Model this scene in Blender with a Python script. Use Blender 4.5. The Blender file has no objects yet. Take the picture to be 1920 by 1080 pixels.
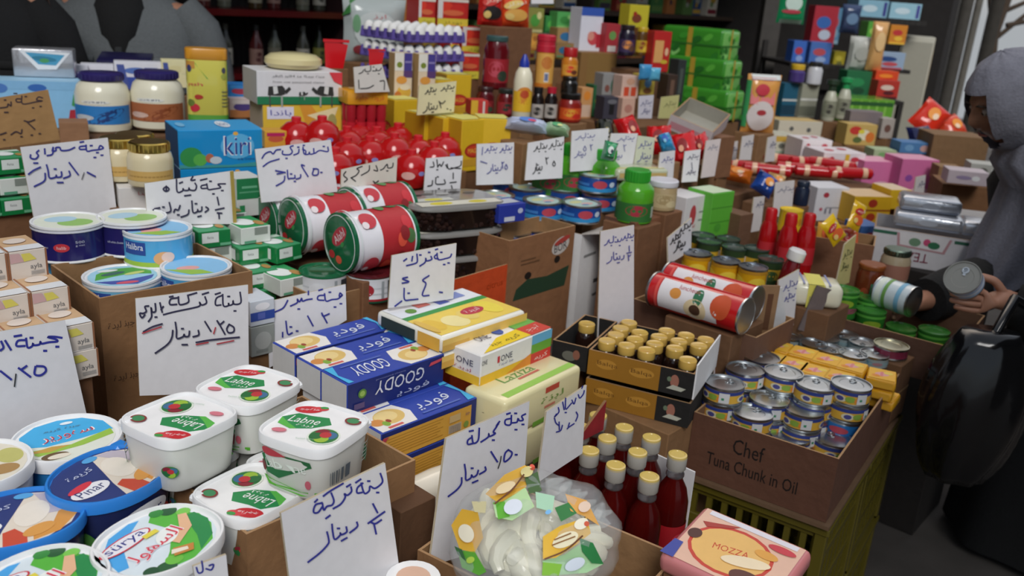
import bpy, bmesh, math, random
from mathutils import Vector, Matrix
from mathutils.geometry import tessellate_polygon
random.seed(7)
sc = bpy.context.scene
C = sc.collection
V = Vector
PI = math.pi
R = math.radians
# ---------------------------------------------------------------- camera
FPX, TH, RO, HC = 1669.0, R(18.5), R(4.15), 1.60
CAMR = Matrix.Rotation(PI/2 - TH, 4, 'X') @ Matrix.Rotation(RO, 4, 'Z')
cd = bpy.data.cameras.new('camera')
cam = bpy.data.objects.new('camera', cd)
C.objects.link(cam)
cam.matrix_world = Matrix.Translation((0, 0, HC)) @ CAMR
cd.sensor_width = 36
cd.lens = FPX/1920*36
cd.clip_start = 0.05
cd.dof.use_dof = True
cd.dof.focus_distance = 1.3
cd.dof.aperture_fstop = 5.6
sc.camera = cam
# ---------------------------------------------------------------- light
w = bpy.data.worlds.new('sky')
sc.world = w
w.use_nodes = True
nt = w.node_tree
bg = nt.nodes['Background']
sky = nt.nodes.new('ShaderNodeTexSky')
sky.sky_type = 'NISHITA'
sky.sun_disc = False
sky.sun_elevation = R(50)
sky.air_density = 1.0
sky.dust_density = 6.0
mixn = nt.nodes.new('ShaderNodeMixRGB')
mixn.inputs[0].default_value = 0.88
mixn.inputs[2].default_value = (0.86, 0.93, 1.0, 1)
nt.links.new(sky.outputs[0], mixn.inputs[1])
nt.links.new(mixn.outputs[0], bg.inputs[0])
bg.inputs[1].default_value = 0.5
sd = bpy.data.lights.new('overcast_sun', 'SUN')
sd.energy = 2.0
sd.angle = R(24)
sd.color = (1.0, 0.98, 0.95)
so = bpy.data.objects.new('overcast_sun', sd)
C.objects.link(so)
so.location = (0.4, -4, 5)
so.rotation_euler = V((-0.08, 0.8, -0.72)).to_track_quat('-Z', 'Y').to_euler()
sc.view_settings.view_transform = 'Standard'
sc.view_settings.look = 'None'
sc.view_settings.gamma = 1
sc.view_settings.exposure = -0.07
sc.view_settings.use_curve_mapping = False
# ---------------------------------------------------------------- geometry of the viewing rays
CP = V((0, 0, HC))
CR3 = CAMR.to_3x3()
def ray(u, v): return CR3 @ V(((u-960)/FPX, (540-v)/FPX, -1))
def W(u, v, d): return CP + ray(u, v)*d                      # a point seen at u, v, d metres ahead
def PZ(u, v, z):                                             # a point seen at u, v on the level z
    r = ray(u, v)
    return CP + r*((z-HC)/r.z)
def YAWT(p, yaw): return Matrix.Translation(p) @ Matrix.Rotation(R(yaw), 4, 'Z')
YA = 50                                                      # the stall runs along this bearing
# ---------------------------------------------------------------- materials
_m = {}
def lin(h):
    c = [int(h[i:i+2], 16)/255 for i in (0, 2, 4)]
    return tuple(x/12.92 if x <= .04045 else ((x+.055)/1.055)**2.4 for x in c)
KINDS = dict(paper=(.55, 0, 60, .06), card=(.85, 0, 35, .16), plastic=(.32, 0, 12, .03), gloss=(.14, 0, 12, .03), metal=(.3, 1, 40, .08),
             cloth=(.95, 0, 130, .22), skin=(.5, 0, 40, .08), foil=(.22, .6, 30, .1), ink=(.6, 0, 60, .1), rough=(.9, 0, 18, .25), wood=(.7, 0, 14, .3),
             ground=(.9, 0, 6, .35))
def mat(h, kind='paper', glass=0, alpha=1):
    k = (h, kind, glass, alpha)
    if k in _m: return _m[k]
    m = bpy.data.materials.new(f'{kind}_{h}')
    m.use_nodes = True
    n = m.node_tree
    b = n.nodes['Principled BSDF']
    ro, me, sca, var = KINDS[kind]
    c = lin(h)
    tx = n.nodes.new('ShaderNodeTexNoise')
    tx.inputs['Scale'].default_value = sca
    tx.inputs['Detail'].default_value = 4
    tc = n.nodes.new('ShaderNodeTexCoord')
    n.links.new(tc.outputs['Object'], tx.inputs['Vector'])
    mx = n.nodes.new('ShaderNodeMixRGB')
    mx.inputs[1].default_value = (*[x*(1-var) for x in c], 1)
    mx.inputs[2].default_value = (*[min(1, x*(1+var)+.003) for x in c], 1)
    n.links.new(tx.outputs['Fac'], mx.inputs[0])
    n.links.new(mx.outputs[0], b.inputs['Base Color'])
    b.inputs['Roughness'].default_value = ro
    b.inputs['Metallic'].default_value = me
    if glass: b.inputs['Transmission Weight'].default_value = glass; b.inputs['IOR'].default_value = 1.33
    if alpha < 1: b.inputs['Alpha'].default_value = alpha
    if kind in ('card', 'cloth', 'rough', 'ground', 'wood', 'foil'):
        bp = n.nodes.new('ShaderNodeBump')
        bp.inputs['Strength'].default_value = .25
        bp.inputs['Distance'].default_value = .01
        if kind == 'wood':
            wv = n.nodes.new('ShaderNodeTexWave')
            wv.inputs['Scale'].default_value = 8
            wv.inputs['Distortion'].default_value = 4
            n.links.new(tc.outputs['Object'], wv.inputs['Vector'])
            n.links.new(wv.outputs['Fac'], bp.inputs['Height'])
        else: n.links.new(tx.outputs['Fac'], bp.inputs['Height'])
        n.links.new(bp.outputs[0], b.inputs['Normal'])
    _m[k] = m
    return m
def mm(x): return x if not isinstance(x, str) else mat(x)
# ---------------------------------------------------------------- surfaces to print on: fractions 0..1 -> a point
class Sf:
    def __init__(s, fn, w=1., h=1., grid=1): s.fn, s.w, s.h, s.grid = fn, w, h, grid
    def at(s, x, y, o): return s.fn(x*s.w, y*s.h, o)
def plane_sf(o, x, y, w, h):
    o, x, y = V(o), V(x).normalized(), V(y).normalized()
    n = x.cross(y)
    return Sf(lambda a, b, e: o + x*a + y*b + n*e, w, h)
def cyl_sf(rad, z0, h, sx=1, sy=1, pw=2, grid=10):           # fraction .5 faces -Y; rad a number or f(z)
    f = rad if callable(rad) else (lambda z: rad)
    r0 = f(z0+h/2)
    def fn(a, b, e):
        t = (a/(2*PI*r0)-.5)*2*PI - PI/2
        x, y = se(t, pw)
        r = f(z0+b)+e
        return V((x*r*sx, y*r*sy, z0+b))
    return Sf(fn, 2*PI*r0, h, grid)
def pix_sf(p0, nrm, inv=None):                               # print traced on a real flat face through p0
    p0, nrm = V(p0), V(nrm).normalized()
    if nrm.dot(p0-CP) > 0: nrm = -nrm
    def fn(u, v, e):
        r = ray(u, v)
        q = CP + r*((p0-CP).dot(nrm)/r.dot(nrm)) + nrm*e
        return inv @ q if inv else q
    return Sf(fn)
def se(t, pw):
    c, s = math.cos(t), math.sin(t)
    return math.copysign(abs(c)**(2/pw), c), math.copysign(abs(s)**(2/pw), s)
def smooth(pts, n=4):
    if len(pts) < 3: return pts
    P = [V((*p, 0)) for p in pts]
    P = [P[0]*2-P[1]] + P + [P[-1]*2-P[-2]]
    out = []
    for i in range(1, len(P)-2):
        for k in range(n):
            t = k/n
            a, b, c, d = P[i-1:i+3]
            q = .5*((2*b)+(c-a)*t+(2*a-5*b+4*c-d)*t*t+(3*b-a-3*c+d)*t**3)
            out.append((q.x, q.y))
    return out+[pts[-1]]
_txt = {}
def glyphs(s):
    if s in _txt: return _txt[s]
    c = bpy.data.curves.new('t', 'FONT')
    c.body = s
    c.resolution_u = 2
    o = bpy.data.objects.new('t', c)
    me = o.to_mesh()
    vs = [(v.co.x, v.co.y) for v in me.vertices]
    fs = [tuple(p.vertices) for p in me.polygons]
    o.to_mesh_clear()
    bpy.data.objects.remove(o)
    bpy.data.curves.remove(c)
    if not vs: vs = [(0, 0), (1, 0), (1, 1)]
    x0, x1 = min(v[0] for v in vs), max(v[0] for v in vs)
    y0, y1 = min(v[1] for v in vs), max(v[1] for v in vs)
    _txt[s] = (vs, fs, x0, x1, y0, y1)
    return _txt[s]
AR = dict(A='\uFE8D', a='\uFE8E', b='\uFE91', B='\uFE8F', t='\uFE97', T='\uFE93', j='\uFE9F', d='\uFEA9', D='\uFEAA', r='\uFEAD', s='\uFEB3', i='\uFECB', f='\uFED3',
          q='\uFED7', k='\uFEDB', l='\uFEDF', L='\uFEDE', m='\uFEE3', n='\uFEE7', N='\uFEE6', w='\uFEED', y='\uFEF3', Y='\uFEF2', z='\uFEAF', h='\uFEE9', x='\uFEEB', v='\uFEEE', R='\uFEAE')
def arab(s): return ''.join(AR.get(c, c) for c in reversed(s))  # letters in reading order, joined forms
class MB:
    def __init__(s): s.v, s.f, s.mi, s.mats, s.e = [], [], [], [], .0004
    def m(s, x):
        x = mm(x)
        if x not in s.mats: s.mats.append(x)
        return s.mats.index(x)
    def add(s, vs, fs, m):
        b = len(s.v)
        s.v += [V(q) for q in vs]
        k = s.m(m) if not isinstance(m, list) else None
        for i, f in enumerate(fs):
            s.f.append(tuple(b+j for j in f))
            s.mi.append(k if k is not None else s.m(m[i]))
    def bm(s, bm, m, M=None, pick=None):
        bm.normal_update()
        b = len(s.v)
        bm.verts.index_update()
        for q in bm.verts: s.v.append(M @ q.co if M else q.co.copy())
        for f in bm.faces:
            s.f.append(tuple(b+q.index for q in f.verts))
            s.mi.append(s.m(pick(f.normal) if pick else m))
        bm.free()
    def box(s, x0, y0, z0, x1, y1, z1, m, bev=.0, seg=1, M=None, **faces):
        bm = bmesh.new()
        bmesh.ops.create_cube(bm, size=1)
        for q in bm.verts: q.co = V(((q.co.x+.5)*(x1-x0)+x0, (q.co.y+.5)*(y1-y0)+y0, (q.co.z+.5)*(z1-z0)+z0))
        if bev: bmesh.ops.bevel(bm, geom=bm.edges[:], offset=bev, segments=seg, profile=.5, affect='EDGES')
        def pick(n):
            for k, d in (('F', (0, -1, 0)), ('B', (0, 1, 0)), ('L', (-1, 0, 0)), ('R', (1, 0, 0)), ('T', (0, 0, 1)), ('D', (0, 0, -1))):
                if k in faces and n.dot(V(d)) > .75: return faces[k]
            return m
        s.bm(bm, m, M, pick)
    def lathe(s, prof, m, n=28, sx=1, sy=1, pw=2, M=None, ph=0):
        vs, fs, ms = [], [], []
        for r, z in prof:
            for i in range(n):
                x, y = se(2*PI*i/n+ph, pw)
                vs.append(V((x*r*sx, y*r*sy, z)))
        for k in range(len(prof)-1):
            for i in range(n):
                j = (i+1) % n
                fs.append((k*n+i, k*n+j, (k+1)*n+j, (k+1)*n+i))
                ms.append(m[k] if isinstance(m, list) else m)
        if prof[0][0] > 1e-5: fs.append(tuple(range(n-1, -1, -1))); ms.append(m[0] if isinstance(m, list) else m)
        if prof[-1][0] > 1e-5: fs.append(tuple((len(prof)-1)*n+i for i in range(n))); ms.append(m[-1] if isinstance(m, list) else m)
        if M: vs = [M @ q for q in vs]
        s.add(vs, fs, ms)
    def tube(s, pts, rad, m, n=8, caps=True):
        pts = [V(p) for p in pts]
        rr = rad if isinstance(rad, (list, tuple)) else [rad]*len(pts)
        vs, fs = [], []
        for i, p in enumerate(pts):
            t = (pts[min(i+1, len(pts)-1)]-pts[max(i-1, 0)]).normalized()
            a = t.orthogonal().normalized() if i == 0 else (a-t*a.dot(t)).normalized()
            b = t.cross(a)
            for k in range(n): vs.append(p+(a*math.cos(2*PI*k/n)+b*math.sin(2*PI*k/n))*rr[i])
        for i in range(len(pts)-1):
            for k in range(n):
                j = (k+1) % n
                fs.append((i*n+k, i*n+j, (i+1)*n+j, (i+1)*n+k))
        if caps: fs += [tuple(range(n-1, -1, -1)), tuple((len(pts)-1)*n+k for k in range(n))]
        s.add(vs, fs, m)
    # ---- print
    def lift(s): s.e += .00012; return s.e
    def poly(s, S, pts, m):
        e = s.lift()
        tr = tessellate_polygon([[V((x*S.w, y*S.h, 0)) for x, y in pts]])
        s.add([S.at(x, y, e) for x, y in pts], [tuple(t) for t in tr], m)
    def rect(s, S, x0, y0, x1, y1, m, g=None):
        e = s.lift()
        g = g or S.grid
        gx = max(1, int(g*abs(x1-x0)*4)) if g > 1 else 1
        vs = [S.at(x0+(x1-x0)*i/gx, y, e) for y in (y0, y1) for i in range(gx+1)]
        s.add(vs, [(i, i+1, gx+2+i, gx+1+i) for i in range(gx)], m)
    def ell(s, S, cx, cy, rx, ry, m, rot=0, n=20, pw=2):
        e = s.lift()
        c, d = math.cos(R(rot)), math.sin(R(rot))
        vs = [S.at(cx, cy, e)]
        rings = 2 if S.grid > 1 else 1
        for q in range(1, rings+1):
            for i in range(n):
                x, y = se(2*PI*i/n, pw)
                x, y = x*rx*S.w*q/rings, y*ry*S.h*q/rings
                vs.append(S.at(cx+(x*c-y*d)/S.w, cy+(x*d+y*c)/S.h, e))
        fs = [(0, 1+i, 1+(i+1) % n) for i in range(n)]
        for q in range(rings-1): fs += [(1+q*n+i, 1+(q+1)*n+i, 1+(q+1)*n+(i+1) % n, 1+q*n+(i+1) % n) for i in range(n)]
        s.add(vs, fs, m)
    def stroke(s, S, pts, wd, m, sm=True):                   # wd in the units of the surface
        e = s.lift()
        P = [(x*S.w, y*S.h) for x, y in pts]
        if sm: P = smooth(P)
        if len(P) == 1: P = [(P[0][0]-wd/2, P[0][1]), (P[0][0]+wd/2, P[0][1])]
        P = [V(p) for p in P]
        t0, t1 = (P[1]-P[0]).normalized(), (P[-1]-P[-2]).normalized()
        P[0] = P[0]-t0*wd*.4
        P[-1] = P[-1]+t1*wd*.4
        vs = []
        for i, p in enumerate(P):
            t = (P[min(i+1, len(P)-1)]-P[max(i-1, 0)])
            t = t.normalized() if t.length > 1e-9 else V((1, 0))
            nn = V((-t.y, t.x))*wd/2
            vs += [S.fn(*(p+nn), e), S.fn(*(p-nn), e)]
        s.add(vs, [(2*i, 2*i+1, 2*i+3, 2*i+2) for i in range(len(P)-1)], m)
    def text(s, S, t, cx, cy, hf, m, wf=None, rot=0, slant=0, flip=False, bend=0):   # centre and height (and width) as fractions
        e = s.lift()
        vs, fs, x0, x1, y0, y1 = glyphs(t)
        k = hf*S.h/max(1e-6, y1-y0)
        kx = wf*S.w/(x1-x0) if wf else k
        c, d = math.cos(R(rot)), math.sin(R(rot))
        out = []
        for x, y in vs:
            a, b = (x-(x0+x1)/2)*kx, (y-(y0+y1)/2)*k
            a += b*slant
            b += bend*a*a
            if flip: b = -b
            out.append(S.at(cx+(a*c-b*d)/S.w, cy+(a*d+b*c)/S.h, e))
        s.add(out, fs, m)
    def build(s, name, parent=None, origin=None, sharp=35):
        me = bpy.data.meshes.new(name)
        o = V(origin) if origin is not None else V((0, 0, 0))
        me.from_pydata([q-o for q in s.v], [], s.f)
        for x in s.mats: me.materials.append(x)
        me.polygons.foreach_set('material_index', s.mi)
        me.polygons.foreach_set('use_smooth', [True]*len(s.f))
        me.update()
        me.set_sharp_from_angle(angle=R(sharp))
        ob = bpy.data.objects.new(name, me)
        C.objects.link(ob)
        if parent: ob.parent = parent
        ob.location = o if not parent else (0, 0, 0)
        return ob
def tag(o, label, cat, group=None, kind=None):
    if label: o['label'] = label
    if cat: o['category'] = cat
    if group: o['group'] = group
    if kind: o['kind'] = kind
    return o
def empty(name, label=None, cat=None, group=None, M=None):
    o = bpy.data.objects.new(name, None)
    o.empty_display_size = .02
    C.objects.link(o)
    if M: o.matrix_world = M
    return tag(o, label, cat, group)
def dup(o, parent=None):
    c = o.copy()
    C.objects.link(c)
    c.parent = parent
    for ch in o.children: dup(ch, c)
    return c
PROTO = {}
def put(key, build, M, label, group=None):                   # the first of a kind is built, the rest are copies of it and its parts
    if key in PROTO: t = dup(PROTO[key])
    else: t = PROTO[key] = build()
    t.matrix_world = M
    t['label'] = label
    if group: t['group'] = group
    elif 'group' in t: del t['group']
    return t
ORD = ['first', 'second', 'third', 'fourth', 'fifth', 'sixth', 'seventh', 'eighth', 'ninth', 'tenth', 'eleventh', 'twelfth', 'thirteenth']
def struct(o): o['kind'] = 'structure'; return o
# ---------------------------------------------------------------- shared colours
CARD = mat('8a6440', 'card'); CARDD = mat('6e4c30', 'card'); CARDI = mat('94704a', 'card'); WHITE = mat('e9e8e8', 'paper'); WPL = mat('f0f0f0', 'plastic')
SIGN = mat('dcdadc', 'paper'); BLUEINK = mat('2a2f8e', 'ink'); DKINK = mat('2c2a48', 'ink'); BLKINK = mat('26262a', 'ink'); REDINK = mat('b0303c', 'ink')
GOLD = mat('d8b860', 'metal'); TIN = mat('c2c6c8', 'metal'); BLACK = mat('0c0c0e', 'plastic')
# ---------------------------------------------------------------- common builders
def corner_box(P, yaw, L, D, H, top=True):
    """frame whose origin is the near lower corner of a box; local x along the front, y away"""
    return YAWT(P - V((0, 0, H if top else 0)), yaw)
def faces(L, D, H):
    return dict(F=plane_sf((0, 0, 0), (1, 0, 0), (0, 0, 1), L, H), L=plane_sf((0, D, 0), (0, -1, 0), (0, 0, 1), D, H),
                T=plane_sf((0, 0, H), (1, 0, 0), (0, 1, 0), L, D), R=plane_sf((L, 0, 0), (0, 1, 0), (0, 0, 1), D, H))
def pack(name, cat, L, D, H, col, art=None, bev=.002, seg=1, kind='paper', fc={}):
    b = MB()
    b.box(0, 0, 0, L, D, H, mat(col, kind) if isinstance(col, str) else col, bev, seg, **{k: mm(x) for k, x in fc.items()})
    if art: art(b, faces(L, D, H))
    return tag(b.build(name), None, cat)
def open_carton(name, label, M, L, D, H, m=CARD, mi=CARDI, th=.004, art=None, flaps='', cat='box', floor=0.0, group=None):
    t = empty(name, label, cat, group, M)
    b = MB()
    vs = [(0, 0, 0), (L, 0, 0), (L, D, 0), (0, D, 0), (0, 0, H), (L, 0, H), (L, D, H), (0, D, H)]
    q = th
    vs += [(q, q, H), (L-q, q, H), (L-q, D-q, H), (q, D-q, H), (q, q, q), (L-q, q, q), (L-q, D-q, q), (q, D-q, q)]
    fs = [(0, 3, 2, 1), (0, 1, 5, 4), (1, 2, 6, 5), (2, 3, 7, 6), (3, 0, 4, 7), (4, 5, 9, 8), (5, 6, 10, 9), (6, 7, 11, 10), (7, 4, 8, 11),
          (8, 9, 13, 12), (9, 10, 14, 13), (10, 11, 15, 14), (11, 8, 12, 15), (12, 13, 14, 15)]
    b.add(vs, fs, [m]*5+[mat('a8835c', 'card')]*4+[mi]*5)
    if art: art(b, faces(L, D, H))
    b.build('carton_body', t)
    for k in flaps:
        fb = MB()
        a = .3
        if k == 'F': A, B_, o = V((0, 0, H)), V((L, 0, H)), V((0, -.055, .012))
        if k == 'L': A, B_, o = V((0, D, H)), V((0, 0, H)), V((-.05, 0, .015))
        if k == 'R': A, B_, o = V((L, 0, H)), V((L, D, H)), V((.05, 0, .02))
        if k == 'B': A, B_, o = V((L, D, H)), V((0, D, H)), V((0, .04, .045))
        n = V((0, 0, .003))
        e = (B_-A)*.03
        vs = [A, B_, B_+o-e, A+o+e]
        fb.add(vs+[p+n for p in vs], [(3, 2, 1, 0), (4, 5, 6, 7), (0, 1, 5, 4), (1, 2, 6, 5), (2, 3, 7, 6), (3, 0, 4, 7)], mi)
        fb.build('flap', t)
    return t
SIGNS = []
def sign(label, TL, TR, BR, BL, d1, d2, strokes=(), wd=3.2, ink=BLUEINK, col=SIGN, lean=.12, th=.0035, z=None, name='price_sign', more=None):
    """a hand cut card leaning back; corners and pen strokes are traced on its own plane"""
    P, Q = W(*TL, d1), W(*TR, d2)
    x = (Q-P).normalized()
    fwd = x.cross(V((0, 0, 1)))
    if fwd.dot(CP-P) < 0: fwd = -fwd
    dn = (V((0, 0, -1))+fwd*lean)
    n = x.cross(dn).normalized()
    S = pix_sf(P, n)
    b = MB()
    q = [S.fn(*c, 0) for c in (TL, TR, BR, BL)]
    k = [S.fn(*c, -th) for c in (TL, TR, BR, BL)]
    b.add(q+k, [(3, 2, 1, 0), (4, 5, 6, 7), (0, 1, 5, 4), (1, 2, 6, 5), (2, 3, 7, 6), (3, 0, 4, 7)], [col, col]+[mat('b9ab90', 'card')]*4)
    o = [sum(c, V())/2 for c in [(q[2], q[3])]][0]
    for st in strokes:
        m_ = ink
        if isinstance(st, tuple) and len(st) == 3 and not isinstance(st[0], (int, float)): st, w_, m_ = st
        else: w_ = wd
        b.stroke(S, st, w_, m_)
    if more: more(b, S)
    t = tag(b.build(name, origin=o), label, 'price sign')
    SIGNS.append(t)
    return t
def Zm(ox, oy, k, *sts):                                      # strokes noted on an enlarged view -> picture units
    return [[(ox+x/k, oy+y/k) for x, y in st] for st in sts]
# words as pen strokes in a unit box (x to the right, y down) for the small far signs
JIBNA = [[(.98, .42), (.9, .3), (.82, .48), (.9, .6), (.98, .5)], [(.84, .6), (.62, .66), (.6, .5), (.58, .66), (.36, .68), (.34, .4), (.2, .35), (.14, .55), (.3, .62)], [(.72, .95)], [(.88, .88)], [(.5, .3)], [(.16, .1)], [(.28, .08)]]
DINAR = [[(.98, .35), (.95, .6), (.82, .68)], [(.74, .4), (.74, .62), (.6, .62), (.6, .46), (.58, .64), (.42, .66), (.4, .1)], [(.3, .45), (.28, .7), (.14, .9), (.02, .98)], [(.55, .22)], [(.7, .9)], [(.62, .92)]]
HALF = [[(.5, .02), (.55, .36)], [(.1, .5), (.9, .44)], [(.3, .62), (.5, .7), (.75, .62)], [(.34, .64), (.42, .98)]]
ONE = [[(.4, .05), (.6, .95)]]; TWO = [[(.25, .1), (.45, .25), (.75, .1)], [(.28, .1), (.5, .95)]]; FIVE = [[(.5, .15), (.2, .6), (.4, .9), (.7, .85), (.8, .55), (.5, .15)]]; DOT = [[(.5, .6)]]
FOUR = [[(.8, .05), (.4, .25), (.7, .45), (.3, .7), (.75, .95)]]; SQ = [[(.98, .3), (.9, .55), (.78, .55), (.76, .35), (.74, .6), (.6, .6)], [(.52, .1), (.5, .6), (.3, .66), (.28, .4)], [(.22, .5), (.16, .75), (.02, .9)], [(.64, .2)], [(.4, .9)], [(.86, .9)]]
def wrd(wordd, x0, y0, x1, y1, sl=0): return [[(x0+(x1-x0)*a, y0+(y1-y0)*b+(a-.5)*sl) for a, b in st] for st in wordd]
# ================================================================ the place: floor, shop wall, canopy, added light blockers, table
E2 = lambda a: E1_(a+90)
def E1_(a): return V((math.cos(R(a)), math.sin(R(a)), 0))
def ST(s, t, z=0): return V((0, 1.5, 0)) + E1_(YA)*s + E1_(YA+90)*t + V((0, 0, z))     # along the stall, into the stall
def slab(name, s0, t0, z0, s1, t1, z1, m, struct_=True):
    b = MB(); b.box(s0, t0, z0, s1, t1, z1, m)
    o = b.build(name); o.matrix_world = YAWT(V((0, 1.5, 0)), YA)
    if struct_: struct(o)
    return o
slab('floor', -9, -9, -.1, 16, 6, 0, mat('4e4945', 'ground'))
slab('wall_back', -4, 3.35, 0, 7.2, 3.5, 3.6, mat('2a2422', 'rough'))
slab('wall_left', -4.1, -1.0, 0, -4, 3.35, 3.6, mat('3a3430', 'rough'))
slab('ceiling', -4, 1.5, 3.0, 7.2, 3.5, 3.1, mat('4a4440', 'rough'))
slab('aisle_light_block', 0.6, -3.3, 0, 16, -3.15, 3.4, mat('54504c', 'rough'))  # unseen wall added to block light from the aisle side
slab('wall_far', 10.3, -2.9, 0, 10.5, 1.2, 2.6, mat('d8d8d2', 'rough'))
slab('aisle_shade_slab', -1.4, -3.15, 2.75, 9, -1.8, 2.8, mat('4a4440', 'rough'))  # unseen overhead slab added to shade the aisle side of the stall
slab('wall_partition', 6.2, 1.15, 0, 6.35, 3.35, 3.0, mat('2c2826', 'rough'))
# the selling table under the goods
t = empty('market_table', 'long wooden selling table hidden under the cartons of food', 'table', None, YAWT(V((0, 1.5, 0)), YA))
b = MB(); b.box(-1.6, .02, .57, 3.6, 2.05, .6, mat('6a5138', 'wood')); b.build('table_top', t)
for i, (s, q) in enumerate(((-1.5, .07), (-1.5, 1.9), (1.0, .07), (1.0, 1.9), (3.5, .07), (3.5, 1.9))):
    b = MB(); b.box(s-.03, q-.03, 0, s+.03, q+.03, .57, mat('5a442e', 'wood')); b.build('leg', t)
TABLE_Z, TABLE_T = .6, .02
# ================================================================ tubs at the near corner
def veg(b, S, cx, cy, r, asp=1):
    for i, (dx, dy, k, h) in enumerate(((0, 0, 1, '2f7d3c'), (-.3, .3, .55, '8a2030'), (.35, .25, .5, '3f6f96'), (.1, -.4, .5, '9cc03a'), (-.45, -.25, .45, '1f6a34'), (.05, .15, .4, 'c03038'))):
        b.ell(S, cx+dx*r, cy+dy*r*asp, k*r, k*r*asp, h)
def tub(name, cat, a, bb, H, lidm, bodym, pw, art_lid=None, art_body=None, rim=.013, lip=.004, taper=.86, tab=False):
    t = empty(name, None, cat)
    b = MB()
    b.lathe([(taper*.96, 0), (taper, .003), (.955, H-rim), (.955, H-lip-.002)], bodym, 44, a, bb, pw)
    if art_body:
        S = cyl_sf(lambda z: taper+(.955-taper)*z/(H-rim)+.004, .004, H-rim-.006, a, bb, pw)
        S.w = 2*PI*(a+bb)/2
        f0 = S.fn
        def fn(x, y, e, f0=f0):
            tt = (x/S.w-.5)*2*PI - PI/2
            ux, uy = se(tt, pw)
            r = taper+(.955-taper)*(y+.004)/(H-rim)
            return V((ux*(r*a+e), uy*(r*bb+e), y+.004))
        S.fn = fn
        b.e = .0014
        art_body(b, S)
    b.build('tub_body', t)
    l = MB()
    pr = [(.97, H-rim), (1.0, H-rim), (1.0, H-.003), (.985, H), (.95, H), (.93, H-lip), (0, H-lip)]
    l.lathe(pr, lidm, 44, a, bb, pw)
    if tab: l.box(a*.62, bb*.62, H-rim, a*.92, bb*.92, H-.001, lidm, .004)
    if art_lid:
        S = plane_sf((-a, -bb, H-lip), (1, 0, 0), (0, 1, 0), 2*a, 2*bb)
        art_lid(l, S)
    l.build('lid', t)
    return t
def lab_lid(b, S):
    b.ell(S, .5, .5, .45, .45, 'f2f1f0', pw=4)
    b.poly(S, [(.05, .5), (.1, .36), (.3, .32), (.5, .44), (.64, .62), (.52, .74), (.32, .68), (.16, .66)], '1f8a4a')
    b.poly(S, [(.05, .5), (.1, .36), (.3, .32), (.36, .36), (.2, .42)], '58b848')
    b.text(S, 'Labne', .33, .56, .14, 'f4f4f0', .36, 14, .2)
    b.text(S, arab('lbnT'), .4, .45, .06, 'e8f0e8', .2, 14)
    b.ell(S, .2, .78, .16, .085, 'c8202c', 25)
    b.ell(S, .3, .86, .1, .05, 'd84048', 25)
    b.text(S, arab('mnTjj'), .21, .785, .06, 'f4e8e8', .22, 25)
    b.ell(S, .33, .9, .05, .03, '3f9a48', 20)
    b.ell(S, .73, .36, .18, .18, 'e4ecdc')
    veg(b, S, .73, .36, .16)
    b.ell(S, .8, .8, .1, .08, '8a3030'); b.ell(S, .8, .8, .075, .06, '3f8a58')
    b.ell(S, .24, .22, .085, .045, 'd87a88', 20)
    b.text(S, 'Turkish labne', .6, .2, .028, '9cc4a4', .2, 25)
def lab_body(b, S):
    b.poly(S, [(.38, .2), (.44, .05), (.52, .02), (.62, .08), (.62, .16), (.52, .12), (.45, .2)], '57a832')
    b.poly(S, [(.4, .75), (.44, .35), (.49, .3), (.57, .8), (.56, .92), (.46, .88)], '1c6a3a')
    b.text(S, 'Labne', .49, .66, .22, 'e8f0e8', .1, 12)
    b.ell(S, .46, .9, .04, .1, 'b83040', 0)
    b.ell(S, .55, .35, .014, .11, 'c46070'); b.ell(S, .42, .5, .02, .14, '7a2a30')
    for i in range(7): b.rect(S, .68+i*.011, .3, .684+i*.011+.003*(i % 2), .62, '55606a')
    for i in range(5): b.rect(S, .78, .8-i*.1, .88, .83-i*.1, 'b8c4bc')
    b.poly(S, [(.87, .2), (.92, .25), (.92, .6), (.87, .5)], '2a7a4a')
    veg(b, S, .1, .5, .05, 3)
LABT = dict(name='labneh_tub', cat='tub', a=.058, bb=.06, H=.078, lidm=WPL, bodym=mat('d9dad4', 'plastic'), pw=4.2)
def mk_lab(): return tub(art_lid=lab_lid, art_body=lab_body, tab=True, **LABT)
LZ = .97
spots = [(337, 778, 1.05, 150, 'square white labneh tub on top beside the brown carton with the card of 1.25'), (466, 721, 1.05, -26, 'square white labneh tub on top, directly under the bare part of the 1.25 card'),
         (590, 795, 1.05, -24, 'square white labneh tub on top beside the white ends of the blue cheese boxes'),
         (470, 918, LZ+.004, 148, 'square labneh tub in the lower layer at the front corner of its carton'), (350, 838, LZ, 139, 'square labneh tub underneath the one nearest the brown carton'),
         (560, 868, LZ, -42, 'square labneh tub underneath the one beside the blue cheese boxes'), (470, 790, LZ, -42, 'square labneh tub underneath the one under the 1.25 card')]
for u, v, z, ya, lb in spots:
    p = PZ(u, v, z)
    put('lab', mk_lab, YAWT(p-V((0, 0, .078)), ya), lb, 'white labneh tubs in the near carton')
# the carton of the labneh tubs
p0 = PZ(462, 1002, .962)
open_carton('cardboard_carton', 'brown carton holding the square labneh tubs behind the half dinar card', YAWT(p0-V((0, 0, .28)), 49), .27, .27, .28, CARD, floor=.18)
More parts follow.
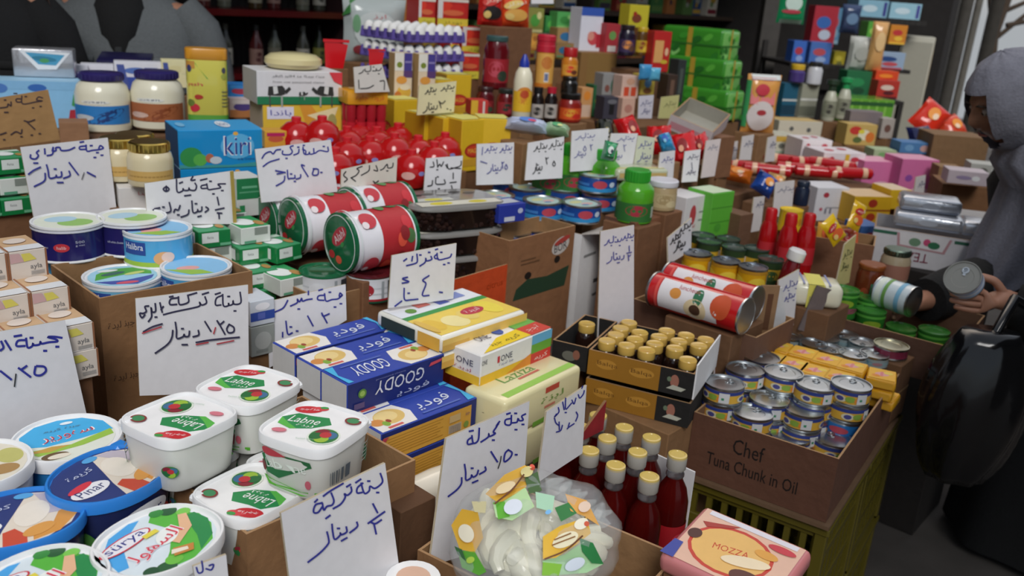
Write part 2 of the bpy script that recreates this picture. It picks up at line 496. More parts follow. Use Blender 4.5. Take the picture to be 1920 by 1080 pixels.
# lower layer of supports inside is another layer of tubs
def pinar_lid(b, S):
    b.ell(S, .5, .5, .46, .46, '2a3a78', pw=2.2)
    b.poly(S, [(.36, .1), (.5, .06), (.7, .1), (.88, .28), (.95, .5), (.9, .72), (.75, .88), (.6, .93), (.5, .6), (.42, .35)], 'e8dccb')
    b.poly(S, [(.62, .1), (.8, .18), (.93, .42), (.9, .6), (.8, .5), (.76, .34), (.62, .22)], 'dd9a48')
    b.poly(S, [(.72, .5), (.8, .5), (.9, .62), (.78, .86), (.64, .9), (.7, .7)], 'c4bac4')
    b.poly(S, [(.42, .08), (.58, .06), (.58, .2), (.5, .34), (.42, .3)], 'd05038')
    b.ell(S, .62, .55, .12, .22, 'efe6d8', -15); b.ell(S, .66, .26, .12, .08, 'e0a050', 30)
    b.ell(S, .57, .88, .07, .05, '58a8e0')
    b.ell(S, .25, .42, .17, .11, 'f0f0f4'); b.ell(S, .22, .52, .12, .05, 'd83848', 8)
    b.text(S, 'Pınar', .25, .42, .12, '1c2c6c', .24)
    b.text(S, arab('krymT'), .36, .72, .1, 'c8d0ea', .24)
def pinar_body(b, S):
    b.rect(S, 0, 0, 1, .42, 'e4d4c8')
    for i in range(8):
        b.ell(S, .06+i*.125, .35, .045, .3, ('d03838', 'e8e4e0', '4a8a3a', 'e0a048')[i % 4])
    for i in range(3):
        b.ell(S, .17+i*.33, .72, .07, .2, 'e8e8ee'); b.text(S, 'Pınar', .17+i*.33, .72, .2, '1c2c6c', .09)
def mk_pinar(): return tub('cream_cheese_tub', 'tub', .076, .064, .092, mat('2e86dc', 'plastic'), mat('1c2858', 'plastic'), 2.2, pinar_lid, pinar_body, rim=.016, lip=.005, tab=True)
def sutya_lid(b, S):
    b.ell(S, .5, .5, .44, .44, 'dce8ee', pw=2.2)
    b.poly(S, [(.07, .42), (.12, .7), (.3, .88), (.52, .93), (.6, .9), (.3, .7), (.15, .4)], '4aa8e8')
    b.poly(S, [(.25, .13), (.5, .06), (.75, .14), (.9, .34), (.94, .55), (.84, .78), (.7, .88), (.62, .8), (.66, .55), (.45, .3)], '58b83e')
    b.poly(S, [(.6, .1), (.8, .2), (.93, .42), (.93, .6), (.84, .62), (.72, .3)], '1f8a48')
    for x, y, r, h in ((.82, .8, .07, '1f5a30'), (.74, .86, .06, '2f8a38'), (.3, .14, .08, '245c34'), (.4, .18, .07, '6fc044'), (.88, .68, .06, '7cc850'), (.2, .2, .06, '1e5030')): b.ell(S, x, y, r, r, h)
    b.poly(S, [(.56, .32), (.78, .44), (.88, .64), (.82, .68), (.7, .5), (.54, .4)], 'e8b890')
    b.ell(S, .58, .5, .13, .09, 'f0f4f0', 30)
    b.ell(S, .33, .7, .24, .095, 'cc2c40', 4); b.ell(S, .33, .7, .225, .08, 'ecebf0', 4)
    b.text(S, 'sürya', .33, .7, .12, '2c3488', .36, 4)
    b.text(S, arab('Alsxwl'), .45, .46, .2, 'fbeef0', .52, 8); b.text(S, arab('Alsxwl'), .45, .46, .18, 'd8344c', .5, 8)
    b.rect(S, .45, .6, .58, .66, 'e8d84c')
    b.poly(S, [(.42, .2), (.56, .14), (.62, .22), (.48, .3)], 'c8843a'); b.poly(S, [(.42, .24), (.54, .18), (.56, .22), (.46, .29)], 'f0e4d0')
def plain_body(hx, hb):
    def f(b, S):
        for i in range(6): b.ell(S, .08+i*.166, .5, .05, .3, hx if i % 2 else hb)
    return f
def mk_sutya(): return tub('labneh_tub', 'tub', .073, .063, .09, WPL, WPL, 2.25, sutya_lid, plain_body('6fb848', '3a8ed0'), rim=.016, lip=.005)
def surup_lid(b, S):
    b.ell(S, .5, .5, .43, .43, 'e4e8da')
    b.poly(S, [(.08, .5), (.12, .72), (.28, .88), (.5, .93), (.72, .88), (.88, .72), (.92, .5), (.6, .44), (.3, .42)], '3fb0e6')
    b.poly(S, [(.1, .4), (.3, .38), (.5, .36), (.9, .52), (.9, .4), (.6, .3), (.2, .26)], '9cc44a'); b.poly(S, [(.1, .36), (.3, .3), (.5, .36), (.34, .4)], 'c8a048')
    b.ell(S, .33, .2, .12, .07, '6a5030'); b.ell(S, .36, .18, .1, .045, 'eae0cc')
    b.text(S, arab('shwryr'), .52, .56, .15, 'f6eef0', .5, 4); b.text(S, arab('shwryr'), .52, .56, .13, 'c03048', .47, 4)
    b.text(S, arab('jbnT krym'), .5, .72, .06, '5a7a8c', .34); b.ell(S, .56, .82, .06, .03, 'e8f4fa')
def mk_surup(): return tub('cheese_tub', 'tub', .071, .071, .1, WPL, mat('2478b8', 'plastic'), 2, surup_lid, plain_body('48a048', '1c5c98'), rim=.018, lip=.004)
def beige_lid(b, S):
    b.ell(S, .5, .5, .44, .44, 'e6dfcc')
    b.ell(S, .8, .55, .12, .16, 'c4c070'); b.ell(S, .7, .3, .14, .1, 'b08a54'); b.ell(S, .4, .6, .2, .14, '5fae50')
def mk_beige(): return tub('cheese_tub', 'tub', .066, .066, .1, WPL, mat('e8e8e8', 'plastic'), 2, beige_lid, None, rim=.018, lip=.004)
def tubput(key, mk, u, v, z, H, ya, lb): put(key, mk, YAWT(PZ(u, v, z)-V((0, 0, H)), ya), lb)
tubput('surup', mk_surup, 126, 818, .975, .1, 39, 'round white-lidded cheese tub with a blue sky and field on its lid')
tubput('pinar', mk_pinar, 206, 884, .992, .092, 66, 'blue-rimmed oval cream cheese tub beside the square labneh tubs')
tubput('pinar', mk_pinar, 26, 968, .985, .092, 30, 'blue-rimmed oval cream cheese tub cut by the picture edge')
tubput('sutya', mk_sutya, 298, 1008, .985, .09, 63, 'oval white tub with a blue and green lid, whole in view, beside the labneh carton')
tubput('sutya', mk_sutya, 66, 1094, .985, .09, 60, 'oval white tub with a blue and green lid, cut by the bottom of the picture')
tubput('beige', mk_beige, -46, 868, .985, .1, 40, 'round white tub with a beige lid at the picture edge')
for u, v, z, ya, lb in ((218, 985, .9, 20, 'blue-rimmed cream cheese tub lying under the oval white tub'), (110, 990, .885, 60, 'blue-rimmed cream cheese tub in the layer below, between the two upper ones')):
    tubput('pinar', mk_pinar, u, v, z, .09, ya, lb)
# near corner carton flap seen between the oval tub and the labneh carton
# ================================================================ boxes of cheddar
GL, GD, GH = .222, .074, .058
NAVY, BLU, CYAN, GOLDP = '1b2a72', '2c46a8', '4ab8e8', 'd8a240'
def goody_top(b, S, flip):
    X = (lambda x: 1-x) if flip else (lambda x: x)
    Y = (lambda y: 1-y) if flip else (lambda y: y)
    q = lambda pts, m: b.poly(S, [(X(x), Y(y)) for x, y in pts], m)
    rr = 180 if flip else 0
    q([(.02, .02), (.36, .02), (.42, .5), (.36, .98), (.02, .98)], 'f0ebe4')
    b.ell(S, X(.22), Y(.55), .14, .34, 'e4c070', 12); b.ell(S, X(.2), Y(.6), .1, .24, 'efd490')
    b.ell(S, X(.08), Y(.45), .06, .16, 'd89048'); b.ell(S, X(.13), Y(.3), .03, .12, '88b040'); b.ell(S, X(.17), Y(.38), .02, .08, 'a04028')
    b.rect(S, X(.1), Y(.06), X(.24), Y(.14), 'd86058')
    q([(.9, .02), (.98, .02), (.98, .98), (.93, .98), (.96, .5)], CYAN)
    if flip: b.text(S, 'GOODY', X(.66), Y(.54), .52, 'e8ecf4', .34, rr, .15)
    else: b.text(S, arab('fwdy'), .66, .52, .5, 'dfe6f4', .34, 0, .15)
    b.rect(S, X(.46), Y(.14), X(.86), Y(.2), '5870c0')
def goody_front_blue(b, S):
    b.ell(S, .14, .58, .04, .15, '5a8a3a'); b.ell(S, .14, .58, .025, .09, '9cc060')
    b.text(S, 'GOODY', .52, .6, .42, 'dfe2ea', .5, 180, .15)
    b.text(S, arab('fwdy'), .66, .18, .24, 'c4cce4', .34, 0, .15)
    b.poly(S, [(.82, .74), (.95, .8), (.97, .9), (.84, .86)], 'd04858')
    b.text(S, 'processed cheese', .42, .88, .06, '8a90c0', .3)
    b.rect(S, .06, .12, .16, .3, '5a4a78')
def goody_front_gold(b, S):
    b.rect(S, .02, .04, .93, .84, GOLDP)
    for i in range(7): b.rect(S, .06, .72-i*.09, .62-(i % 3)*.03, .75-i*.09, 'b8842c')
    b.rect(S, .68, .12, .82, .4, 'c4b090')
    for i in range(9): b.rect(S, .69+i*.0135, .13, .695+i*.0135, .38, '5a5468')
    b.ell(S, .87, .26, .028, .11, '7c9440'); b.rect(S, .68, .5, .8, .74, 'd0b078'); b.text(S, arab('jbn'), .88, .62, .16, '6a4a70', .05)
    b.poly(S, [(.0, .86), (.06, .86), (.02, .7), (.0, .66)], 'c04050')
def mk_goody(flip, gold):
    def f():
        def art(b, F):
            goody_top(b, F['T'], flip)
            (goody_front_gold if gold else goody_front_blue)(b, F['F'])
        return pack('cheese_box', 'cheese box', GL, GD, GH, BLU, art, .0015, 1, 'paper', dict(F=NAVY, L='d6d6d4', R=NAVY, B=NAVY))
    return f
gp = PZ(651, 722, .952)
gM = lambda p, ya=48: YAWT(p-V((0, 0, GH)), ya)
e2 = V((-math.sin(R(48)), math.cos(R(48)), 0)); e1 = V((math.cos(R(48)), math.sin(R(48)), 0))
put('gA', mk_goody(True, False), gM(gp), 'blue cheddar box whose lettering stands upside down, nearest on the top layer', 'blue cheddar boxes')
put('gB', mk_goody(False, True), gM(gp+e2*(GD+.0015)), 'blue cheddar box in the middle of the three on the top layer', 'blue cheddar boxes')
put('gB', mk_goody(False, True), gM(gp+e2*(GD*2+.012)+e1*.004), 'blue cheddar box at the back of the top layer, beside the cheddar price card', 'blue cheddar boxes')
g2 = PZ(715, 814, .952-GH-.001)
for k in range(3): put('gB', mk_goody(False, True), gM(g2+e2*k*(GD+.0015)), ['blue cheddar box with a gold side, projecting in the second layer', 'blue cheddar box in the second layer beneath the upside-down one', 'blue cheddar box in the second layer at the back'][k], 'blue cheddar boxes')
for k in range(2): put('gB', mk_goody(False, True), gM(g2+V((0, 0, -GH-.001))+e1*.006+e2*k*(GD+.0015)), ['blue cheddar box at the bottom, gold side and bar code above the cheese roll', 'blue cheddar box at the bottom of the stack, hidden behind the front one'][k], 'blue cheddar boxes')
# white and yellow cheese box with rainbow end
def zone_art(b, F):
    S = F['F']
    b.rect(S, 0, 0, .7, .3, 'f0c030'); b.poly(S, [(.35, .02), (.7, .02), (.7, .4), (.6, .3)], 'e89030')
    b.rect(S, .7, 0, 1, .36, 'd03c34'); b.rect(S, .7, .36, 1, .68, '6aa83c'); b.rect(S, .7, .68, 1, 1, '68b0d8')
    b.text(S, 'ONE', .34, .66, .2, '3a3a58', .16); b.text(S, '1', .23, .66, .22, 'c83040', .03); b.text(S, arab('jbn ldydT'), .34, .46, .12, '2c3a88', .2)
    b.text(S, arab('krym'), .85, .16, .2, 'f0d8d0', .2)
    b.text(S, 'ONE', .04, .75, .15, '3a3a58', .07)
    S = F['T']
    b.poly(S, [(.05, .04), (.7, .04), (.7, .5), (.4, .45)], 'f2d020'); b.poly(S, [(.7, .02), (1, .02), (1, .5), (.7, .5)], 'd04030'); b.poly(S, [(.7, .5), (1, .5), (1, .75), (.7, .75)], '6ab04c'); b.poly(S, [(.62, .75), (1, .75), (1, 1), (.62, 1)], '70b8e0')
    b.text(S, 'ONE', .3, .66, .26, '3a3a58', .16); b.ell(S, .52, .72, .06, .2, '3858a8'); b.text(S, arab('krym jbn'), .42, .22, .2, '8a7a20', .4); b.text(S, arab('Tjj'), .84, .26, .24, 'f0c8c0', .2)
    S = F['L']
    b.rect(S, 0, 0, 1, .3, 'f0c030'); b.text(S, 'ONE', .55, .66, .2, '3a3a58', .5); b.text(S, arab('ldydT'), .5, .4, .14, 'b03048', .5)
zl = .215
zp = PZ(903, 668, .962)
t = pack('cheese_box', 'cheese box', zl, .085, .06, 'eceae6', zone_art, .002)
t.matrix_world = YAWT(zp-V((0, 0, .06)), 52)
tag(t, 'white and yellow cheese box with a red, green and blue end, on the cream packet', None)
def soft_pack(name, cat, L, D, H, col, art, puff=.012, kind='gloss'):
    b = MB()
    b.box(0, 0, 0, L, D, H, mat(col, kind), puff, 3)
    art(b, faces(L, D, H))
    for x in (0, L):
        b.lathe([(.001, -.0), (.01, .002), (.001, .004)], mat(col, kind), 10, 1, 2.4, M=Matrix.Translation((x, D/2, H*.55)) @ Matrix.Rotation(PI/2, 4, 'Y'))
    return tag(b.build(name), None, cat)
def laz_art(b, F):
    S = F['T']
    b.rect(S, .08, .1, .96, .27, '98c850')
    b.text(S, 'Laziza', .46, .66, .26, '6c9c50', .4); b.rect(S, .4, .44, .66, .5, 'c86a58')
    S = F['F']
    b.rect(S, .36, .02, .97, .14, '7aae3c'); b.rect(S, .5, .74, .68, .88, 'c8503c'); b.text(S, arab('lbnT'), .6, .56, .2, '7a9a4c', .3); b.rect(S, .5, .36, .64, .42, 'd08068')
t = soft_pack('cheese_packet', 'cheese packet', .245, .1, .082, 'e9dfae', laz_art, .01)
lp = PZ(948, 756, .902)
t.matrix_world = YAWT(lp-V((0, 0, .082)), 53)
tag(t, 'cream packet with green stripes under the white and yellow box', None)
t2 = dup(t); t2.matrix_world = YAWT(lp-V((0, 0, .082*2+.001))+e1*.01, 53); tag(t2, 'cream packet with green stripes, the lower one behind its price card', None)
def but_art(b, F):
    S = F['T']
    b.rect(S, .03, .05, .97, .55, 'f0d058'); b.rect(S, .03, .55, .97, .64, '3f9a48'); b.rect(S, .03, .64, .97, .95, 'eef0f4')
    b.ell(S, .14, .3, .08, .16, 'e8c040'); b.ell(S, .34, .25, .12, .16, 'f4e4a0', 10); b.ell(S, .52, .3, .09, .14, 'ecd070'); b.ell(S, .8, .34, .1, .2, 'f2dc50')
    b.ell(S, .62, .36, .13, .09, 'c03848', 4); b.text(S, arab('ldydT'), .62, .36, .1, 'f0e0e0', .16, 4)
    b.rect(S, .5, .7, .62, .86, '5a68b8'); b.rect(S, .64, .74, .84, .9, '8a98d0'); b.rect(S, .3, .76, .44, .88, 'd87870'); b.ell(S, .2, .74, .05, .06, '6a9a40')
    b.ell(S, .06, .3, .04, .2, 'e0b850')
    S = F['F']; b.rect(S, 0, .1, 1, .85, 'e8c060'); b.rect(S, 0, .12, .3, .5, 'd8a848')
    S = F['L']; b.rect(S, .1, .15, .62, .85, '2c3a30'); b.rect(S, .66, .1, .98, .9, 'd8a840')
t = soft_pack('cheese_packet', 'cheese packet', .24, .185, .032, 'eceadf', but_art, .009)
bp = PZ(829, 634, .985)
t.matrix_world = YAWT(bp-V((0, 0, .032)), 50)
tag(t, 'flat yellow packet with a green stripe and red oval, in front of the orange carton', None)
t2 = dup(t); t2.matrix_world = YAWT(bp-V((0, 0, .065)), 50); tag(t2, 'flat yellow packet lying under the one with the red oval', None)
# cheese roll in front of the stack
b = MB()
M_ = Matrix.Translation(PZ(800, 922, .81)) @ Matrix.Rotation(R(48), 4, 'Z') @ Matrix.Rotation(PI/2, 4, 'Y')
b.lathe([(.004, -.075), (.012, -.07), (.022, -.06), (.031, -.045), (.033, .02), (.03, .06), (.012, .075), (.004, .09)], mat('efe6d2', 'gloss'), 22, M=M_)
b.lathe([(.0225, -.0598), (.0265, -.0535)], mat('d8a030', 'gloss'), 22, M=M_); b.lathe([(.0122, -.0699), (.0175, -.065)], mat('8a2c30', 'gloss'), 22, M=M_)
ob = b.build('cheese_roll', origin=PZ(800, 922, .78)); tag(ob, 'white cheese roll twisted at the ends below the blue boxes', 'cheese')
# ================================================================ price cards of the near rows
K = 7.2
s1 = Zm(560, 860, K, [(1100, 200), (1130, 300), (1090, 360), (1020, 400), (960, 370), (950, 430), (900, 470), (870, 440), (840, 330)], [(860, 330), (790, 390), (785, 460), (850, 455)], [(1062, 455)], [(940, 300)], [(765, 320), (830, 275)],
        [(700, 380), (705, 440), (650, 490), (610, 470), (620, 520), (560, 610), (460, 670)], [(640, 375), (690, 345)], [(590, 330), (420, 430), (325, 500)], [(430, 460), (465, 560), (440, 620), (370, 640), (330, 690), (310, 600)], [(305, 590), (215, 620), (190, 715), (250, 720), (310, 640)], [(205, 580), (240, 545)], [(355, 800), (410, 760)],
        [(990, 605), (1050, 720)], [(925, 865), (1145, 710)], [(960, 850), (1020, 870), (1100, 820)], [(1000, 870), (1030, 1005)])
s1 += Zm(560, 960, 8, [(855, 145), (860, 210), (750, 300)], [(695, 215), (700, 290), (620, 330), (605, 300), (600, 340), (520, 400), (490, 280), (480, 175)], [(405, 290), (430, 400), (420, 470), (300, 600), (120, 740)], [(575, 235)], [(620, 420), (700, 375)])
sign('white card with blue pen reading half a dinar, leaning on the labneh carton', (527, 962), (722, 868), (752, 1090), (545, 1100), .985, 1.09, s1, 3.6)
s2 = Zm(250, 530, K, [(1440, 130), (1450, 270), (1360, 290), (1345, 240), (1340, 290), (1290, 305), (1285, 270), (1280, 310), (1215, 310), (1205, 160)], [(1200, 170), (1120, 210), (1110, 300), (1180, 300)], [(1370, 380)], [(1285, 185)], [(1105, 155), (1170, 135)],
        [(965, 190), (985, 270), (920, 300), (890, 260), (895, 310), (800, 340), (560, 390), (405, 430)], [(930, 155), (1010, 130)], [(850, 135), (730, 170)], [(735, 180), (740, 260), (640, 295), (610, 270), (605, 190)], [(600, 200), (500, 220), (490, 290), (580, 290)], [(485, 190), (530, 180)],
        [(355, 270), (385, 395)], [(400, 320), (370, 360)], [(290, 280), (295, 380), (250, 390), (235, 330), (240, 400), (240, 460), (200, 520)], [(300, 460)], [(200, 310), (150, 320), (170, 380), (130, 410), (80, 410), (110, 470), (150, 430)],
        [(1285, 560), (1255, 620), (1280, 670), (1345, 660), (1350, 600), (1290, 560)], [(1125, 510), (1160, 560), (1215, 520)], [(1140, 530), (1230, 690)], [(960, 520), (1040, 650)],
        [(870, 640), (875, 700), (800, 725)], [(750, 650), (740, 715), (690, 720), (680, 690), (660, 725), (580, 745), (575, 640), (560, 530)], [(525, 640), (510, 740), (450, 830), (290, 945)], [(655, 615)], [(650, 830), (720, 830)], [(840, 800), (1050, 765), (1420, 730)], [(130, 655), (250, 590), (380, 550)])
s2 += [(q, 2.4, REDINK) for q in Zm(250, 530, K, [(1100, 600), (1075, 680)], [(115, 675), (370, 590)], [(840, 830), (1000, 800)], [(1120, 820), (1345, 775)])]
sign('large white card with 1.25 underlined in red, on the brown carton of tubs', (254, 560), (465, 534), (467, 735), (262, 742), 1.455, 1.56, s2, 3.2, DKINK)
s3 = Zm(800, 740, K, [(1330, 260), (1280, 290), (1300, 340), (1250, 350), (1230, 320), (1215, 370), (1150, 380)], [(1140, 280), (1130, 400), (1060, 400), (1060, 340), (1130, 320)], [(1295, 400)], [(1200, 470)], [(1195, 250)], [(1075, 260), (1120, 245)],
        [(975, 360), (945, 400), (930, 430), (960, 390)], [(935, 430), (890, 500), (920, 520), (840, 560), (830, 520), (820, 570), (725, 635)], [(890, 610)], [(700, 450), (685, 610), (620, 650), (600, 550)], [(600, 570), (545, 610), (545, 665), (610, 655)], [(565, 490), (615, 480)],
        [(1090, 740), (1045, 790), (1035, 900), (1110, 850), (1140, 780), (1090, 740)], [(1195, 805)], [(855, 765), (940, 900)])
s3 += Zm(800, 820, K, [(775, 395), (780, 440), (700, 490)], [(680, 440), (660, 500), (610, 530), (590, 500), (580, 540), (515, 570), (510, 460), (495, 360)], [(455, 540), (450, 620), (390, 700), (275, 790)], [(595, 410)], [(600, 605), (670, 575)])
s3 += [(q, 2, BLKINK) for q in Zm(800, 820, K, [(985, 250), (975, 320), (945, 410)])]
sign('tall white card reading 1.50 behind the bag of braided cheese', (837, 822), (993, 752), (975, 1010), (805, 1062), 1.20, 1.335, s3, 3.2)
s4 = Zm(0, 600, K, [(830, 240), (730, 225), (640, 230), (750, 260), (770, 290), (660, 300), (560, 320), (545, 290), (530, 330), (450, 340), (445, 310), (430, 355), (370, 370), (350, 250)], [(345, 270), (240, 280), (220, 350), (330, 350)], [(770, 360)], [(605, 415)], [(420, 240)], [(190, 220), (280, 205)], [(65, 280), (140, 400)], [(10, 290), (40, 370), (0, 410)], [(-40, 300), (-30, 400)],
        [(470, 630), (460, 730), (540, 745), (610, 690), (590, 630), (490, 620)], [(245, 650), (280, 665), (350, 620)], [(260, 660), (400, 765)], [(0, 690), (140, 800)])
s4 += [(q, 2.6, BLKINK) for q in Zm(0, 600, K, [(205, 730), (185, 895)])]
sign('large white card reading 1.25 in blue, standing before the beige boxes', (-60, 632), (122, 600), (162, 775), (-60, 860), 1.22, 1.33, s4, 4.2, lean=.2)
s5 = Zm(20, 250, K, [(1190, 200), (1210, 165), (1250, 200), (1190, 220), (1100, 230), (1030, 240), (1015, 160)], [(1020, 170), (935, 180), (935, 215), (1010, 215)], [(1170, 260)], [(1230, 295)], [(1135, 325)], [(1085, 165)], [(935, 120), (980, 112)],
        [(860, 190), (780, 225), (680, 230), (660, 190), (605, 195), (610, 230), (560, 240), (570, 190)], [(570, 200), (560, 280), (490, 300)], [(455, 210), (460, 275)], [(375, 230), (345, 260), (370, 300), (330, 345), (265, 330), (265, 290)], [(310, 400), (360, 400)],
        [(785, 510), (795, 570), (710, 605)], [(680, 520), (680, 580), (620, 590), (610, 560), (600, 590), (520, 600), (500, 500), (480, 425)], [(460, 540), (450, 640), (315, 715)], [(595, 480)], [(625, 662), (700, 662)], [(785, 395), (905, 555)], [(1030, 525), (1135, 580)], [(395, 455), (300, 500), (235, 550)])
s5 += [(q, 1.6, BLKINK) for q in Zm(20, 250, K, [(985, 530), (955, 620)])]
sign('white card with blue pen beside the small gold-lidded jars', (38, 276), (202, 258), (220, 405), (64, 412), 1.9, 2.02, s5, 3.2)
s6 = Zm(250, 310, K, [(1240, 250), (1140, 255), (1180, 300), (1080, 320), (1010, 325), (990, 250)], [(990, 260), (920, 275), (920, 310), (985, 310)], [(1200, 340)], [(1080, 385)], [(1040, 215)], [(905, 200), (990, 180)], [(830, 240), (850, 280), (830, 335), (760, 330), (750, 300), (740, 335), (680, 335), (670, 310), (660, 345), (590, 355), (580, 190)], [(800, 150), (775, 200), (830, 195)], [(620, 240), (660, 225)], [(690, 410), (770, 400)],
        [(440, 280), (480, 320), (440, 350), (400, 320), (440, 290), (440, 340)], [(1130, 430), (1150, 530)], [(1105, 600), (1220, 575)], [(1130, 640), (1190, 645)], [(1150, 650), (1155, 715)], [(975, 560), (1010, 590), (965, 630)], [(920, 560), (915, 610), (870, 620), (865, 590), (855, 625), (800, 630), (785, 480)], [(745, 600), (730, 660), (640, 695)], [(840, 515)], [(865, 690), (910, 680)], [(625, 540), (600, 600), (560, 590), (540, 630)], [(480, 500), (500, 610), (440, 640)], [(600, 665)], [(400, 560)], [(350, 570), (270, 590), (350, 610), (260, 600)], [(390, 620), (380, 650)])
def edge_tape(b, S): b.poly(S, [(430, 321), (437, 320), (443, 418), (436, 418)], 'a08a3c')
sign('white card with a brown edge, above the blue printed cheese tins', (271, 344), (437, 320), (443, 420), (277, 420), 1.8, 1.9, s6, 3.0, DKINK, more=edge_tape)
s7 = Zm(470, 255, K, [(1040, 150), (1040, 210), (930, 195), (860, 235), (850, 170)], [(850, 190), (850, 235), (800, 245), (790, 215), (780, 245), (720, 240), (705, 150)], [(700, 180), (740, 200), (740, 240)], [(985, 140)], [(715, 125)], [(650, 180), (640, 230), (580, 255)], [(570, 130), (530, 150), (560, 210), (520, 250), (430, 245), (430, 200)], [(640, 150)], [(480, 300)], [(400, 180), (340, 190), (300, 240), (260, 210), (190, 240), (150, 300)], [(165, 410), (250, 350), (380, 310)], [(720, 400), (680, 395), (770, 545)],
        [(850, 440), (830, 520), (900, 520), (905, 450), (840, 440)], [(950, 490)], [(670, 520), (665, 560), (610, 580)], [(590, 530), (590, 565), (530, 570), (500, 570), (490, 460)], [(455, 540), (440, 610), (340, 670)], [(540, 510)], [(590, 610)], [(330, 465), (460, 490)], [(350, 510), (440, 490)])
sign('large white card reading 1.50 above the tins lying on their sides', (478, 280), (620, 262), (634, 366), (490, 380), 1.98, 2.08, s7, 2.6)
s8 = Zm(630, 280, K, [(770, 185), (760, 240), (700, 250), (690, 200), (640, 260), (600, 280)], [(540, 220), (560, 290), (510, 280)], [(450, 220), (440, 290), (340, 350)], [(350, 230), (280, 260), (310, 290), (270, 350), (200, 385)], [(210, 390), (260, 430)], [(690, 290)], [(130, 300), (100, 350), (150, 400), (110, 440)], [(500, 430), (530, 450), (570, 425)], [(510, 440), (540, 500)], [(295, 500), (300, 540)], [(350, 520), (350, 545)])
sign('grey-beige card with black pen propped before the red packets', (640, 318), (745, 294), (742, 360), (639, 362), 2.1, 2.18, s8, 2.2, BLKINK, mat('cfc8bd', 'paper'))
s9 = Zm(630, 280, K, [(1690, 160), (1680, 220), (1600, 250), (1520, 265), (1500, 200)], [(1550, 250), (1680, 260)], [(1480, 210), (1500, 250)], [(1450, 170), (1420, 230), (1400, 200), (1370, 240)], [(1360, 140), (1370, 230)], [(1310, 170), (1320, 230), (1270, 240)], [(1365, 275)], [(1580, 320), (1580, 395)], [(1535, 450), (1620, 440)], [(1555, 490), (1580, 580)], [(1460, 410), (1470, 460), (1400, 470), (1345, 460), (1345, 380)], [(1370, 370)], [(1385, 530)], [(1300, 420), (1290, 480), (1235, 495)])
sign('small white card reading half a dinar above the trays of black olives', (799, 297), (868, 292), (862, 362), (794, 362), 2.35, 2.4, s9, 2.2, BLKINK)
s10 = Zm(720, 450, K, [(910, 190), (890, 230), (830, 250), (730, 265), (715, 180)], [(715, 190), (680, 220), (690, 250), (730, 250)], [(870, 310)], [(810, 330)], [(770, 165)], [(690, 130), (720, 120)], [(630, 220), (640, 260), (570, 280), (560, 240), (550, 300), (480, 350)], [(440, 190), (445, 290), (400, 320), (300, 345)], [(605, 165)], [(485, 200)], [(380, 220), (370, 280)], [(300, 250), (260, 280)], [(600, 480), (515, 540), (560, 590), (510, 740), (600, 745)], [(310, 500), (240, 520), (330, 560), (240, 580)], [(265, 650), (270, 800), (350, 805), (450, 795)], [(325, 715)], [(740, 700), (780, 705)], [(230, 820), (140, 890)])
sign('white card with a single large figure, in front of the orange carton', (735, 479), (856, 456), (850, 560), (728, 578), 1.72, 1.81, s10, 2.8)
s11 = Zm(500, 520, K, [(1020, 240), (990, 210), (980, 260), (1020, 240), (960, 290), (880, 300), (800, 320), (780, 220)], [(785, 240), (700, 250), (690, 300), (770, 310)], [(1000, 355)], [(920, 400)], [(850, 200)], [(700, 175), (750, 160)], [(610, 290), (540, 300), (480, 320), (470, 280), (440, 330), (410, 290), (410, 340), (320, 385)], [(560, 185), (560, 230)], [(430, 425)], [(280, 310), (220, 410), (110, 465)], [(740, 480), (760, 520), (840, 490)], [(750, 500), (810, 610)], [(550, 520), (620, 650)], [(255, 590), (280, 760), (340, 745)], [(210, 740), (210, 800)], [(320, 665)], [(405, 720)])
sign('long white card with blue pen behind the blue cheddar boxes', (501, 566), (648, 533), (650, 600), (505, 690), 1.7, 1.78, s11, 3.0)
s12 = [((x, y), ) for x, y in ()]
s12 = Zm(1020, 700, 10.8, [(780, 260), (760, 300)], [(810, 350), (790, 420), (720, 500), (690, 430)], [(640, 500), (600, 620), (560, 540)], [(550, 600), (500, 660), (430, 720), (430, 500)], [(370, 580), (400, 730)], [(430, 790)], [(280, 690), (290, 780), (200, 880), (240, 820)], [(200, 900), (230, 1000), (290, 1050)], [(640, 780), (670, 850), (630, 960)], [(500, 1000), (480, 1070)])
s12 += Zm(820, 520, 3.177, [(810, 870), (780, 890), (770, 900)], [(740, 880), (730, 910), (705, 920)], [(720, 860), (722, 905)])
sign('narrow white card leaning on the cream packets behind the syrup bottles', (1025, 772), (1100, 722), (1092, 850), (1008, 905), 1.42, 1.5, s12, 2.4)
def scribble(b, S): pass
sign('corner of a white card below the oval white tub', (362, 1062), (424, 1040), (430, 1100), (370, 1110), .93, .95, Zm(240, 1020, 5, [(690, 160), (700, 250), (660, 270), (640, 220)], [(760, 200), (800, 190), (780, 240), (730, 230)]), 3.4)
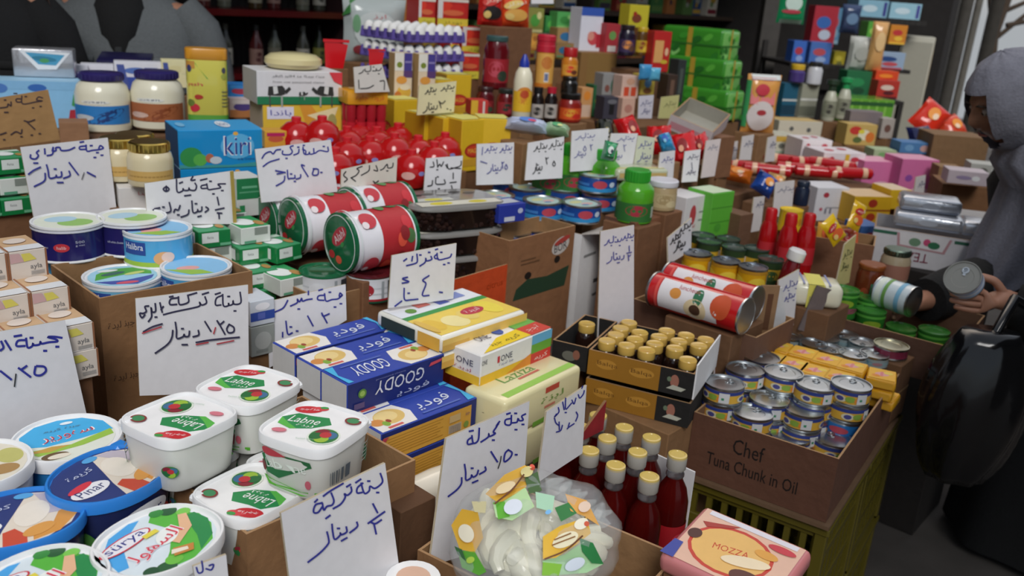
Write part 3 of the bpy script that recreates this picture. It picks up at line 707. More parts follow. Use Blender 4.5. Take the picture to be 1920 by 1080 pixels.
# ================================================================ helpers for round goods
def can(name, cat, r, h, side, top, art=None, rim=TIN, lidart=None, n=32, ring=True, lidname='lid'):
    t = empty(name, None, cat)
    b = MB()
    b.lathe([(r*.97, 0), (r, .002), (r, .004), (r*.985, .006), (r*.985, h-.006), (r*.995, h-.0045)], [rim, rim, rim, side, rim], n)
    if art: art(b, cyl_sf(r*.985, .006, h-.012))
    b.build('can_body', t)
    l = MB()
    l.lathe([(r*1.005, h-.004), (r*1.005, h), (r*.95, h), (r*.93, h-.003), (r*.6, h-.0025), (r*.58, h-.0032), (0, h-.003)], top, n)
    S = plane_sf((-r, -r, h-.0025), (1, 0, 0), (0, 1, 0), 2*r, 2*r)
    if ring:
        l.lathe([(r*.2, h-.002), (r*.2, h), (r*.14, h), (r*.14, h-.002)], TIN, 14, M=Matrix.Translation((0, r*.45, 0)))
        l.box(-.004, r*.1, h-.003, .004, r*.3, h-.001, TIN, .001)
    if lidart: lidart(l, S)
    l.build(lidname, t)
    return t
def jar(name, cat, prof, body, cap, r2, z2, h2, art=None, content=None, n=28, neck=None, ridges=True):
    """prof: outline of the jar; cap from z2, h2 high, radius r2"""
    t = empty(name, None, cat)
    b = MB()
    b.lathe(prof, body, n)
    if art:
        rm = max(p[0] for p in prof)
        art(b, lambda z0, h, r=rm: cyl_sf(r, z0, h))
    b.build('jar', t)
    if content:
        c = MB()
        c.lathe([(p[0]*.94, max(p[1], .004)) for p in prof if p[1] < content[1]], content[0], n)
        c.build('contents', t)
    l = MB()
    k = [(r2, z2), (r2*1.02, z2+.002), (r2*1.02, z2+h2-.003), (r2*.95, z2+h2), (0, z2+h2)]
    l.lathe(k, cap, n)
    if ridges:
        for i in range(n):
            a = 2*PI*i/n
            l.box(-.0012, -.0012, z2+.003, .0012, .0012, z2+h2-.004, cap, M=Matrix.Translation((math.cos(a)*r2*1.02, math.sin(a)*r2*1.02, 0)))
    l.build('lid', t)
    return t
def at(u, v, d=None, z=None): return W(u, v, d) if d else PZ(u, v, z)
RISE = []                                                    # (label, members, bottom) for cartons put underneath goods
# ================================================================ brown carton with printed tins
def ca_art(b, F):
    S = F['F']
    for i, (x, y) in enumerate(((.12, .84), (.13, .55), (.14, .28))): b.text(S, arab('jbn lydT'), x, y, .045, '4a3424', .16)
    b.poly(S, [(.12, .06), (.16, .06), (.16, .16), (.19, .16), (.14, .25), (.09, .16), (.12, .16)], '2c2018')
pA = W(185, 560, 1.5)
open_carton('cardboard_carton', 'brown carton holding printed cheese tubs, with the big 1.25 card on its front', YAWT(pA-V((0, 0, .34)), 46), .285, .225, .34, CARD, art=ca_art, flaps='')
fl = MB()
def hal_art(b, S):
    b.rect(S, 0, 0, 1, .16, 'a8c84a'); b.rect(S, 0, .92, 1, 1, 'e8ecf0')
    for k in (.0, .5):
        b.rect(S, .3+k, .4, .42+k, .85, '2a4a98'); b.text(S, 'Halibra', .36+k, .68, .22, 'f0f0f4', .1)
        b.ell(S, .5+k if k == 0 else .98, .3, .045, .24, 'e8b078'); b.ell(S, .52 if k == 0 else .96, .34, .03, .18, 'f0d0c0')
        b.ell(S, .24+k, .6, .02, .16, 'b0d8f0')
def hal_lid(b, S):
    b.ell(S, .5, .5, .44, .44, '8cc4ea'); b.ell(S, .4, .4, .16, .1, 'e8a8a0', 20); b.poly(S, [(.1, .3), (.5, .1), (.8, .2), (.6, .34)], '9cc44a')
def mk_hal(): return can('cheese_tin', 'tin', .065, .068, mat('58aee0', 'gloss'), mat('e6e8ea', 'plastic'), hal_art, WPL, hal_lid, ring=False)
def navy_art(b, S):
    for k in (0, .5):
        b.ell(S, .47+k, .45, .035, .14, 'c0303c'); b.text(S, 'halib', .47+k, .45, .1, 'e8c8c8', .04)
        b.text(S, 'soft white cheese', .37+k, .45, .08, 'b8b8cc', .08); b.text(S, '500', .55+k, .62, .08, 'b8b8cc', .04); b.text(S, 'g net', .55+k, .5, .07, 'b8b8cc', .04)
    b.rect(S, 0, .93, 1, 1, 'd8d8e0')
def navy_lid(b, S): b.ell(S, .5, .5, .45, .45, 'e6ead8'); b.ell(S, .6, .4, .24, .2, '9cc870', 10); b.ell(S, .4, .6, .22, .16, 'b8d8e8', 10)
def mk_navy(): return can('cheese_tin', 'tin', .065, .07, mat('231f5c', 'gloss'), WPL, navy_art, WPL, navy_lid, ring=False)
def green_lid(b, S):
    b.ell(S, .5, .5, .43, .43, 'a8d8ec'); b.poly(S, [(.14, .4), (.2, .66), (.4, .84), (.7, .82), (.88, .6), (.86, .46), (.6, .56), (.4, .5)], '5cae48')
    b.poly(S, [(.12, .34), (.3, .18), (.6, .1), (.82, .28), (.88, .42), (.5, .3)], '4a58a8'); b.ell(S, .5, .2, .14, .05, 'd85868'); b.ell(S, .4, .62, .16, .06, '4a7068', 15); b.ell(S, .66, .56, .14, .05, 'd8e080', 15); b.ell(S, .36, .76, .13, .05, 'f0f4f0')
def mk_grl(): return can('cheese_tin', 'tin', .07, .068, mat('7cc0e4', 'gloss'), WPL, hal_art, WPL, green_lid, ring=False)
tz = 1.125
for key, mk, u, v, z, h, ya, lb in (('hal', mk_hal, 295, 426, 1.112, .068, 30, 'pale blue cheese tub standing on top in the brown carton'), ('navy', mk_navy, 127, 412, tz, .07, 25, 'dark navy cheese tub at the beige boxes, topmost of its pair'),
        ('navy', mk_navy, 247, 404, tz, .07, 40, 'dark navy cheese tub half hidden behind the pale blue one'), ('hal', mk_hal, 138, 463, tz-.071, .068, 60, 'pale blue cheese tub underneath the navy one by the beige boxes'),
        ('hal', mk_hal, 255, 458, tz-.071, .068, 200, 'pale blue cheese tub underneath the half hidden navy one'), ('grl', mk_grl, 230, 515, 1.047, .068, 35, 'cheese tub seen from above with green and blue lid and white rim'), ('hal', mk_hal, 368, 497, 1.062, .068, 10, 'cheese tub with a sky blue lid at the torn corner of the brown carton')):
    put(key, mk, YAWT(PZ(u, v, z)-V((0, 0, h)), ya), lb)
# ================================================================ beige cheese boxes
def beige_art(b, F):
    S = F['F']
    b.rect(S, .0, .0, .05, 1, '8a5a3c'); b.rect(S, .95, 0, 1, 1, '8a5a3c'); b.text(S, 'ayla', .7, .4, .22, '6a6a6a', .3); b.poly(S, [(.06, .6), (.4, .62), (.3, .92), (.06, .94)], 'c4a0a0'); b.poly(S, [(.4, .62), (.72, .66), (.56, .9), (.34, .9)], 'd4c85c')
    for i in range(3): b.rect(S, .55, .14+i*.05, .9, .165+i*.05, 'a8a4a0')
    S = F['T']; b.rect(S, .04, .0, .96, .3, 'dcdee0'); b.ell(S, .5, .62, .3, .16, 'ded0c4', 20); b.rect(S, 0, .0, .05, 1, 'a06a48')
    S = F['L']; b.ell(S, .5, .5, .3, .24, 'd0b8a8')
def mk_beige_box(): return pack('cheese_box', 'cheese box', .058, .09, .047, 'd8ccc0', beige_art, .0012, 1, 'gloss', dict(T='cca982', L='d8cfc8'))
E1 = lambda a: V((math.cos(R(a)), math.sin(R(a)), 0))
rows = ['top', 'second', 'third', 'lowest']
mem = []
for k, (u, v, d) in enumerate(((87, 464, 1.43), (130, 536, 1.40), (176, 603, 1.37), (184, 652, 1.385))):
    c = W(u, v, d)
    for i in range((2, 3, 3, 2)[k]):
        p = c - E1(47)*(.0585*(i+1)) - V((0, 0, .047))
        mem.append(put('beigebox', mk_beige_box, YAWT(p, 47), f'small beige cheese box, {ORD[i]} from the brown carton in the {rows[k]} layer', 'beige cheese boxes'))
RISE.append(('plain brown carton underneath the beige cheese boxes', mem))
# green and white cheese boxes
def gw_art(b, F):
    S = F['F']; b.rect(S, .1, .3, .62, .9, 'dfe3df'); b.text(S, 'feta', .36, .62, .16, '7a7a7a', .2); b.rect(S, .66, .08, 1, .24, '6ab088')
    S = F['L']; b.rect(S, .12, .2, .8, .85, 'd8dcd8')
    S = F['T']; b.ell(S, .4, .5, .3, .24, 'eef2ee', 10); b.rect(S, .0, .72, 1, .9, 'cfe6d4'); b.ell(S, .8, .3, .12, .16, 'b88a4c')
def mk_gw(): return pack('feta_box', 'cheese box', .068, .095, .036, '167a40', gw_art, .0012, 1, 'gloss', dict(T='3f9c68'))
def gw2_art(b, F):
    S = F['F']; b.rect(S, .45, .5, .9, .95, '8a9088'); b.rect(S, .1, .05, .5, .2, '60a080')
    S = F['T']; b.ell(S, .4, .5, .34, .3, 'eef2ee', 10); b.ell(S, .8, .3, .14, .2, 'b88a4c')
def mk_gw2(): return pack('feta_box', 'cheese box', .068, .095, .036, 'dcded8', gw2_art, .0012, 1, 'gloss', dict(T='2f9a58', L='cfd4cc'))
mem = []
for key, mk, u, v, z, ya, lb in (('gw2', mk_gw2, 452, 429, 1.082, 44, 'white-fronted feta box on top of the green pile, next to the lying tins'), ('gw', mk_gw, 372, 436, 1.082, 40, 'green feta box on top of the pile beside the pale blue cheese tub'), ('gw2', mk_gw2, 408, 404, 1.085, 42, 'white-fronted feta box at the back of the pile, under the brown-edged card'),
        ('gw', mk_gw, 449, 468, 1.044, 42, 'green feta box in the second layer with its white label towards the aisle'), ('gw', mk_gw, 519, 466, 1.044, 55, 'green feta box in the second layer jutting out beneath the lying tins'), ('gw2', mk_gw2, 376, 468, 1.044, 42, 'feta box in the second layer behind the sky blue tub lid'),
        ('gw', mk_gw, 466, 514, 1.006, 44, 'green feta box in the third layer beside the torn carton corner'), ('gw2', mk_gw2, 526, 526, 1.004, 48, 'feta box in the third layer above the long card'), ('gw', mk_gw, 462, 552, .968, 44, 'green feta box in the lowest layer above the long white card')):
    mem.append(put(key, mk, YAWT(PZ(u, v, z)-V((0, 0, .036)), ya), lb))
RISE.append(('plain brown carton underneath the pile of green feta boxes', mem))
mem = []
for k in range(3):
    for i in range(2):
        p = W(58+k*3, 288+k*38, 1.98) - E1(48)*(.069*(i+1)) - V((0, 0, .042))
        mem.append(put('gw' if k != 1 else 'gw2', mk_gw, YAWT(p, 48), f'feta box behind the blue pen card by the jars, {ORD[i]} in the {ORD[k]} layer', 'feta boxes behind the card by the jars'))
RISE.append(('plain brown carton underneath the feta boxes at the picture edge', mem))
def gtall(b, F): S = F['F']; b.rect(S, 0, .46, 1, 1, '1c7a48'); b.rect(S, .1, .62, .9, .66, '5aa078'); b.rect(S, .2, .74, .8, .8, '6ab088'); b.rect(S, .1, .15, .3, .3, '2a8a50')
t = pack('feta_box', 'cheese box', .062, .08, .09, 'd4d6d2', gtall, .001); t.matrix_world = YAWT(W(443, 336, 2.04)-V((0, 0, .09)), 40)
tag(t, 'upright feta box, green above white, beside the large 1.50 card', None); RISE.append(('plain brown carton underneath the upright feta box', [t]))
def bw(b, F): S = F['F']; b.rect(S, 0, .2, 1, .55, '2c4aa0'); b.rect(S, .3, .25, .6, .5, '5868b8'); b.ell(S, .5, .75, .3, .15, 'f0f0f4')
t = pack('cheese_box', 'cheese box', .05, .07, .05, 'd0d6de', bw, .001); t.matrix_world = YAWT(W(469, 567, 1.66)-V((0, 0, .05)), 45); tag(t, 'small white and blue box beneath the green feta boxes', None)
def gy(b, F): S = F['F']; b.ell(S, .5, .5, .35, .3, 'b8bab4'); b.rect(S, .2, .1, .7, .2, '8a8e88')
t2 = pack('cheese_box', 'cheese box', .05, .07, .06, '9ea29c', gy, .001); t2.matrix_world = YAWT(W(469, 567, 1.66)-V((0, 0, .112)), 45); tag(t2, 'small grey box below the white and blue one beside the 1.25 card', None)
RISE.append(('plain brown carton underneath the two small boxes by the 1.25 card', [t, t2]))
# ================================================================ gold-lidded jars, sauce jars, kiri
JG = mat('d9cba6', 'gloss')
def gold_art(b, S):
    s = S(.015, .035); b.rect(s, .3, .05, .7, .7, 'cfa860'); b.rect(s, .34, .3, .66, .4, 'b08a48')
def mk_goldjar(): return jar('honey_jar', 'jar', [(.035, 0), (.048, .004), (.05, .012), (.05, .06), (.046, .075), (.038, .082)], JG, GOLD, .043, .078, .022, gold_art)
base = []
t = pack('cheese_box', 'cheese box', .1, .1, .05, 'dedbd8', lambda b, F: (b.text(F['F'], arab('jbnT byDa'), .66, .7, .2, 'c04858', .5), b.text(F['F'], arab('krym'), .7, .45, .14, 'c04858', .25)), .001)
t.matrix_world = YAWT(W(222, 353, 2.02)-V((0, 0, .05)), 30); tag(t, 'white box with pink writing under the gold-lidded jars', None); base.append(t)
for u, v, d, lb in ((284, 346, 2.04, 'gold-lidded jar of cream honey standing in front of the other two'), (229, 336, 2.1, 'gold-lidded jar of cream honey touching the blue pen card'), (257, 325, 2.2, 'gold-lidded jar of cream honey at the back beside the blue boxes')):
    base.append(put('goldjar', mk_goldjar, YAWT(W(u, v, d), 20), lb))
RISE.append(('plain brown carton underneath the gold-lidded jars', base))
CREAMY = mat('e4dfc8', 'gloss')
def mj_art(c):
    def f(b, S):
        s = S(.02, .085); s.w *= .96
        b.rect(s, .3, .08, .72, .72, c[0]); b.poly(s, [(.3, .6), (.4, .72), (.5, .6), (.42, .5)], c[1]); b.ell(s, .55, .36, .12, .16, c[2], 20); b.ell(s, .4, .3, .07, .1, c[3])
        b.ell(s, .48, .84, .09, .07, 'e8e8e0'); b.text(s, arab('alqSym'), .48, .84, .07, '3a4a6a', .14)
    return f
MJP = [(.07, 0), (.077, .006), (.078, .02), (.078, .11), (.07, .135), (.055, .15), (.05, .156)]
def mk_mj(): return jar('cream_jar', 'jar', MJP, CREAMY, mat('322a68', 'plastic'), .062, .15, .022, mj_art(('2b7ec4', 'd8b03c', '1c3c78', 'c8ccd0')))
def mk_mj2(): return jar('cream_jar', 'jar', MJP, CREAMY, mat('322a68', 'plastic'), .062, .15, .022, mj_art(('a8623a', 'c8906a', '8a4420', 'd8b8a8')))
base = [put('mj', mk_mj, YAWT(W(197, 243, 2.72), 22), 'big jar of white cream with a blue wave label and navy lid'), put('mj2', mk_mj2, YAWT(W(299, 238, 2.78), 18), 'big jar of white cream with a brown label and navy lid')]
RISE.append(('plain brown carton underneath the big cream jars', base))
def kiri_art(b, F):
    S = F['F']
    b.poly(S, [(0, .1), (.6, .06), (1, .14), (1, 0), (0, 0)], '3f9a9c'); b.ell(S, .14, .3, .13, .26, '2f9048'); b.ell(S, .24, .22, .08, .16, '58b04c'); b.ell(S, .35, .26, .05, .12, 'b86a4c'); b.ell(S, .42, .2, .07, .1, 'c8d4dc')
    b.ell(S, .68, .56, .2, .34, '5cb4e4'); b.text(S, 'kiri', .68, .58, .52, 'f4f4f8', .33); b.text(S, 'kiri', .68, .58, .48, '23308a', .3); b.ell(S, .66, .9, .03, .05, 'e8b040')
    b.text(S, 'a la creme', .78, .22, .07, '1c4888', .2)
    S = F['T']; b.ell(S, .6, .5, .08, .3, 'e4ecf4'); b.text(S, 'kiri', .6, .5, .3, '2a3c8c', .1); b.ell(S, .1, .5, .05, .2, '7cc0e8')
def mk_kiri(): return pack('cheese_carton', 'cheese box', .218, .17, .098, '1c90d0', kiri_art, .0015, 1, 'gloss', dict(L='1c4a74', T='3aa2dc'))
kp = W(333, 245, 2.25)
base = [put('kiri', mk_kiri, YAWT(kp-V((0, 0, .098)), 32), 'sky blue soft cheese box, upper of two, in front of the cream jars', 'sky blue soft cheese boxes'), put('kiri', mk_kiri, YAWT(kp-V((0, 0, .198))+E1(32)*.002, 32), 'sky blue soft cheese box lying underneath the upper one', 'sky blue soft cheese boxes')]
RISE.append(('plain brown carton underneath the sky blue boxes', base))
# light blue box, silver box, carton behind, milk packs
def lb_art(b, F):
    S = F['F']; b.rect(S, 0, .82, 1, 1, '86bce4'); b.ell(S, .12, .84, .08, .1, '4a7cc4'); b.ell(S, .48, .86, .09, .08, '2f68b8'); b.poly(S, [(.78, 0), (1, 0), (1, .9), (.86, .6)], 'dfe8ea'); b.poly(S, [(.8, .5), (.84, .86), (.9, .6), (1, .4), (.98, .34)], '3f9a50'); b.poly(S, [(.76, .2), (.96, .24), (.9, .42), (.78, .4)], 'b02838'); b.rect(S, .78, .0, .96, .18, '2f6a98')
t = pack('cheese_carton', 'cheese box', .28, .12, .14, '8cc4ec', lb_art, .001, 1, 'paper', dict(T='a8d4f0')); t.matrix_world = YAWT(W(-28, 150, 2.62)-V((0, 0, .14)), 24); tag(t, 'pale blue carton behind the brown cardboard price sign', None)
t2 = pack('butter_block', 'butter block', .17, .1, .085, 'c4c4c8', lambda b, F: (b.poly(F['F'], [(.12, .95), (.95, .9), (.7, .3), (.4, .28)], 'e8eaec'), b.poly(F['F'], [(.22, .88), (.86, .82), (.7, .44), (.42, .46)], '4a9cc0'), b.ell(F['F'], .52, .66, .2, .09, '2f7c98', -5), b.ell(F['F'], .52, .6, .08, .08, '4a9a60')), .006, 2, 'foil', dict(L='4a5058'))
t2.matrix_world = YAWT(W(20, 90, 2.7)-V((0, 0, .085)), 22); tag(t2, 'silver wrapped block with a blue emblem on top of the pale blue carton', None)
RISE.append(('plain brown carton underneath the pale blue carton', [t]))
t = pack('cardboard_box', 'box', .075, .08, .06, '9a7050', None, .001, 1, 'card'); t.matrix_world = YAWT(W(110, 230, 2.5)-V((0, 0, .06)), 28); tag(t, 'small plain brown box next to the big jar with the blue label', None); RISE.append(('plain brown carton underneath the small plain brown box', [t]))
def wb(hx, hy):
    def f(b, F):
        S = F['F']; b.rect(S, .0, .0, 1, .45, hx); b.ell(S, .45, .68, .25, .12, hy); b.rect(S, .62, .5, .9, .8, hx); b.poly(S, [(.1, .0), (.3, .0), (.2, .9), (.05, .9)], '4858a0')
    return f
base = []
for u, v, d, w_, h_, col, a, b_, lb in ((100, 122, 2.86, .1, .09, 'e0e0ea', '3c3a90', 'a83850', 'white and navy milk packet behind the big cream jars, nearest the silver block'), (150, 120, 2.92, .1, .09, 'e4e4ec', '322c88', 'c03848', 'white and navy milk packet with a red mark behind the jar with the blue label'), (213, 115, 2.95, .15, .09, 'e4e4ec', '3850a8', '5878c0', 'white and blue milk packet behind the two big cream jars'), (302, 112, 2.98, .1, .09, 'e8dfae', 'e8dcaa', 'e0d49c', 'plain cream-coloured packet beside the tall yellow shaker')):
    t = pack('milk_packet', 'packet', w_, .06, h_, col, wb(a, b_), .001); t.matrix_world = YAWT(W(u, v, d)-V((0, 0, h_)), 24); tag(t, lb, None); base.append(t)
RISE.append(('plain brown carton underneath the milk packets', base))
# tall yellow shaker
def shaker():
    t = empty('powder_canister', None, 'canister')
    b = MB(); b.lathe([(.94, 0), (1, .004), (1, .18)], mat('dcd260', 'gloss'), 32, .058, .038, 3.5)
    S = cyl_sf(.048, .004, .176, 1.2, .8, 3.5); S.w = .31
    f0 = S.fn
    def fn(x, y, e):
        ux, uy = se((x/S.w-.5)*2*PI-PI/2, 3.5); return V((ux*(.058+e), uy*(.038+e), y+.004))
    S.fn = fn
    b.rect(S, .3, .0, .74, .1, '5aa03c'); b.poly(S, [(.44, .95), (.7, .95), (.7, .6), (.6, .52), (.5, .7)], '4a9c38'); b.rect(S, .3, .86, .44, .98, 'c8903c'); b.ell(S, .37, .86, .035, .06, '3a3a68'); b.ell(S, .62, .84, .03, .05, '4a4a58'); b.ell(S, .62, .74, .04, .05, 'a0a848')
    b.text(S, 'yesh', .42, .6, .07, 'c8384c', .14); b.ell(S, .42, .22, .05, .07, 'c82838'); b.ell(S, .38, .3, .05, .06, '6a7a30'); b.ell(S, .46, .4, .03, .04, 'b03020')
    for i in range(5): b.rect(S, .58, .24+i*.06, .7, .26+i*.06, '7a7a58')
    b.build('canister_body', t)
    c = MB(); c.lathe([(1, .18), (1.03, .182), (1.03, .208), (.98, .212), (0, .212)], mat('d0902c', 'plastic'), 32, .058, .038, 3.5); c.build('cap', t)
    return t
t = shaker(); t.matrix_world = YAWT(W(391, 226, 2.68), 20); tag(t, 'tall yellow and green canister with an orange cap', None); RISE.append(('plain brown carton underneath the yellow canister', [t]))
def sm(h1, h2, h3):
    def f(b, F): S = F['F']; b.rect(S, 0, 0, 1, .4, h1); b.ell(S, .5, .55, .35, .2, h2); b.rect(S, .1, .7, .9, .9, h3)
    return f
base = []
for u, v, d, w_, h_, col, a3, lb in ((426, 157, 2.8, .085, .05, '2878c0', ('2c86cc', 'b03850', '3a8cd0'), 'small bright blue packet beside the yellow canister'), (430, 184, 2.78, .08, .06, 'e0ccc8', ('d08850', '5a4890', 'e8dcd8'), 'small pinkish packet underneath the bright blue one'), (496, 246, 2.33, .058, .045, 'd8a030', ('d89830', 'c85838', 'b81858'), 'small magenta and orange packet beside the sky blue box')):
    t = pack('sweet_packet', 'packet', w_, .06, h_, col, sm(*a3), .001); t.matrix_world = YAWT(W(u, v, d)-V((0, 0, h_)), 28); tag(t, lb, None); base.append(t)
RISE.append(('plain brown carton underneath the bright blue packet', base[:2])); RISE.append(('plain brown carton underneath the magenta packet', base[2:]))
# cow box and yellow puffs box
def cow(b, S, x, y, k, fl=1):
    q = lambda pts, m: b.poly(S, [(x+fl*a*k, y+c*k*3.4) for a, c in pts], m)
    q([(-.5, -.1), (-.45, .3), (.35, .34), (.5, .2), (.5, -.05), (.2, -.12)], '30302e'); q([(-.2, .3), (.05, .32), (.1, .0), (-.15, -.05)], 'dcdcd8')
    q([(-.42, -.1), (-.34, -.1), (-.34, -.6), (-.42, -.6)], '4a4a48'); q([(.26, -.1), (.36, -.1), (.36, -.6), (.26, -.6)], 'a8aaa4'); q([(.45, .1), (.75, .3), (.85, .18), (.55, -.05)], '30302e')
def cow_art(b, F):
    S = F['F']; b.rect(S, 0, 0, 1, .24, '1f7a4c'); cow(b, S, .22, .34, .2); cow(b, S, .8, .34, .2, -1); cow(b, S, .52, .3, .08)
    b.text(S, arab('jbnT bydaA mn Hlyb albqr'), .48, .86, .09, '5a5a5a', .62); b.text(S, 'From cow pasteurised cheese', .48, .68, .07, '6a6a6a', .6); b.poly(S, [(.84, 1), (.9, .72), (1, .6), (1, 1)], 'd83c48')
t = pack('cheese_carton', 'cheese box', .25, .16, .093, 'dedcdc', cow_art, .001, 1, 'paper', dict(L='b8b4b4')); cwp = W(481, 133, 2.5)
t.matrix_world = YAWT(cwp-V((0, 0, .093)), 31); tag(t, 'white carton printed with cows on a green meadow', None)
def panda_art(b, F):
    S = F['F']; b.poly(S, [(.6, 0), (.45, 1), (.6, 1), (.8, .4)], 'e09830'); b.poly(S, [(.55, .7), (.95, .95), (.9, .6), (.75, .5)], 'f0dfae'); b.rect(S, .05, .6, .38, .95, 'e4e0ee'); b.text(S, arab('bandA'), .22, .76, .2, '3a3a9c', .26)
    b.poly(S, [(.2, .0), (.7, .0), (.64, .3), (.5, .44), (.34, .3)], '8a1c24'); b.ell(S, .5, .32, .1, .14, 'd08030'); b.ell(S, .38, .14, .12, .14, '701820'); b.ell(S, .56, .14, .06, .1, 'c8a050'); b.ell(S, .87, .5, .06, .24, 'a8a060'); b.rect(S, .74, .0, 1, .26, 'dcd8dc')
t2 = pack('snack_carton', 'snack box', .235, .15, .1, 'e6bc38', panda_art, .001, 1, 'paper', dict(L='b8a898')); t2.matrix_world = YAWT(cwp-V((0, 0, .195))+E1(31)*.016+E1(121)*.002, 31); tag(t2, 'yellow carton of puffed sweets under the white cow carton', None)
RISE.append(('plain brown carton underneath the yellow carton of sweets', [t2]))
b = MB(); b.lathe([(.03, 0), (.072, .004), (.083, .016), (.082, .03), (.066, .042), (.03, .047), (0, .047)], mat('dccf9c', 'gloss'), 40); t = b.build('round_cheese'); t.matrix_world = Matrix.Translation(cwp+E1(31)*.13+E1(121)*.085); tag(t, 'whole pale yellow cheese wheel on top of the white cow carton', 'cheese')
# red packets behind
def tri(h):
    b = MB(); b.add([(-.04, 0, 0), (.035, 0, 0), (.055, 0, .1), (-.045, 0, .115), (-.03, .05, 0), (.03, .05, 0), (.045, .02, .1), (-.035, .02, .115)], [(3, 2, 1, 0), (4, 5, 6, 7), (0, 1, 5, 4), (1, 2, 6, 5), (2, 3, 7, 6), (3, 0, 4, 7)], mat(h, 'gloss'))
    b.box(-.05, -.003, .108, .06, .003, .12, mat(h, 'gloss')); return tag(b.build('snack_bag'), None, 'snack bag')
base = []
for u, v, d, lb in ((628, 128, 2.75, 'red standing bag beside the cheese wheel'), (704, 128, 2.85, 'red standing bag peeping out behind the sultana card')):
    base.append(put('tri', lambda: tri('c8101c'), YAWT(W(u, v, d), 20) @ Matrix.Scale(.72 if u < 650 else .5, 4), lb))
RISE.append(('plain brown carton underneath the red standing bag by the cheese wheel', base[:1])); RISE.append(('plain brown carton underneath the red standing bag behind the sultana card', base[1:]))
def shrink():
    t = empty('jelly_cup_pack', None, 'cup pack')
    b = MB(); b.box(0, 0, .085, .125, .1, .125, mat('e0a028', 'gloss'), .004, 2); S = plane_sf((0, 0, .085), (1, 0, 0), (0, 0, 1), .125, .04); b.text(S, arab('jlyh'), .35, .5, .5, 'c8501c', .3); b.text(S, arab('frwlT'), .74, .5, .5, 'c8501c', .3); b.build('wrapper', t)
    for r_ in range(2):
        for i in range(4):
            c = MB(); M = Matrix.Translation((.0157+i*.0312, .016+r_*.034, 0)); c.lathe([(.013, .034), (.0155, .05), (.0155, .084)], mat('a8202c', 'gloss'), 14, M=M); c.lathe([(.0145, .0), (.0155, .03), (.0155, .034), (.013, .034)], mat('c02432', 'gloss'), 14, M=M)
            c.build('cup', t)
    return t
t = shrink(); t.matrix_world = YAWT(W(651, 252, 2.6), 30); tag(t, 'shrink-wrapped pack of red jelly cups with an orange top', None); RISE.append(('plain brown carton underneath the jelly cups', [t]))
# ================================================================ red round tomato pouches
def mk_tom():
    t = empty('tomato_pouch', None, 'pouch')
    b = MB(); b.lathe([(.012, 0), (.036, .006), (.049, .03), (.05, .05), (.042, .075), (.026, .09), (.012, .094)], mat('b41416', 'gloss'), 22)
    S = cyl_sf(.0495, .03, .03); b.ell(S, .5, .4, .06, .35, 'e0a8a0'); b.ell(S, .62, .6, .03, .2, '8a8ac8'); b.build('pouch_body', t)
    c = MB(); c.lathe([(.013, .092), (.013, .104), (.011, .106), (0, .106)], mat('c8202a', 'plastic'), 14); c.build('cap', t)
    return t
mem = []
TP = [(628, 352, 2.3), (650, 330, 2.38), (692, 326, 2.44), (738, 320, 2.46), (770, 352, 2.42), (812, 336, 2.47), (782, 322, 2.56), (832, 316, 2.58), (852, 306, 2.68), (705, 306, 2.56), (650, 306, 2.52), (556, 292, 2.42), (604, 290, 2.42), (668, 290, 2.66), (745, 296, 2.68)]
for i, (u, v, d) in enumerate(TP):
    mem.append(put('tom', mk_tom, YAWT(W(u, v, d), i*37 % 60-30), f'glossy red tomato pouch, {("next to the 1.50 card", "behind the 1.50 card", "above the grey-beige card", "over the edge of the grey-beige card", "between the grey-beige card and the small half dinar card", "just beside the small half dinar card", "under the yellow boxes, front row", "against the yellow boxes near the olive card", "in the shade behind the olive card", "below the jelly cups", "above the 1.50 card", "beside the magenta packet", "below the puffed sweets carton", "at the foot of the jelly cups", "at the foot of the yellow boxes")[i]}', 'red tomato pouches'))
for i in range(0, 15): RISE.append((f'plain brown carton carrying the {ORD[i % 13]} tomato pouch {"of the back" if i > 12 else "of the front"} row', [mem[i]]))
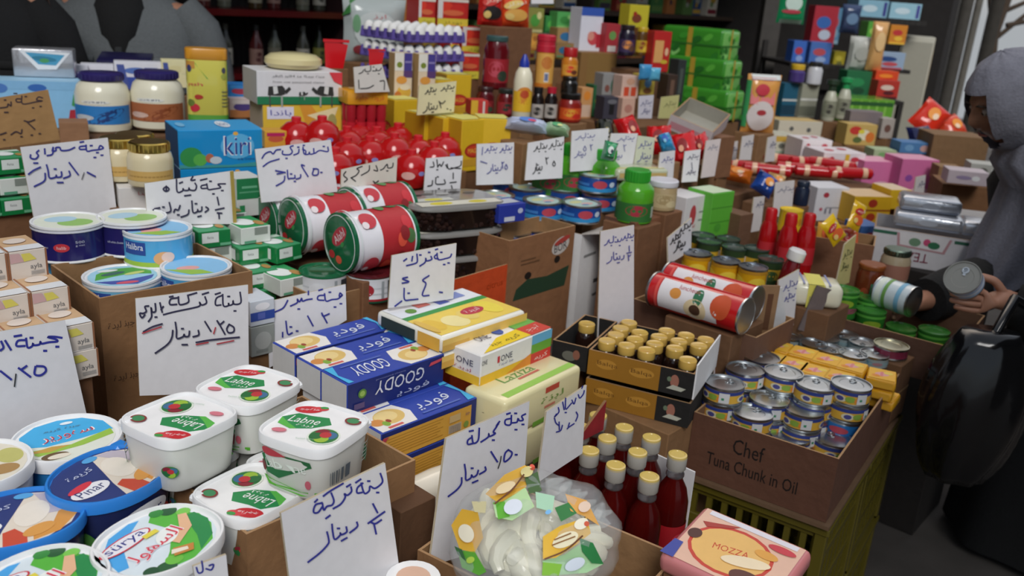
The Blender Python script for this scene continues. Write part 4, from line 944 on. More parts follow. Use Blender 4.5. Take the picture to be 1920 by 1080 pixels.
# ================================================================ tins lying on their sides
def mk_tin():
    t = empty('tomato_tin', None, 'tin')
    r, L = .063, .165
    M = Matrix.Rotation(PI/2, 4, 'Y')
    b = MB(); G = mat('17603c', 'gloss')
    b.lathe([(r, 0), (r*1.03, .001), (r*1.03, .008), (r, .009), (r, L-.009), (r*1.03, L-.008), (r*1.03, L-.001), (r, L)], [G, G, G, mat('e6e4e8', 'gloss'), G, G, G], 36, M=M)
    def fn(x, y, e):
        tt = x/S.w*2*PI; q = V((math.cos(tt)*(r+e), math.sin(tt)*(r+e), y)); return M @ q
    S = Sf(fn, 2*PI*r, L, 10)
    b.rect(S, 0, .42, 1, .92, 'b4242c')
    rnd = random.Random(3)
    for i in range(26): b.ell(S, rnd.random(), .48+rnd.random()*.4, .04, .07, rnd.choice(['d83834', 'e0523c', '8a1a20', '4a7040', 'c83038', '5a8a50']))
    for k in (.1, .35, .6, .85): b.ell(S, k, .26, .05, .12, 'c03440'); b.ell(S, k+.03, .2, .02, .05, 'e4d8d8')
    b.rect(S, 0, .07, 1, .1, 'd8dcdc'); b.build('tin_body', t)
    e = MB(); e.lathe([(r, .001), (r*.93, -.0005), (r*.92, .002), (0, .002)], mat('dcdedc', 'gloss'), 36, M=M)
    S2 = plane_sf((0, r, -r), (0, -1, 0), (0, 0, 1), 2*r, 2*r)
    S2.fn = lambda x, y, o: V((.0012-o, r-x, -r+y))
    for i in range(9): e.ell(S2, .28+.07*(i % 4), .16+.05*(i % 3), .09, .07, ('b02428', 'c83830', '2c5a34', 'd85038')[i % 4])
    e.ell(S2, .5, .62, .26, .13, 'b83040', 40); e.text(S2, 'Alahl', .5, .62, .14, 'e8dcdc', .36, 40); e.ell(S2, .6, .5, .06, .04, '3a8a48', 40)
    e.build('tin_end', t)
    g = MB(); g.lathe([(r, L-.001), (r*.93, L), (0, L-.002)], TIN, 30, M=M); g.build('tin_end', t)
    return t
mem = []
for u, v, d, ya, roll, lb in ((636, 456, 1.87, 44, 0, 'tomato tin lying on its side, nearest of the tins with green rims'), (545, 424, 1.99, 42, 50, 'tomato tin lying on its side between two others below the big 1.50 card'), (497, 416, 2.08, 42, 20, 'tomato tin lying on its side next to the upright feta box'), (650, 402, 2.1, 44, 70, 'tomato tin lying on its side behind the nearest one, against the olive trays'), (590, 398, 2.16, 42, 120, 'tomato tin lying on top at the foot of the big 1.50 card')):
    mem.append(put('tintom', mk_tin, YAWT(W(u, v, d), ya) @ Matrix.Rotation(R(roll*0), 4, 'X'), lb))
RISE.append(('plain brown carton underneath the nearest lying tin', [mem[0]])); RISE.append(('plain brown carton underneath the lying tins at the back', mem[1:]))
def up_art(c1, c2):
    def f(b, S):
        b.rect(S, 0, .55, 1, .62, 'c4c8cc'); b.rect(S, 0, .3, 1, .36, 'c4c8cc'); b.ell(S, .44, .5, .06, .3, c1); b.rect(S, .55, .1, .57, .9, c2); b.rect(S, .6, .1, .66, .9, '30343c'); b.rect(S, 0, .0, 1, .1, c1)
    return f
base = [put('uptinA', lambda: can('tomato_tin', 'tin', .052, .06, mat('dcdee2', 'gloss'), mat('1f6a44', 'gloss'), up_art('dcdee2', '9aa0a4'), mat('1f6a44', 'gloss'), ring=False), YAWT(PZ(607, 505, 1.01)-V((0, 0, .06)), 20), 'upright white tin with a green rim below the lying tins'),
        put('uptinB', lambda: can('tomato_tin', 'tin', .052, .06, mat('dcdee2', 'gloss'), mat('5a1a20', 'gloss'), up_art('a01c28', '9aa0a4'), mat('1a4a34', 'gloss'), ring=False), YAWT(PZ(694, 506, 1.01)-V((0, 0, .06)), 20), 'upright white and red tin beside the card in front of the orange carton')]
c = open_carton('cardboard_carton', 'brown carton behind the blue cheddar boxes with two upright tins on it', YAWT(W(598, 560, 1.79)-V((0, 0, .34)), 48), .2, .16, .34, CARD)
# ================================================================ generic goods of the farther rows, each with its own print
def gbox(u, v, d, wpx, hpx, dep, col, art, label, yaw=35, name='grocery_box', cat='box', kind='paper', fc={}):
    L, H = wpx*d/FPX/math.cos(R(yaw))*.98, hpx*d/FPX*1.03
    t = pack(name, cat, L, dep, H, col, art, .001, 1, kind, fc)
    t.matrix_world = YAWT(W(u, v, d)-V((0, 0, H)), yaw)
    tag(t, label, None)
    return t
def lab(*it):
    """print for a box: tuples of (face, kind, x, y, w, h, colour[, text])"""
    def f(b, F):
        for q in it:
            S = F[q[0]]
            k, x, y, w_, h_, c = q[1:7]
            if k == 'r': b.rect(S, x-w_/2, y-h_/2, x+w_/2, y+h_/2, c)
            elif k == 'e': b.ell(S, x, y, w_/2, h_/2, c)
            elif k == 't': b.text(S, q[7], x, y, h_, c, w_)
            elif k == 'a': b.text(S, arab(q[7]), x, y, h_, c, w_)
    return f
# ---- tall juice cartons, two
def tall_art(b, F):
    S = F['F']; b.rect(S, 0, .64, .5, 1, 'e6e2d8'); b.rect(S, .52, .64, .97, 1, '463c8c'); b.ell(S, .27, .76, .16, .06, '7a8a30'); b.rect(S, .5, .5, 1, .64, '5c3c70')
    b.ell(S, .4, .45, .3, .08, 'e09a40'); b.ell(S, .55, .2, .4, .14, 'e0b040'); b.ell(S, .2, .12, .2, .1, 'd07a30'); b.ell(S, .6, .3, .3, .06, 'e8d8b8'); b.rect(S, .56, .8, .92, .84, '8a80b8')
tb = []
for u, v, d, lb in ((741, 99, 2.86, 'tall juice carton with a violet panel, next to the sultana card'), (786, 101, 2.9, 'tall juice carton with a violet panel, above the cream price card')):
    t = PROTO.get('tall')
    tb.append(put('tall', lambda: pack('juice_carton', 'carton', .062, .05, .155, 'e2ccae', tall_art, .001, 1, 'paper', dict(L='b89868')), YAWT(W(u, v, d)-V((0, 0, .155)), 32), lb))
RISE.append(('plain brown carton underneath the tall juice cartons', tb))
sign('white card with black pen reading six dinar, under a grey label', (663, 126), (716, 120), (731, 172), (666, 174), 2.52, 2.58, wrd(SQ, 672, 122, 716, 140)+[[(672, 150), (673, 166)], [(676, 166), (690, 165), (700, 160)], [(712, 152), (720, 152), (720, 168)]], 1.8, BLKINK, mat('d4d0c8', 'paper'))
# ---- egg trays
TRAYM = mat('5a4a94', 'rough')
def mk_tray():
    b = MB(); n = 6; p = .047
    b.box(0, 0, .004, n*p, n*p, .012, TRAYM, .001)
    for i in range(n+1):
        for j in range(n+1):
            b.lathe([(.012, .006), (.009, .03), (.006, .043), (0, .044)], TRAYM, 8, M=Matrix.Translation((i*p if 0 < i < n else (.008 if i == 0 else n*p-.008), j*p if 0 < j < n else (.008 if j == 0 else n*p-.008), 0)))
    for i in range(n):
        for j in range(n):
            if i in (0, n-1) or j in (0, n-1): b.lathe([(.014, .002), (.021, .018), (.0232, .032), (.0225, .032), (.019, .016), (0, .008)], TRAYM, 10, M=Matrix.Translation(((i+.5)*p, (j+.5)*p, 0)))
    return tag(b.build('egg_tray'), None, 'egg tray')
EGG = mat('e8e6e2', 'rough')
def mk_egg():
    b = MB(); b.lathe([(.004, 0), (.014, .005), (.021, .018), (.0215, .026), (.018, .042), (.01, .053), (.003, .056), (0, .0562)], EGG, 16); return tag(b.build('egg'), None, 'egg')
ep = W(766, 82, 3.2); eM = [YAWT(ep-V((0, 0, .069*k)), 48) for k in range(3)]
trays = [put('tray', mk_tray, eM[k], f'violet egg tray, {("topmost", "middle", "lowest")[k]} of the stack behind the juice cartons') for k in range(3)]
for k in range(3):
    for j in range(6):
        for i in range(6):
            if k and not (i == 0 or j == 0): continue
            if k == 2 and not (j == 0): continue
            put('egg', mk_egg, eM[k] @ Matrix.Translation(((i+.5)*.047, (j+.5)*.047, .009)), f'white egg in the {("topmost", "middle", "lowest")[k]} tray, {ORD[i]} along its front edge, {ORD[j]} row in', 'white eggs in trays')
RISE.append(('plain brown carton underneath the egg trays', [trays[2]]))
# ---- noodle boxes and snack bags behind the eggs
nood = lab(('F', 'r', .5, .15, 1, .3, 'd8c840'), ('F', 'e', .3, .68, .4, .4, 'd83a24'), ('F', 'e', .65, .62, .5, .4, 'c82820'), ('F', 'e', .5, .5, .7, .2, 'd86a40'), ('F', 'r', .5, .94, 1, .1, 'dcd4c8'), ('F', 'a', .5, .15, .6, .14, '8a7a28', 'nwdlz'), ('F', 'r', .08, .65, .16, .7, 'd8d4d0'))
nl = []
for u, v, d, w_, h_, lb in ((786, -4, 3.55, 30, 48, 'red and yellow noodle box above the eggs, beside the grey sack'), (822, -4, 3.6, 56, 50, 'wide red and yellow noodle box above the violet egg tray'), (846, 48, 3.62, 16, 47, 'red and yellow noodle box half hidden behind the egg trays'), (868, 50, 3.66, 46, 48, 'red and yellow noodle box beside the big jar of red preserve'), (862, 100, 3.55, 40, 45, 'noodle box with a white panel, lowest, above the yellow stock boxes')):
    nl.append(gbox(u, v, d, w_, h_, .12, 'b8241e', nood, lb, 32, 'noodle_box', 'noodle box'))
RISE.append(('plain brown carton underneath the noodle boxes', nl))
def pouch(w_, h_, dep, col, art=None, kind='gloss', name='snack_bag', cat='bag', n=9, rag=.12):
    """a pillow bag standing upright, crimped along the top and bottom"""
    b = MB(); vs, fs = [], []; rnd = random.Random(int(w_*1e4)+int(h_*1e4))
    for sgn in (-1, 1):
        for j in range(n+1):
            for i in range(n+1):
                x, z = i/n, j/n
                y = sgn*dep/2*(max(0, 1-(2*x-1)**4)*max(0, 1-(2*z-1)**4))**.7*(1+rag*(rnd.random()-.5)*2)
                vs.append(((x-.5)*w_*(1-.06*math.sin(z*PI)), y, z*h_))
    N = (n+1)**2
    for k in range(2):
        for j in range(n):
            for i in range(n):
                q = (k*N+j*(n+1)+i, k*N+j*(n+1)+i+1, k*N+(j+1)*(n+1)+i+1, k*N+(j+1)*(n+1)+i)
                fs.append(q if k == 0 else q[::-1])
    b.add(vs, fs, mat(col, kind))
    def fn(x, y, e):
        X, Z = x/w_, y/h_
        return V(((X-.5)*w_, -dep/2*(1+rag)*(max(0, 1-(2*X-1)**4)*max(0, 1-(2*Z-1)**4))**.7-e-.001, y))
    if art: art(b, Sf(fn, w_, h_, 10))
    return tag(b.build(name), None, cat)
def sk_art(hx, hy, txt='nwdlz'):
    def f(b, S): b.ell(S, .5, .35, .36, .18, hx); b.ell(S, .4, .65, .3, .12, hy, 15); b.text(S, arab(txt), .5, .68, .14, 'f0e4d0', .6, 12); b.ell(S, .3, .3, .14, .1, 'e0c070')
    return f
def pput(u, v, d, wpx, hpx, dep, col, art, label, yaw=20, tilt=0, name='snack_bag', cat='bag', kind='gloss', roll=0):
    t = pouch(wpx*d/FPX, hpx*d/FPX*1.02, dep, col, art, kind, name, cat)
    t.matrix_world = YAWT(W(u, v, d), yaw) @ Matrix.Rotation(R(tilt), 4, 'X') @ Matrix.Rotation(R(roll), 4, 'Y')
    return tag(t, label, None)
base = [pput(700, 116, 3.75, 118, 112, .1, 'aeb6b4', lambda b, S: (b.poly(S, [(.0, .7), (.12, .98), (.3, 1), (.1, .75)], '3a7a3c'), b.ell(S, .5, .5, .34, .3, 'c4cac8'), b.text(S, arab('Arz'), .55, .72, .08, 'b85058', .2), b.ell(S, .2, .6, .06, .14, '6a9a70'), b.ell(S, .25, .2, .1, .07, '8a3038')), 'pale grey rice sack standing behind the egg trays', 20, name='rice_sack', cat='sack'),
        gbox(757, -6, 3.9, 34, 52, .1, 'a86820', lab(('F', 'e', .4, .5, .5, .5, 'd8902c'), ('F', 'e', .4, .5, .25, .25, '5a3818')), 'orange-brown box with a sunflower, above the rice sack', 32)]
RISE.append(('plain brown carton underneath the rice sack', base[:1])); RISE.append(('plain brown carton underneath the sunflower box', base[1:]))
base = [pput(918, 48, 3.6, 50, 66, .06, 'c42420', sk_art('1c1414', 'd84038'), 'red snack bag with a black patch above the big jar of preserve'), pput(962, 50, 3.66, 62, 60, .06, 'd84a20', sk_art('e0a850', 'e8c870'), 'orange and red noodle bag next to the red one with the black patch')]
RISE.append(('plain brown carton underneath the red and orange snack bags', base))
# ---- yellow stock boxes
def stock_art(b, F):
    for k in 'FL':
        S = F[k]; b.ell(S, .5, .4, .36, .14, 'a82818'); b.ell(S, .5, .4, .3, .1, 'c83c20'); b.text(S, 'MAGGI', .5, .4, .09, 'e8c040', .46); b.rect(S, .1, .1, .9, .24, 'c89828')
    S = F['T']; b.rect(S, .05, .05, .95, .95, 'e2d878')
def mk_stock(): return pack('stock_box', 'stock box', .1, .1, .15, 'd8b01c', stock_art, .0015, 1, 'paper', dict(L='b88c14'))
base = []
for i, (u, v, d, ya, lb) in enumerate(((740, 188, 2.78, 40, 'yellow stock box nearest the jelly cups'), (797, 216, 2.62, 44, 'yellow stock box directly under the cream price card'), (832, 222, 2.58, 44, 'yellow stock box, second from the cream price card towards the aisle'), (867, 226, 2.55, 44, 'yellow stock box, third from the cream price card towards the aisle'), (897, 222, 2.6, 14, 'yellow stock box with its red oval facing out, beside the white lentil card'), (838, 140, 3.2, 30, 'yellow stock box standing higher, beside the lower egg trays'), (800, 150, 3.0, 30, 'yellow stock box behind the cream price card'))):
    base.append(put('stock', mk_stock, YAWT(W(u, v, d)-V((0, 0, .15)), ya), lb, 'yellow stock boxes'))
for i, q in enumerate(base): RISE.append((f'plain brown carton underneath the {ORD[i]} yellow stock box', [q]))
sign('cream price card with black pen on the yellow stock boxes', (786, 160), (856, 152), (851, 210), (782, 216), 2.55, 2.62, wrd(SQ, 826, 158, 852, 172)+wrd(SQ, 796, 162, 818, 178)+wrd(DINAR, 792, 190, 820, 212)+[[(822, 190), (828, 194), (834, 189)], [(823, 190), (826, 202)], [(838, 204)], [(844, 206)]], 1.7, BLKINK, mat('d8cfa4', 'paper'))
t = gbox(884, 188, 3.05, 32, 26, .07, 'c83830', lab(('F', 'r', .2, .5, .4, 1, 'e0b030'), ('F', 'r', .75, .5, .12, .9, 'e0d0c8')), 'small red and yellow packet on the yellow stock boxes', 20); RISE.append(('plain brown carton underneath the small red and yellow packet', [t]))
# ---- jars and bottles in the middle
def gjar(u, v, d, wpx, hpx, body, cap, label, art=None, name='preserve_jar', cat='jar', caph=.16, sh=.8, neck=.8, key=None, yaw=15):
    r, H = wpx*d/FPX/2, hpx*d/FPX*1.02
    hb = H*(1-caph)
    t = jar(name, cat, [(r*.9, 0), (r, r*.12), (r, hb*sh), (r*neck, hb*.97), (r*neck*.95, hb+.001)], body if not isinstance(body, str) else mat(body, 'gloss'), cap if not isinstance(cap, str) else mat(cap, 'plastic'), r*neck*1.04, hb, H*caph, (lambda b, S: art(b, S(hb*.08, hb*sh*.88))) if art else None, n=22, ridges=False)
    t.matrix_world = YAWT(W(u, v, d), yaw)
    return tag(t, label, None)
def l1(c1, c2, c3, txt=None):
    def f(b, S): b.rect(S, .3, .1, .7, .8, c1); b.ell(S, .47, .5, .1, .24, c2); b.ell(S, .56, .3, .07, .16, c3); (b.text(S, txt, .48, .68, .12, 'e8e0d0', .22) if txt else None)
    return f
base = [gjar(908, 216, 3.3, 34, 52, '5a1218', '3a1c1c', 'squat jar of red preserve with a dark lid, beneath the big jar', l1('8a2024', 'c04040', '3a4a38')), gjar(948, 218, 3.22, 38, 50, '6a1418', '28302c', 'squat jar of red preserve next to the mayonnaise bottle', l1('a02830', '28382c', 'b8404c'))]
RISE.append(('plain brown carton underneath the squat red jars', base))
gjar(927, 166, 3.32, 48, 94, '5c0c14', '3c5a58', 'big jar of dark red preserve with a grey-green lid', l1('a01c28', 'c04858', '2a3c2c'), caph=.1)
def bottle(name, cat, prof, body, cap, capprof, art=None, n=22):
    t = empty(name, None, cat); b = MB(); b.lathe(prof, body, n)
    if art: art(b, lambda z0, h: cyl_sf(max(p[0] for p in prof), z0, h))
    b.build('bottle_body', t); c = MB(); c.lathe(capprof, cap, n); c.build('cap', t); return t
t = bottle('mayonnaise_bottle', 'bottle', [(.03, 0), (.033, .005), (.033, .13), (.028, .16), (.018, .178), (.012, .182)], mat('e6dfc4', 'plastic'), mat('2438a0', 'plastic'), [(.017, .178), (.017, .195), (.008, .215), (.005, .222), (0, .222)], lambda b, S: (b.rect(S(.03, .1), .28, 0, .72, .7, 'e8b828'), b.ell(S(.03, .1), .5, .55, .15, .3, 'd88828'), b.ell(S(.03, .1), .5, .6, .08, .14, 'c04820')))
t.matrix_world = YAWT(W(976, 224, 3.12), 15); tag(t, 'white and yellow mayonnaise bottle with a pointed blue cap', None); RISE.append(('plain brown carton underneath the mayonnaise bottle', [t]))
base = []
for u, v, d, cp, lb in ((1005, 230, 3.3, '18181a', 'black sauce bottle with a white label, beside the mayonnaise bottle'), (1030, 230, 3.3, 'b81c34', 'black sauce bottle with a red cap and white label')):
    t = bottle('sauce_bottle', 'bottle', [(.021, 0), (.024, .004), (.024, .085), (.016, .105), (.014, .11)], mat('1c1210', 'gloss'), mat(cp, 'plastic'), [(.017, .108), (.017, .13), (0, .13)], lambda b, S: (b.rect(S(.02, .05), .3, 0, .7, 1, 'b8b0a8'), b.ell(S(.02, .05), .46, .5, .1, .3, '282420'), None))
    t.matrix_world = YAWT(W(u, v, d), 15); tag(t, lb, None); base.append(t)
RISE.append(('plain brown carton underneath the black sauce bottles', base))
t = bottle('juice_bottle', 'bottle', [(.03, 0), (.034, .006), (.034, .115), (.034, .13)], mat('dd9440', 'gloss'), mat('c02438', 'plastic'), [(.036, .128), (.036, .15), (.0345, .152), (.0345, .166), (.036, .168), (.036, .185), (.03, .19), (0, .19)], lambda b, S: (b.rect(S(.01, .115), .3, .0, .7, .98, 'e0a850'), b.rect(S(.01, .115), .46, .1, .54, .4, 'd8d8d8'), b.rect(S(.01, .115), .47, .14, .53, .36, '4a5a8a'), b.ell(S(.01, .115), .5, .7, .1, .2, 'c87830'), b.rect(S(.0, .1), .0, .0, 1, .16, 'd07820')))
t.matrix_world = YAWT(W(1018, 163, 3.34), 15); tag(t, 'orange bottle with a broad red cap standing above the black sauce bottles', None); RISE.append(('wooden block underneath the orange bottle', []))
base = [gjar(1066, 228, 3.35, 44, 52, '8a2018', '161412', 'jar of orange and red paste with a black lid, lowest of its pile', l1('d8521c', 'e0a030', 'c82818'), caph=.2), ]
gjar(1066, 178, 3.36, 32, 34, '1a1612', '14120f', 'black jar in the middle of the pile of paste jars', None, caph=.2)
gjar(1066, 146, 3.37, 31, 54, 'c87a24', 'b01c20', 'jar with a red lid on top of the pile of paste jars', l1('e0a038', 'd83c20', '6a3018'), caph=.3)
RISE.append(('plain brown carton underneath the pile of paste jars', base))
gl = []
for u, v, d, w_, h_, col, a, lb in ((1090, 98, 3.9, 72, 60, '8a6638', lab(('F', 'r', .45, .6, .16, .24, '3c5a38'), ('F', 'r', .75, .6, .16, .24, '3c5a38'), ('F', 'r', .45, .2, .16, .2, '5a6a30'), ('F', 'r', .6, .5, .8, .9, '8a6a38')), 'brown carton with small green squares among the jars'),):
    gl.append(gbox(u, v, d, w_, h_, .16, col, a, lb, 28))
RISE.append(('plain brown carton underneath the carton with green squares', gl))
gl = [gbox(1092, 14, 3.95, 44, 82, .1, 'dcdce6', lab(('F', 'r', .5, .92, 1, .18, '3458b0'), ('F', 'e', .6, .35, .5, .3, 'c84850'), ('F', 'e', .5, .4, .3, .2, 'd89080'), ('F', 'r', .85, .3, .2, .3, 'b02838')), 'tall white milk powder box with a blue top', 28),
      gbox(1138, 44, 3.98, 28, 52, .08, 'a83038', lab(('F', 'e', .5, .6, .5, .3, '6a9a50'), ('F', 'r', .5, .15, .6, .2, 'd8d0c8')), 'dark red box beside the tall white milk powder box', 28)]
for u, v, d, w_, h_, body, cp, a, lb in ((1172, 104, 3.9, 32, 54, '221a2c', '2a2024', l1('3a2a50', 'd88a40', '604030'), 'dark coffee jar next to the dark red box'), (1200, 104, 3.95, 24, 50, '5a3c14', 'c0a020', l1('c8a82c', '8a4018', 'd8c040'), 'brown jar with a yellow lid beside the red tin')):
    gl.append(gjar(u, v, d, w_, h_, body, cp, lb, a))
gl.append(gbox(1182, 8, 4.0, 40, 40, .08, 'c4b82c', lab(('F', 'e', .4, .4, .5, .4, '7a3a20'), ('F', 'e', .3, .6, .2, .2, 'a02818')), 'yellow box on top of the coffee jars', 28))
gl.append(gbox(1228, 58, 3.85, 36, 72, .06, 'b8201c', lab(('F', 'r', .35, .5, .5, .55, 'd8a060'), ('F', 'e', .8, .5, .2, .2, 'e0b890'), ('F', 'e', .7, .25, .4, .1, 'c8b030')), 'tall red tin with an orange label beside the green packs', 24))
RISE.append(('plain brown carton carrying the milk powder, coffee and red tin', [q for q in gl if 'yellow box' not in q['label']]))
gl = []
for u, v, d, w_, h_, col, a, lb in ((1132, 138, 3.6, 32, 44, '8c8c8a', lab(('F', 'e', .7, .5, .4, .6, '4a6a58'), ('F', 'e', .3, .4, .3, .3, '7a4a40')), 'grey tin-like box with a green mark, in front of the brown carton'), (1168, 142, 3.55, 34, 40, 'd0b0a0', lab(('F', 'r', .3, .3, .3, .4, 'c84828'), ('F', 'r', .72, .3, .3, .4, 'c84828'), ('F', 'e', .5, .75, .5, .3, 'c89a80')), 'pinkish box with two orange squares'), (1204, 140, 3.6, 28, 36, 'c8b048', lab(('F', 'e', .5, .6, .5, .5, '5a8ab0'), ('F', 'e', .5, .2, .6, .3, '8a5a30')), 'yellow and blue small box behind the small white card'),
        (1134, 182, 3.5, 32, 42, '3a3844', lab(('F', 'r', .5, .5, .3, .5, '101014'), ('F', 'e', .5, .8, .6, .2, '6a6a70')), 'dark box beneath the grey one'), (1168, 184, 3.5, 26, 38, 'd0a894', lab(('F', 'e', .5, .5, .6, .4, 'b88070')), 'pale pink box beneath the one with orange squares'), (1092, 165, 3.6, 22, 55, 'd09860', lab(('F', 'e', .5, .75, .6, .3, 'e08a30'), ('F', 'r', .5, .25, .8, .4, 'd8b8a0')), 'orange and beige packet beside the paste jars'), (1114, 160, 3.65, 20, 56, '246038', lab(('F', 'e', .5, .5, .5, .3, 'c8c020'), ('F', 'r', .5, .15, .7, .2, '183c28')), 'dark green packet with a yellow spot'),
        (1254, 140, 3.6, 20, 46, '3a2a20', lab(('F', 'r', .5, .5, .4, .6, '6a5040')), 'brown slim box below the red tin'), (1274, 112, 3.7, 16, 76, '2a3030', lab(('F', 'r', .5, .5, .4, .6, '48524c')), 'dark slim box beside the green packs')):
    gl.append(gbox(u, v, d, w_, h_, .07, col, a, lb, 26))
RISE.append(('plain brown carton carrying the small boxes around the dark box', [q for q in gl if any(k in q['label'] for k in ('dark box', 'pale pink', 'orange and beige', 'dark green', 'brown slim', 'dark slim'))]))
base = [pput(1208, 150, 3.55, 26, 28, .03, '3f8cbc', None, 'small bright blue bag lying before the yellow and blue box', 20), pput(1226, 152, 3.56, 24, 24, .03, '58a8c8', None, 'small pale blue bag beside the bright blue one', 20)]
gl = []
for i, (u, v, d, w_, h_, col, a, lb) in enumerate(((992, 14, 4.1, 30, 44, '8a8a40', ('4f9a3c', 'd8d090'), 'yellow-green packet on the back shelf, above the orange bottle'), (1024, 30, 4.15, 26, 30, '3a8a44', ('58b04c', '2a6a34'), 'green packet beside the yellow-green one'), (1046, 22, 4.1, 36, 28, '54a858', ('3c8a40', '88c070'), 'bright green packet behind the pile of paste jars'), (986, 62, 4.05, 26, 30, 'c8903c', ('e0a040', 'a86828'), 'orange packet behind the orange bottle cap'), (1046, 52, 4.05, 38, 30, 'a08050', ('2a6a98', 'b87858'), 'brown packet with a blue panel'), (1044, 80, 4.0, 34, 26, '907044', ('2c6a90', '5a8a60'), 'brown packet with a blue panel below its like'), (950, 64, 3.9, 34, 30, '8a9a90', ('a03038', 'd8d8d0'), 'grey, red and white packet behind the big jar'), (952, 98, 3.8, 40, 30, '3c4a3c', ('5a7a50', '98a898'), 'dark green packet behind the mayonnaise bottle'))):
    gl.append(gbox(u, v, d, w_, h_, .08, col, lab(('F', 'e', .45, .5, .6, .5, a[0]), ('F', 'e', .7, .7, .3, .3, a[1]), ('F', 'r', .5, .08, .9, .12, a[1])), lb, 26, 'tea_packet', 'packet'))
RISE.append(('dark wooden rack carrying the packets behind the paste jars', [gl[4], gl[5], gl[6], gl[7]]))
sign('small white note hanging above the back packets', (996, -10), (1038, -10), (1038, 7), (996, 7), 3.9, 3.92, [], name='hanging_sign')
# ---- black olive trays, orange carton, fruit carton, white carton
def mk_olive():
    t = empty('olive_tray', None, 'tray')
    b = MB(); b.lathe([(.86, 0), (.95, .004), (1.0, .05), (1.02, .053)], mat('1b1210', 'gloss'), 40, .127, .09, 4)
    rnd = random.Random(5)
    for i in range(150):
        a = rnd.random()*2*PI; c, s = se(a, 4); z = .008+rnd.random()*.038; k = .93+z*1.3
        b.lathe([(0, -.008), (.006, -.005), (.008, 0), (.006, .005), (0, .008)], mat(rnd.choice(['241614', '1a1010', '30201c', '2a1a16']), 'gloss'), 6, M=Matrix.Translation((c*.127*k*.985, s*.09*k*.985, z)))
    b.build('tray_body', t)
    l = MB(); l.lathe([(1.03, .052), (1.04, .055), (1.02, .062), (.95, .064), (0, .064)], mat('8a8884', 'gloss'), 40, .127, .09, 4)  # clear lid, its reflections painted in as a grey base
    S = plane_sf((-.127, -.09, .064), (1, 0, 0), (0, 1, 0), .254, .18)
    l.rect(S, .06, .08, .94, .3, 'd8d4c4'); l.ell(S, .3, .19, .12, .08, 'd8c830'); l.ell(S, .7, .19, .1, .07, 'd0c030'); l.rect(S, .1, .34, .5, .5, 'c8c8be'); l.ell(S, .3, .42, .1, .06, 'd8cc40')
    for i in range(5): l.ell(S, .2+.15*i, .7+.05*(i % 2), .07, .05, ('2a2420', '6a6660', 'b0aeaa')[i % 3])  # dark and grey spots: olives and reflections painted on the lid
    l.build('lid', t)
    return t
oz = W(850, 384, 2.16)
mem = []
for k, (u, v, z, lb) in enumerate(((842, 372, 0, 'flat tray of black olives, topmost, with reflections painted grey on its clear lid'), (848, 372, .066, 'flat tray of black olives, middle of the three'), (878, 384, .132, 'flat tray of black olives, lowest, jutting over the orange carton'))):
    p = PZ(842, 370, oz.z)-V((0, 0, .064+z)) + (E1(33)*.055-E1(123)*.0 if k == 2 else V())
    mem.append(put('olive', mk_olive, YAWT(p, 33), lb))
oc = W(853, 524, 2.02)
t = open_carton('orange_carton', 'bright orange carton behind the card with the single figure', YAWT(oc-V((0, 0, .3)), 52), .2, .2, .3, mat('c8440c', 'card'), mat('8a4018', 'card'), art=lambda b, F: b.text(F['F'], 'citrus', .72, .86, .05, 'a83808', .3), cat='carton')
RISE.append(('plain brown carton underneath the olive trays', [mem[2]]))
def fruit_art(b, F):
    S = F['F']; b.poly(S, [(.1, 0), (.9, 0), (.95, .34), (.6, .26), (.3, .3), (.14, .18)], '26402c'); b.ell(S, .78, .72, .14, .14, 'c8c0b8', 15); b.ell(S, .8, .8, .13, .05, 'b04038', 15); b.text(S, 'BOR', .78, .7, .14, '3a3a40', .2, 8); b.ell(S, .3, .36, .05, .06, '1c1410'); b.ell(S, .74, .5, .045, .06, '1c1410'); b.rect(S, .18, .62, .4, .64, '6a4a30'); b.rect(S, .18, .56, .46, .58, '6a4a30')
fp = W(956, 452, 2.14)
fruit = open_carton('fruit_carton', 'brown fruit carton holding blue tins, beside the orange carton', YAWT(fp-V((0, 0, .32)), 50), .26, .12, .32, mat('8a5e3c', 'card'), CARDI, art=lambda b, F: fruit_art(b, dict(F=plane_sf((0, 0, .16), (1, 0, 0), (0, 0, 1), .26, .16))), cat='carton')
def bt_art(b, S): b.rect(S, 0, 0, 1, .3, '2c8cc8'); b.ell(S, .45, .55, .06, .3, 'b84050'); b.ell(S, .56, .55, .03, .2, 'c8d8e8'); b.ell(S, .15, .5, .05, .3, '5ab0d8'); b.ell(S, .85, .55, .04, .26, 'b84050'); b.rect(S, .2, .4, .36, .6, '3a7ac0')
def bt_lid(b, S): b.ell(S, .5, .5, .4, .4, 'a8c0b8'); b.ell(S, .4, .6, .2, .12, 'c8c890', 20); b.ell(S, .6, .4, .18, .1, 'd0a8a0', 10); b.ell(S, .5, .3, .1, .06, '5a88b0')
def mk_bt(): return can('fish_tin', 'tin', .056, .05, mat('1c4a98', 'gloss'), TIN, bt_art, TIN, bt_lid, ring=False)
mem = []
BT = [(1018, 374, 1.062, 'blue tin at the aisle side of the display, next to the navy packet'), (1090, 379, 1.062, 'blue tin nearest the white carton'), (1122, 325, 1.118, 'blue tin standing alone on top of the others, before the green jars'), (1058, 352, 1.062, 'blue tin in the second row behind the nearest one'), (1125, 360, 1.062, 'blue tin in the second row beside the big green jar'), (990, 350, 1.062, 'blue tin in the second row behind the navy packet'), (928, 364, 1.062, 'blue tin against the white lentil card'), (1030, 334, 1.062, 'blue tin in the back row under the green jars'), (960, 337, 1.062, 'blue tin in the back row next to the white lentil card')]
for u, v, z, lb in BT: mem.append(put('bt', mk_bt, YAWT(PZ(u, v, z)-V((0, 0, .05)), 20+u % 40), lb))
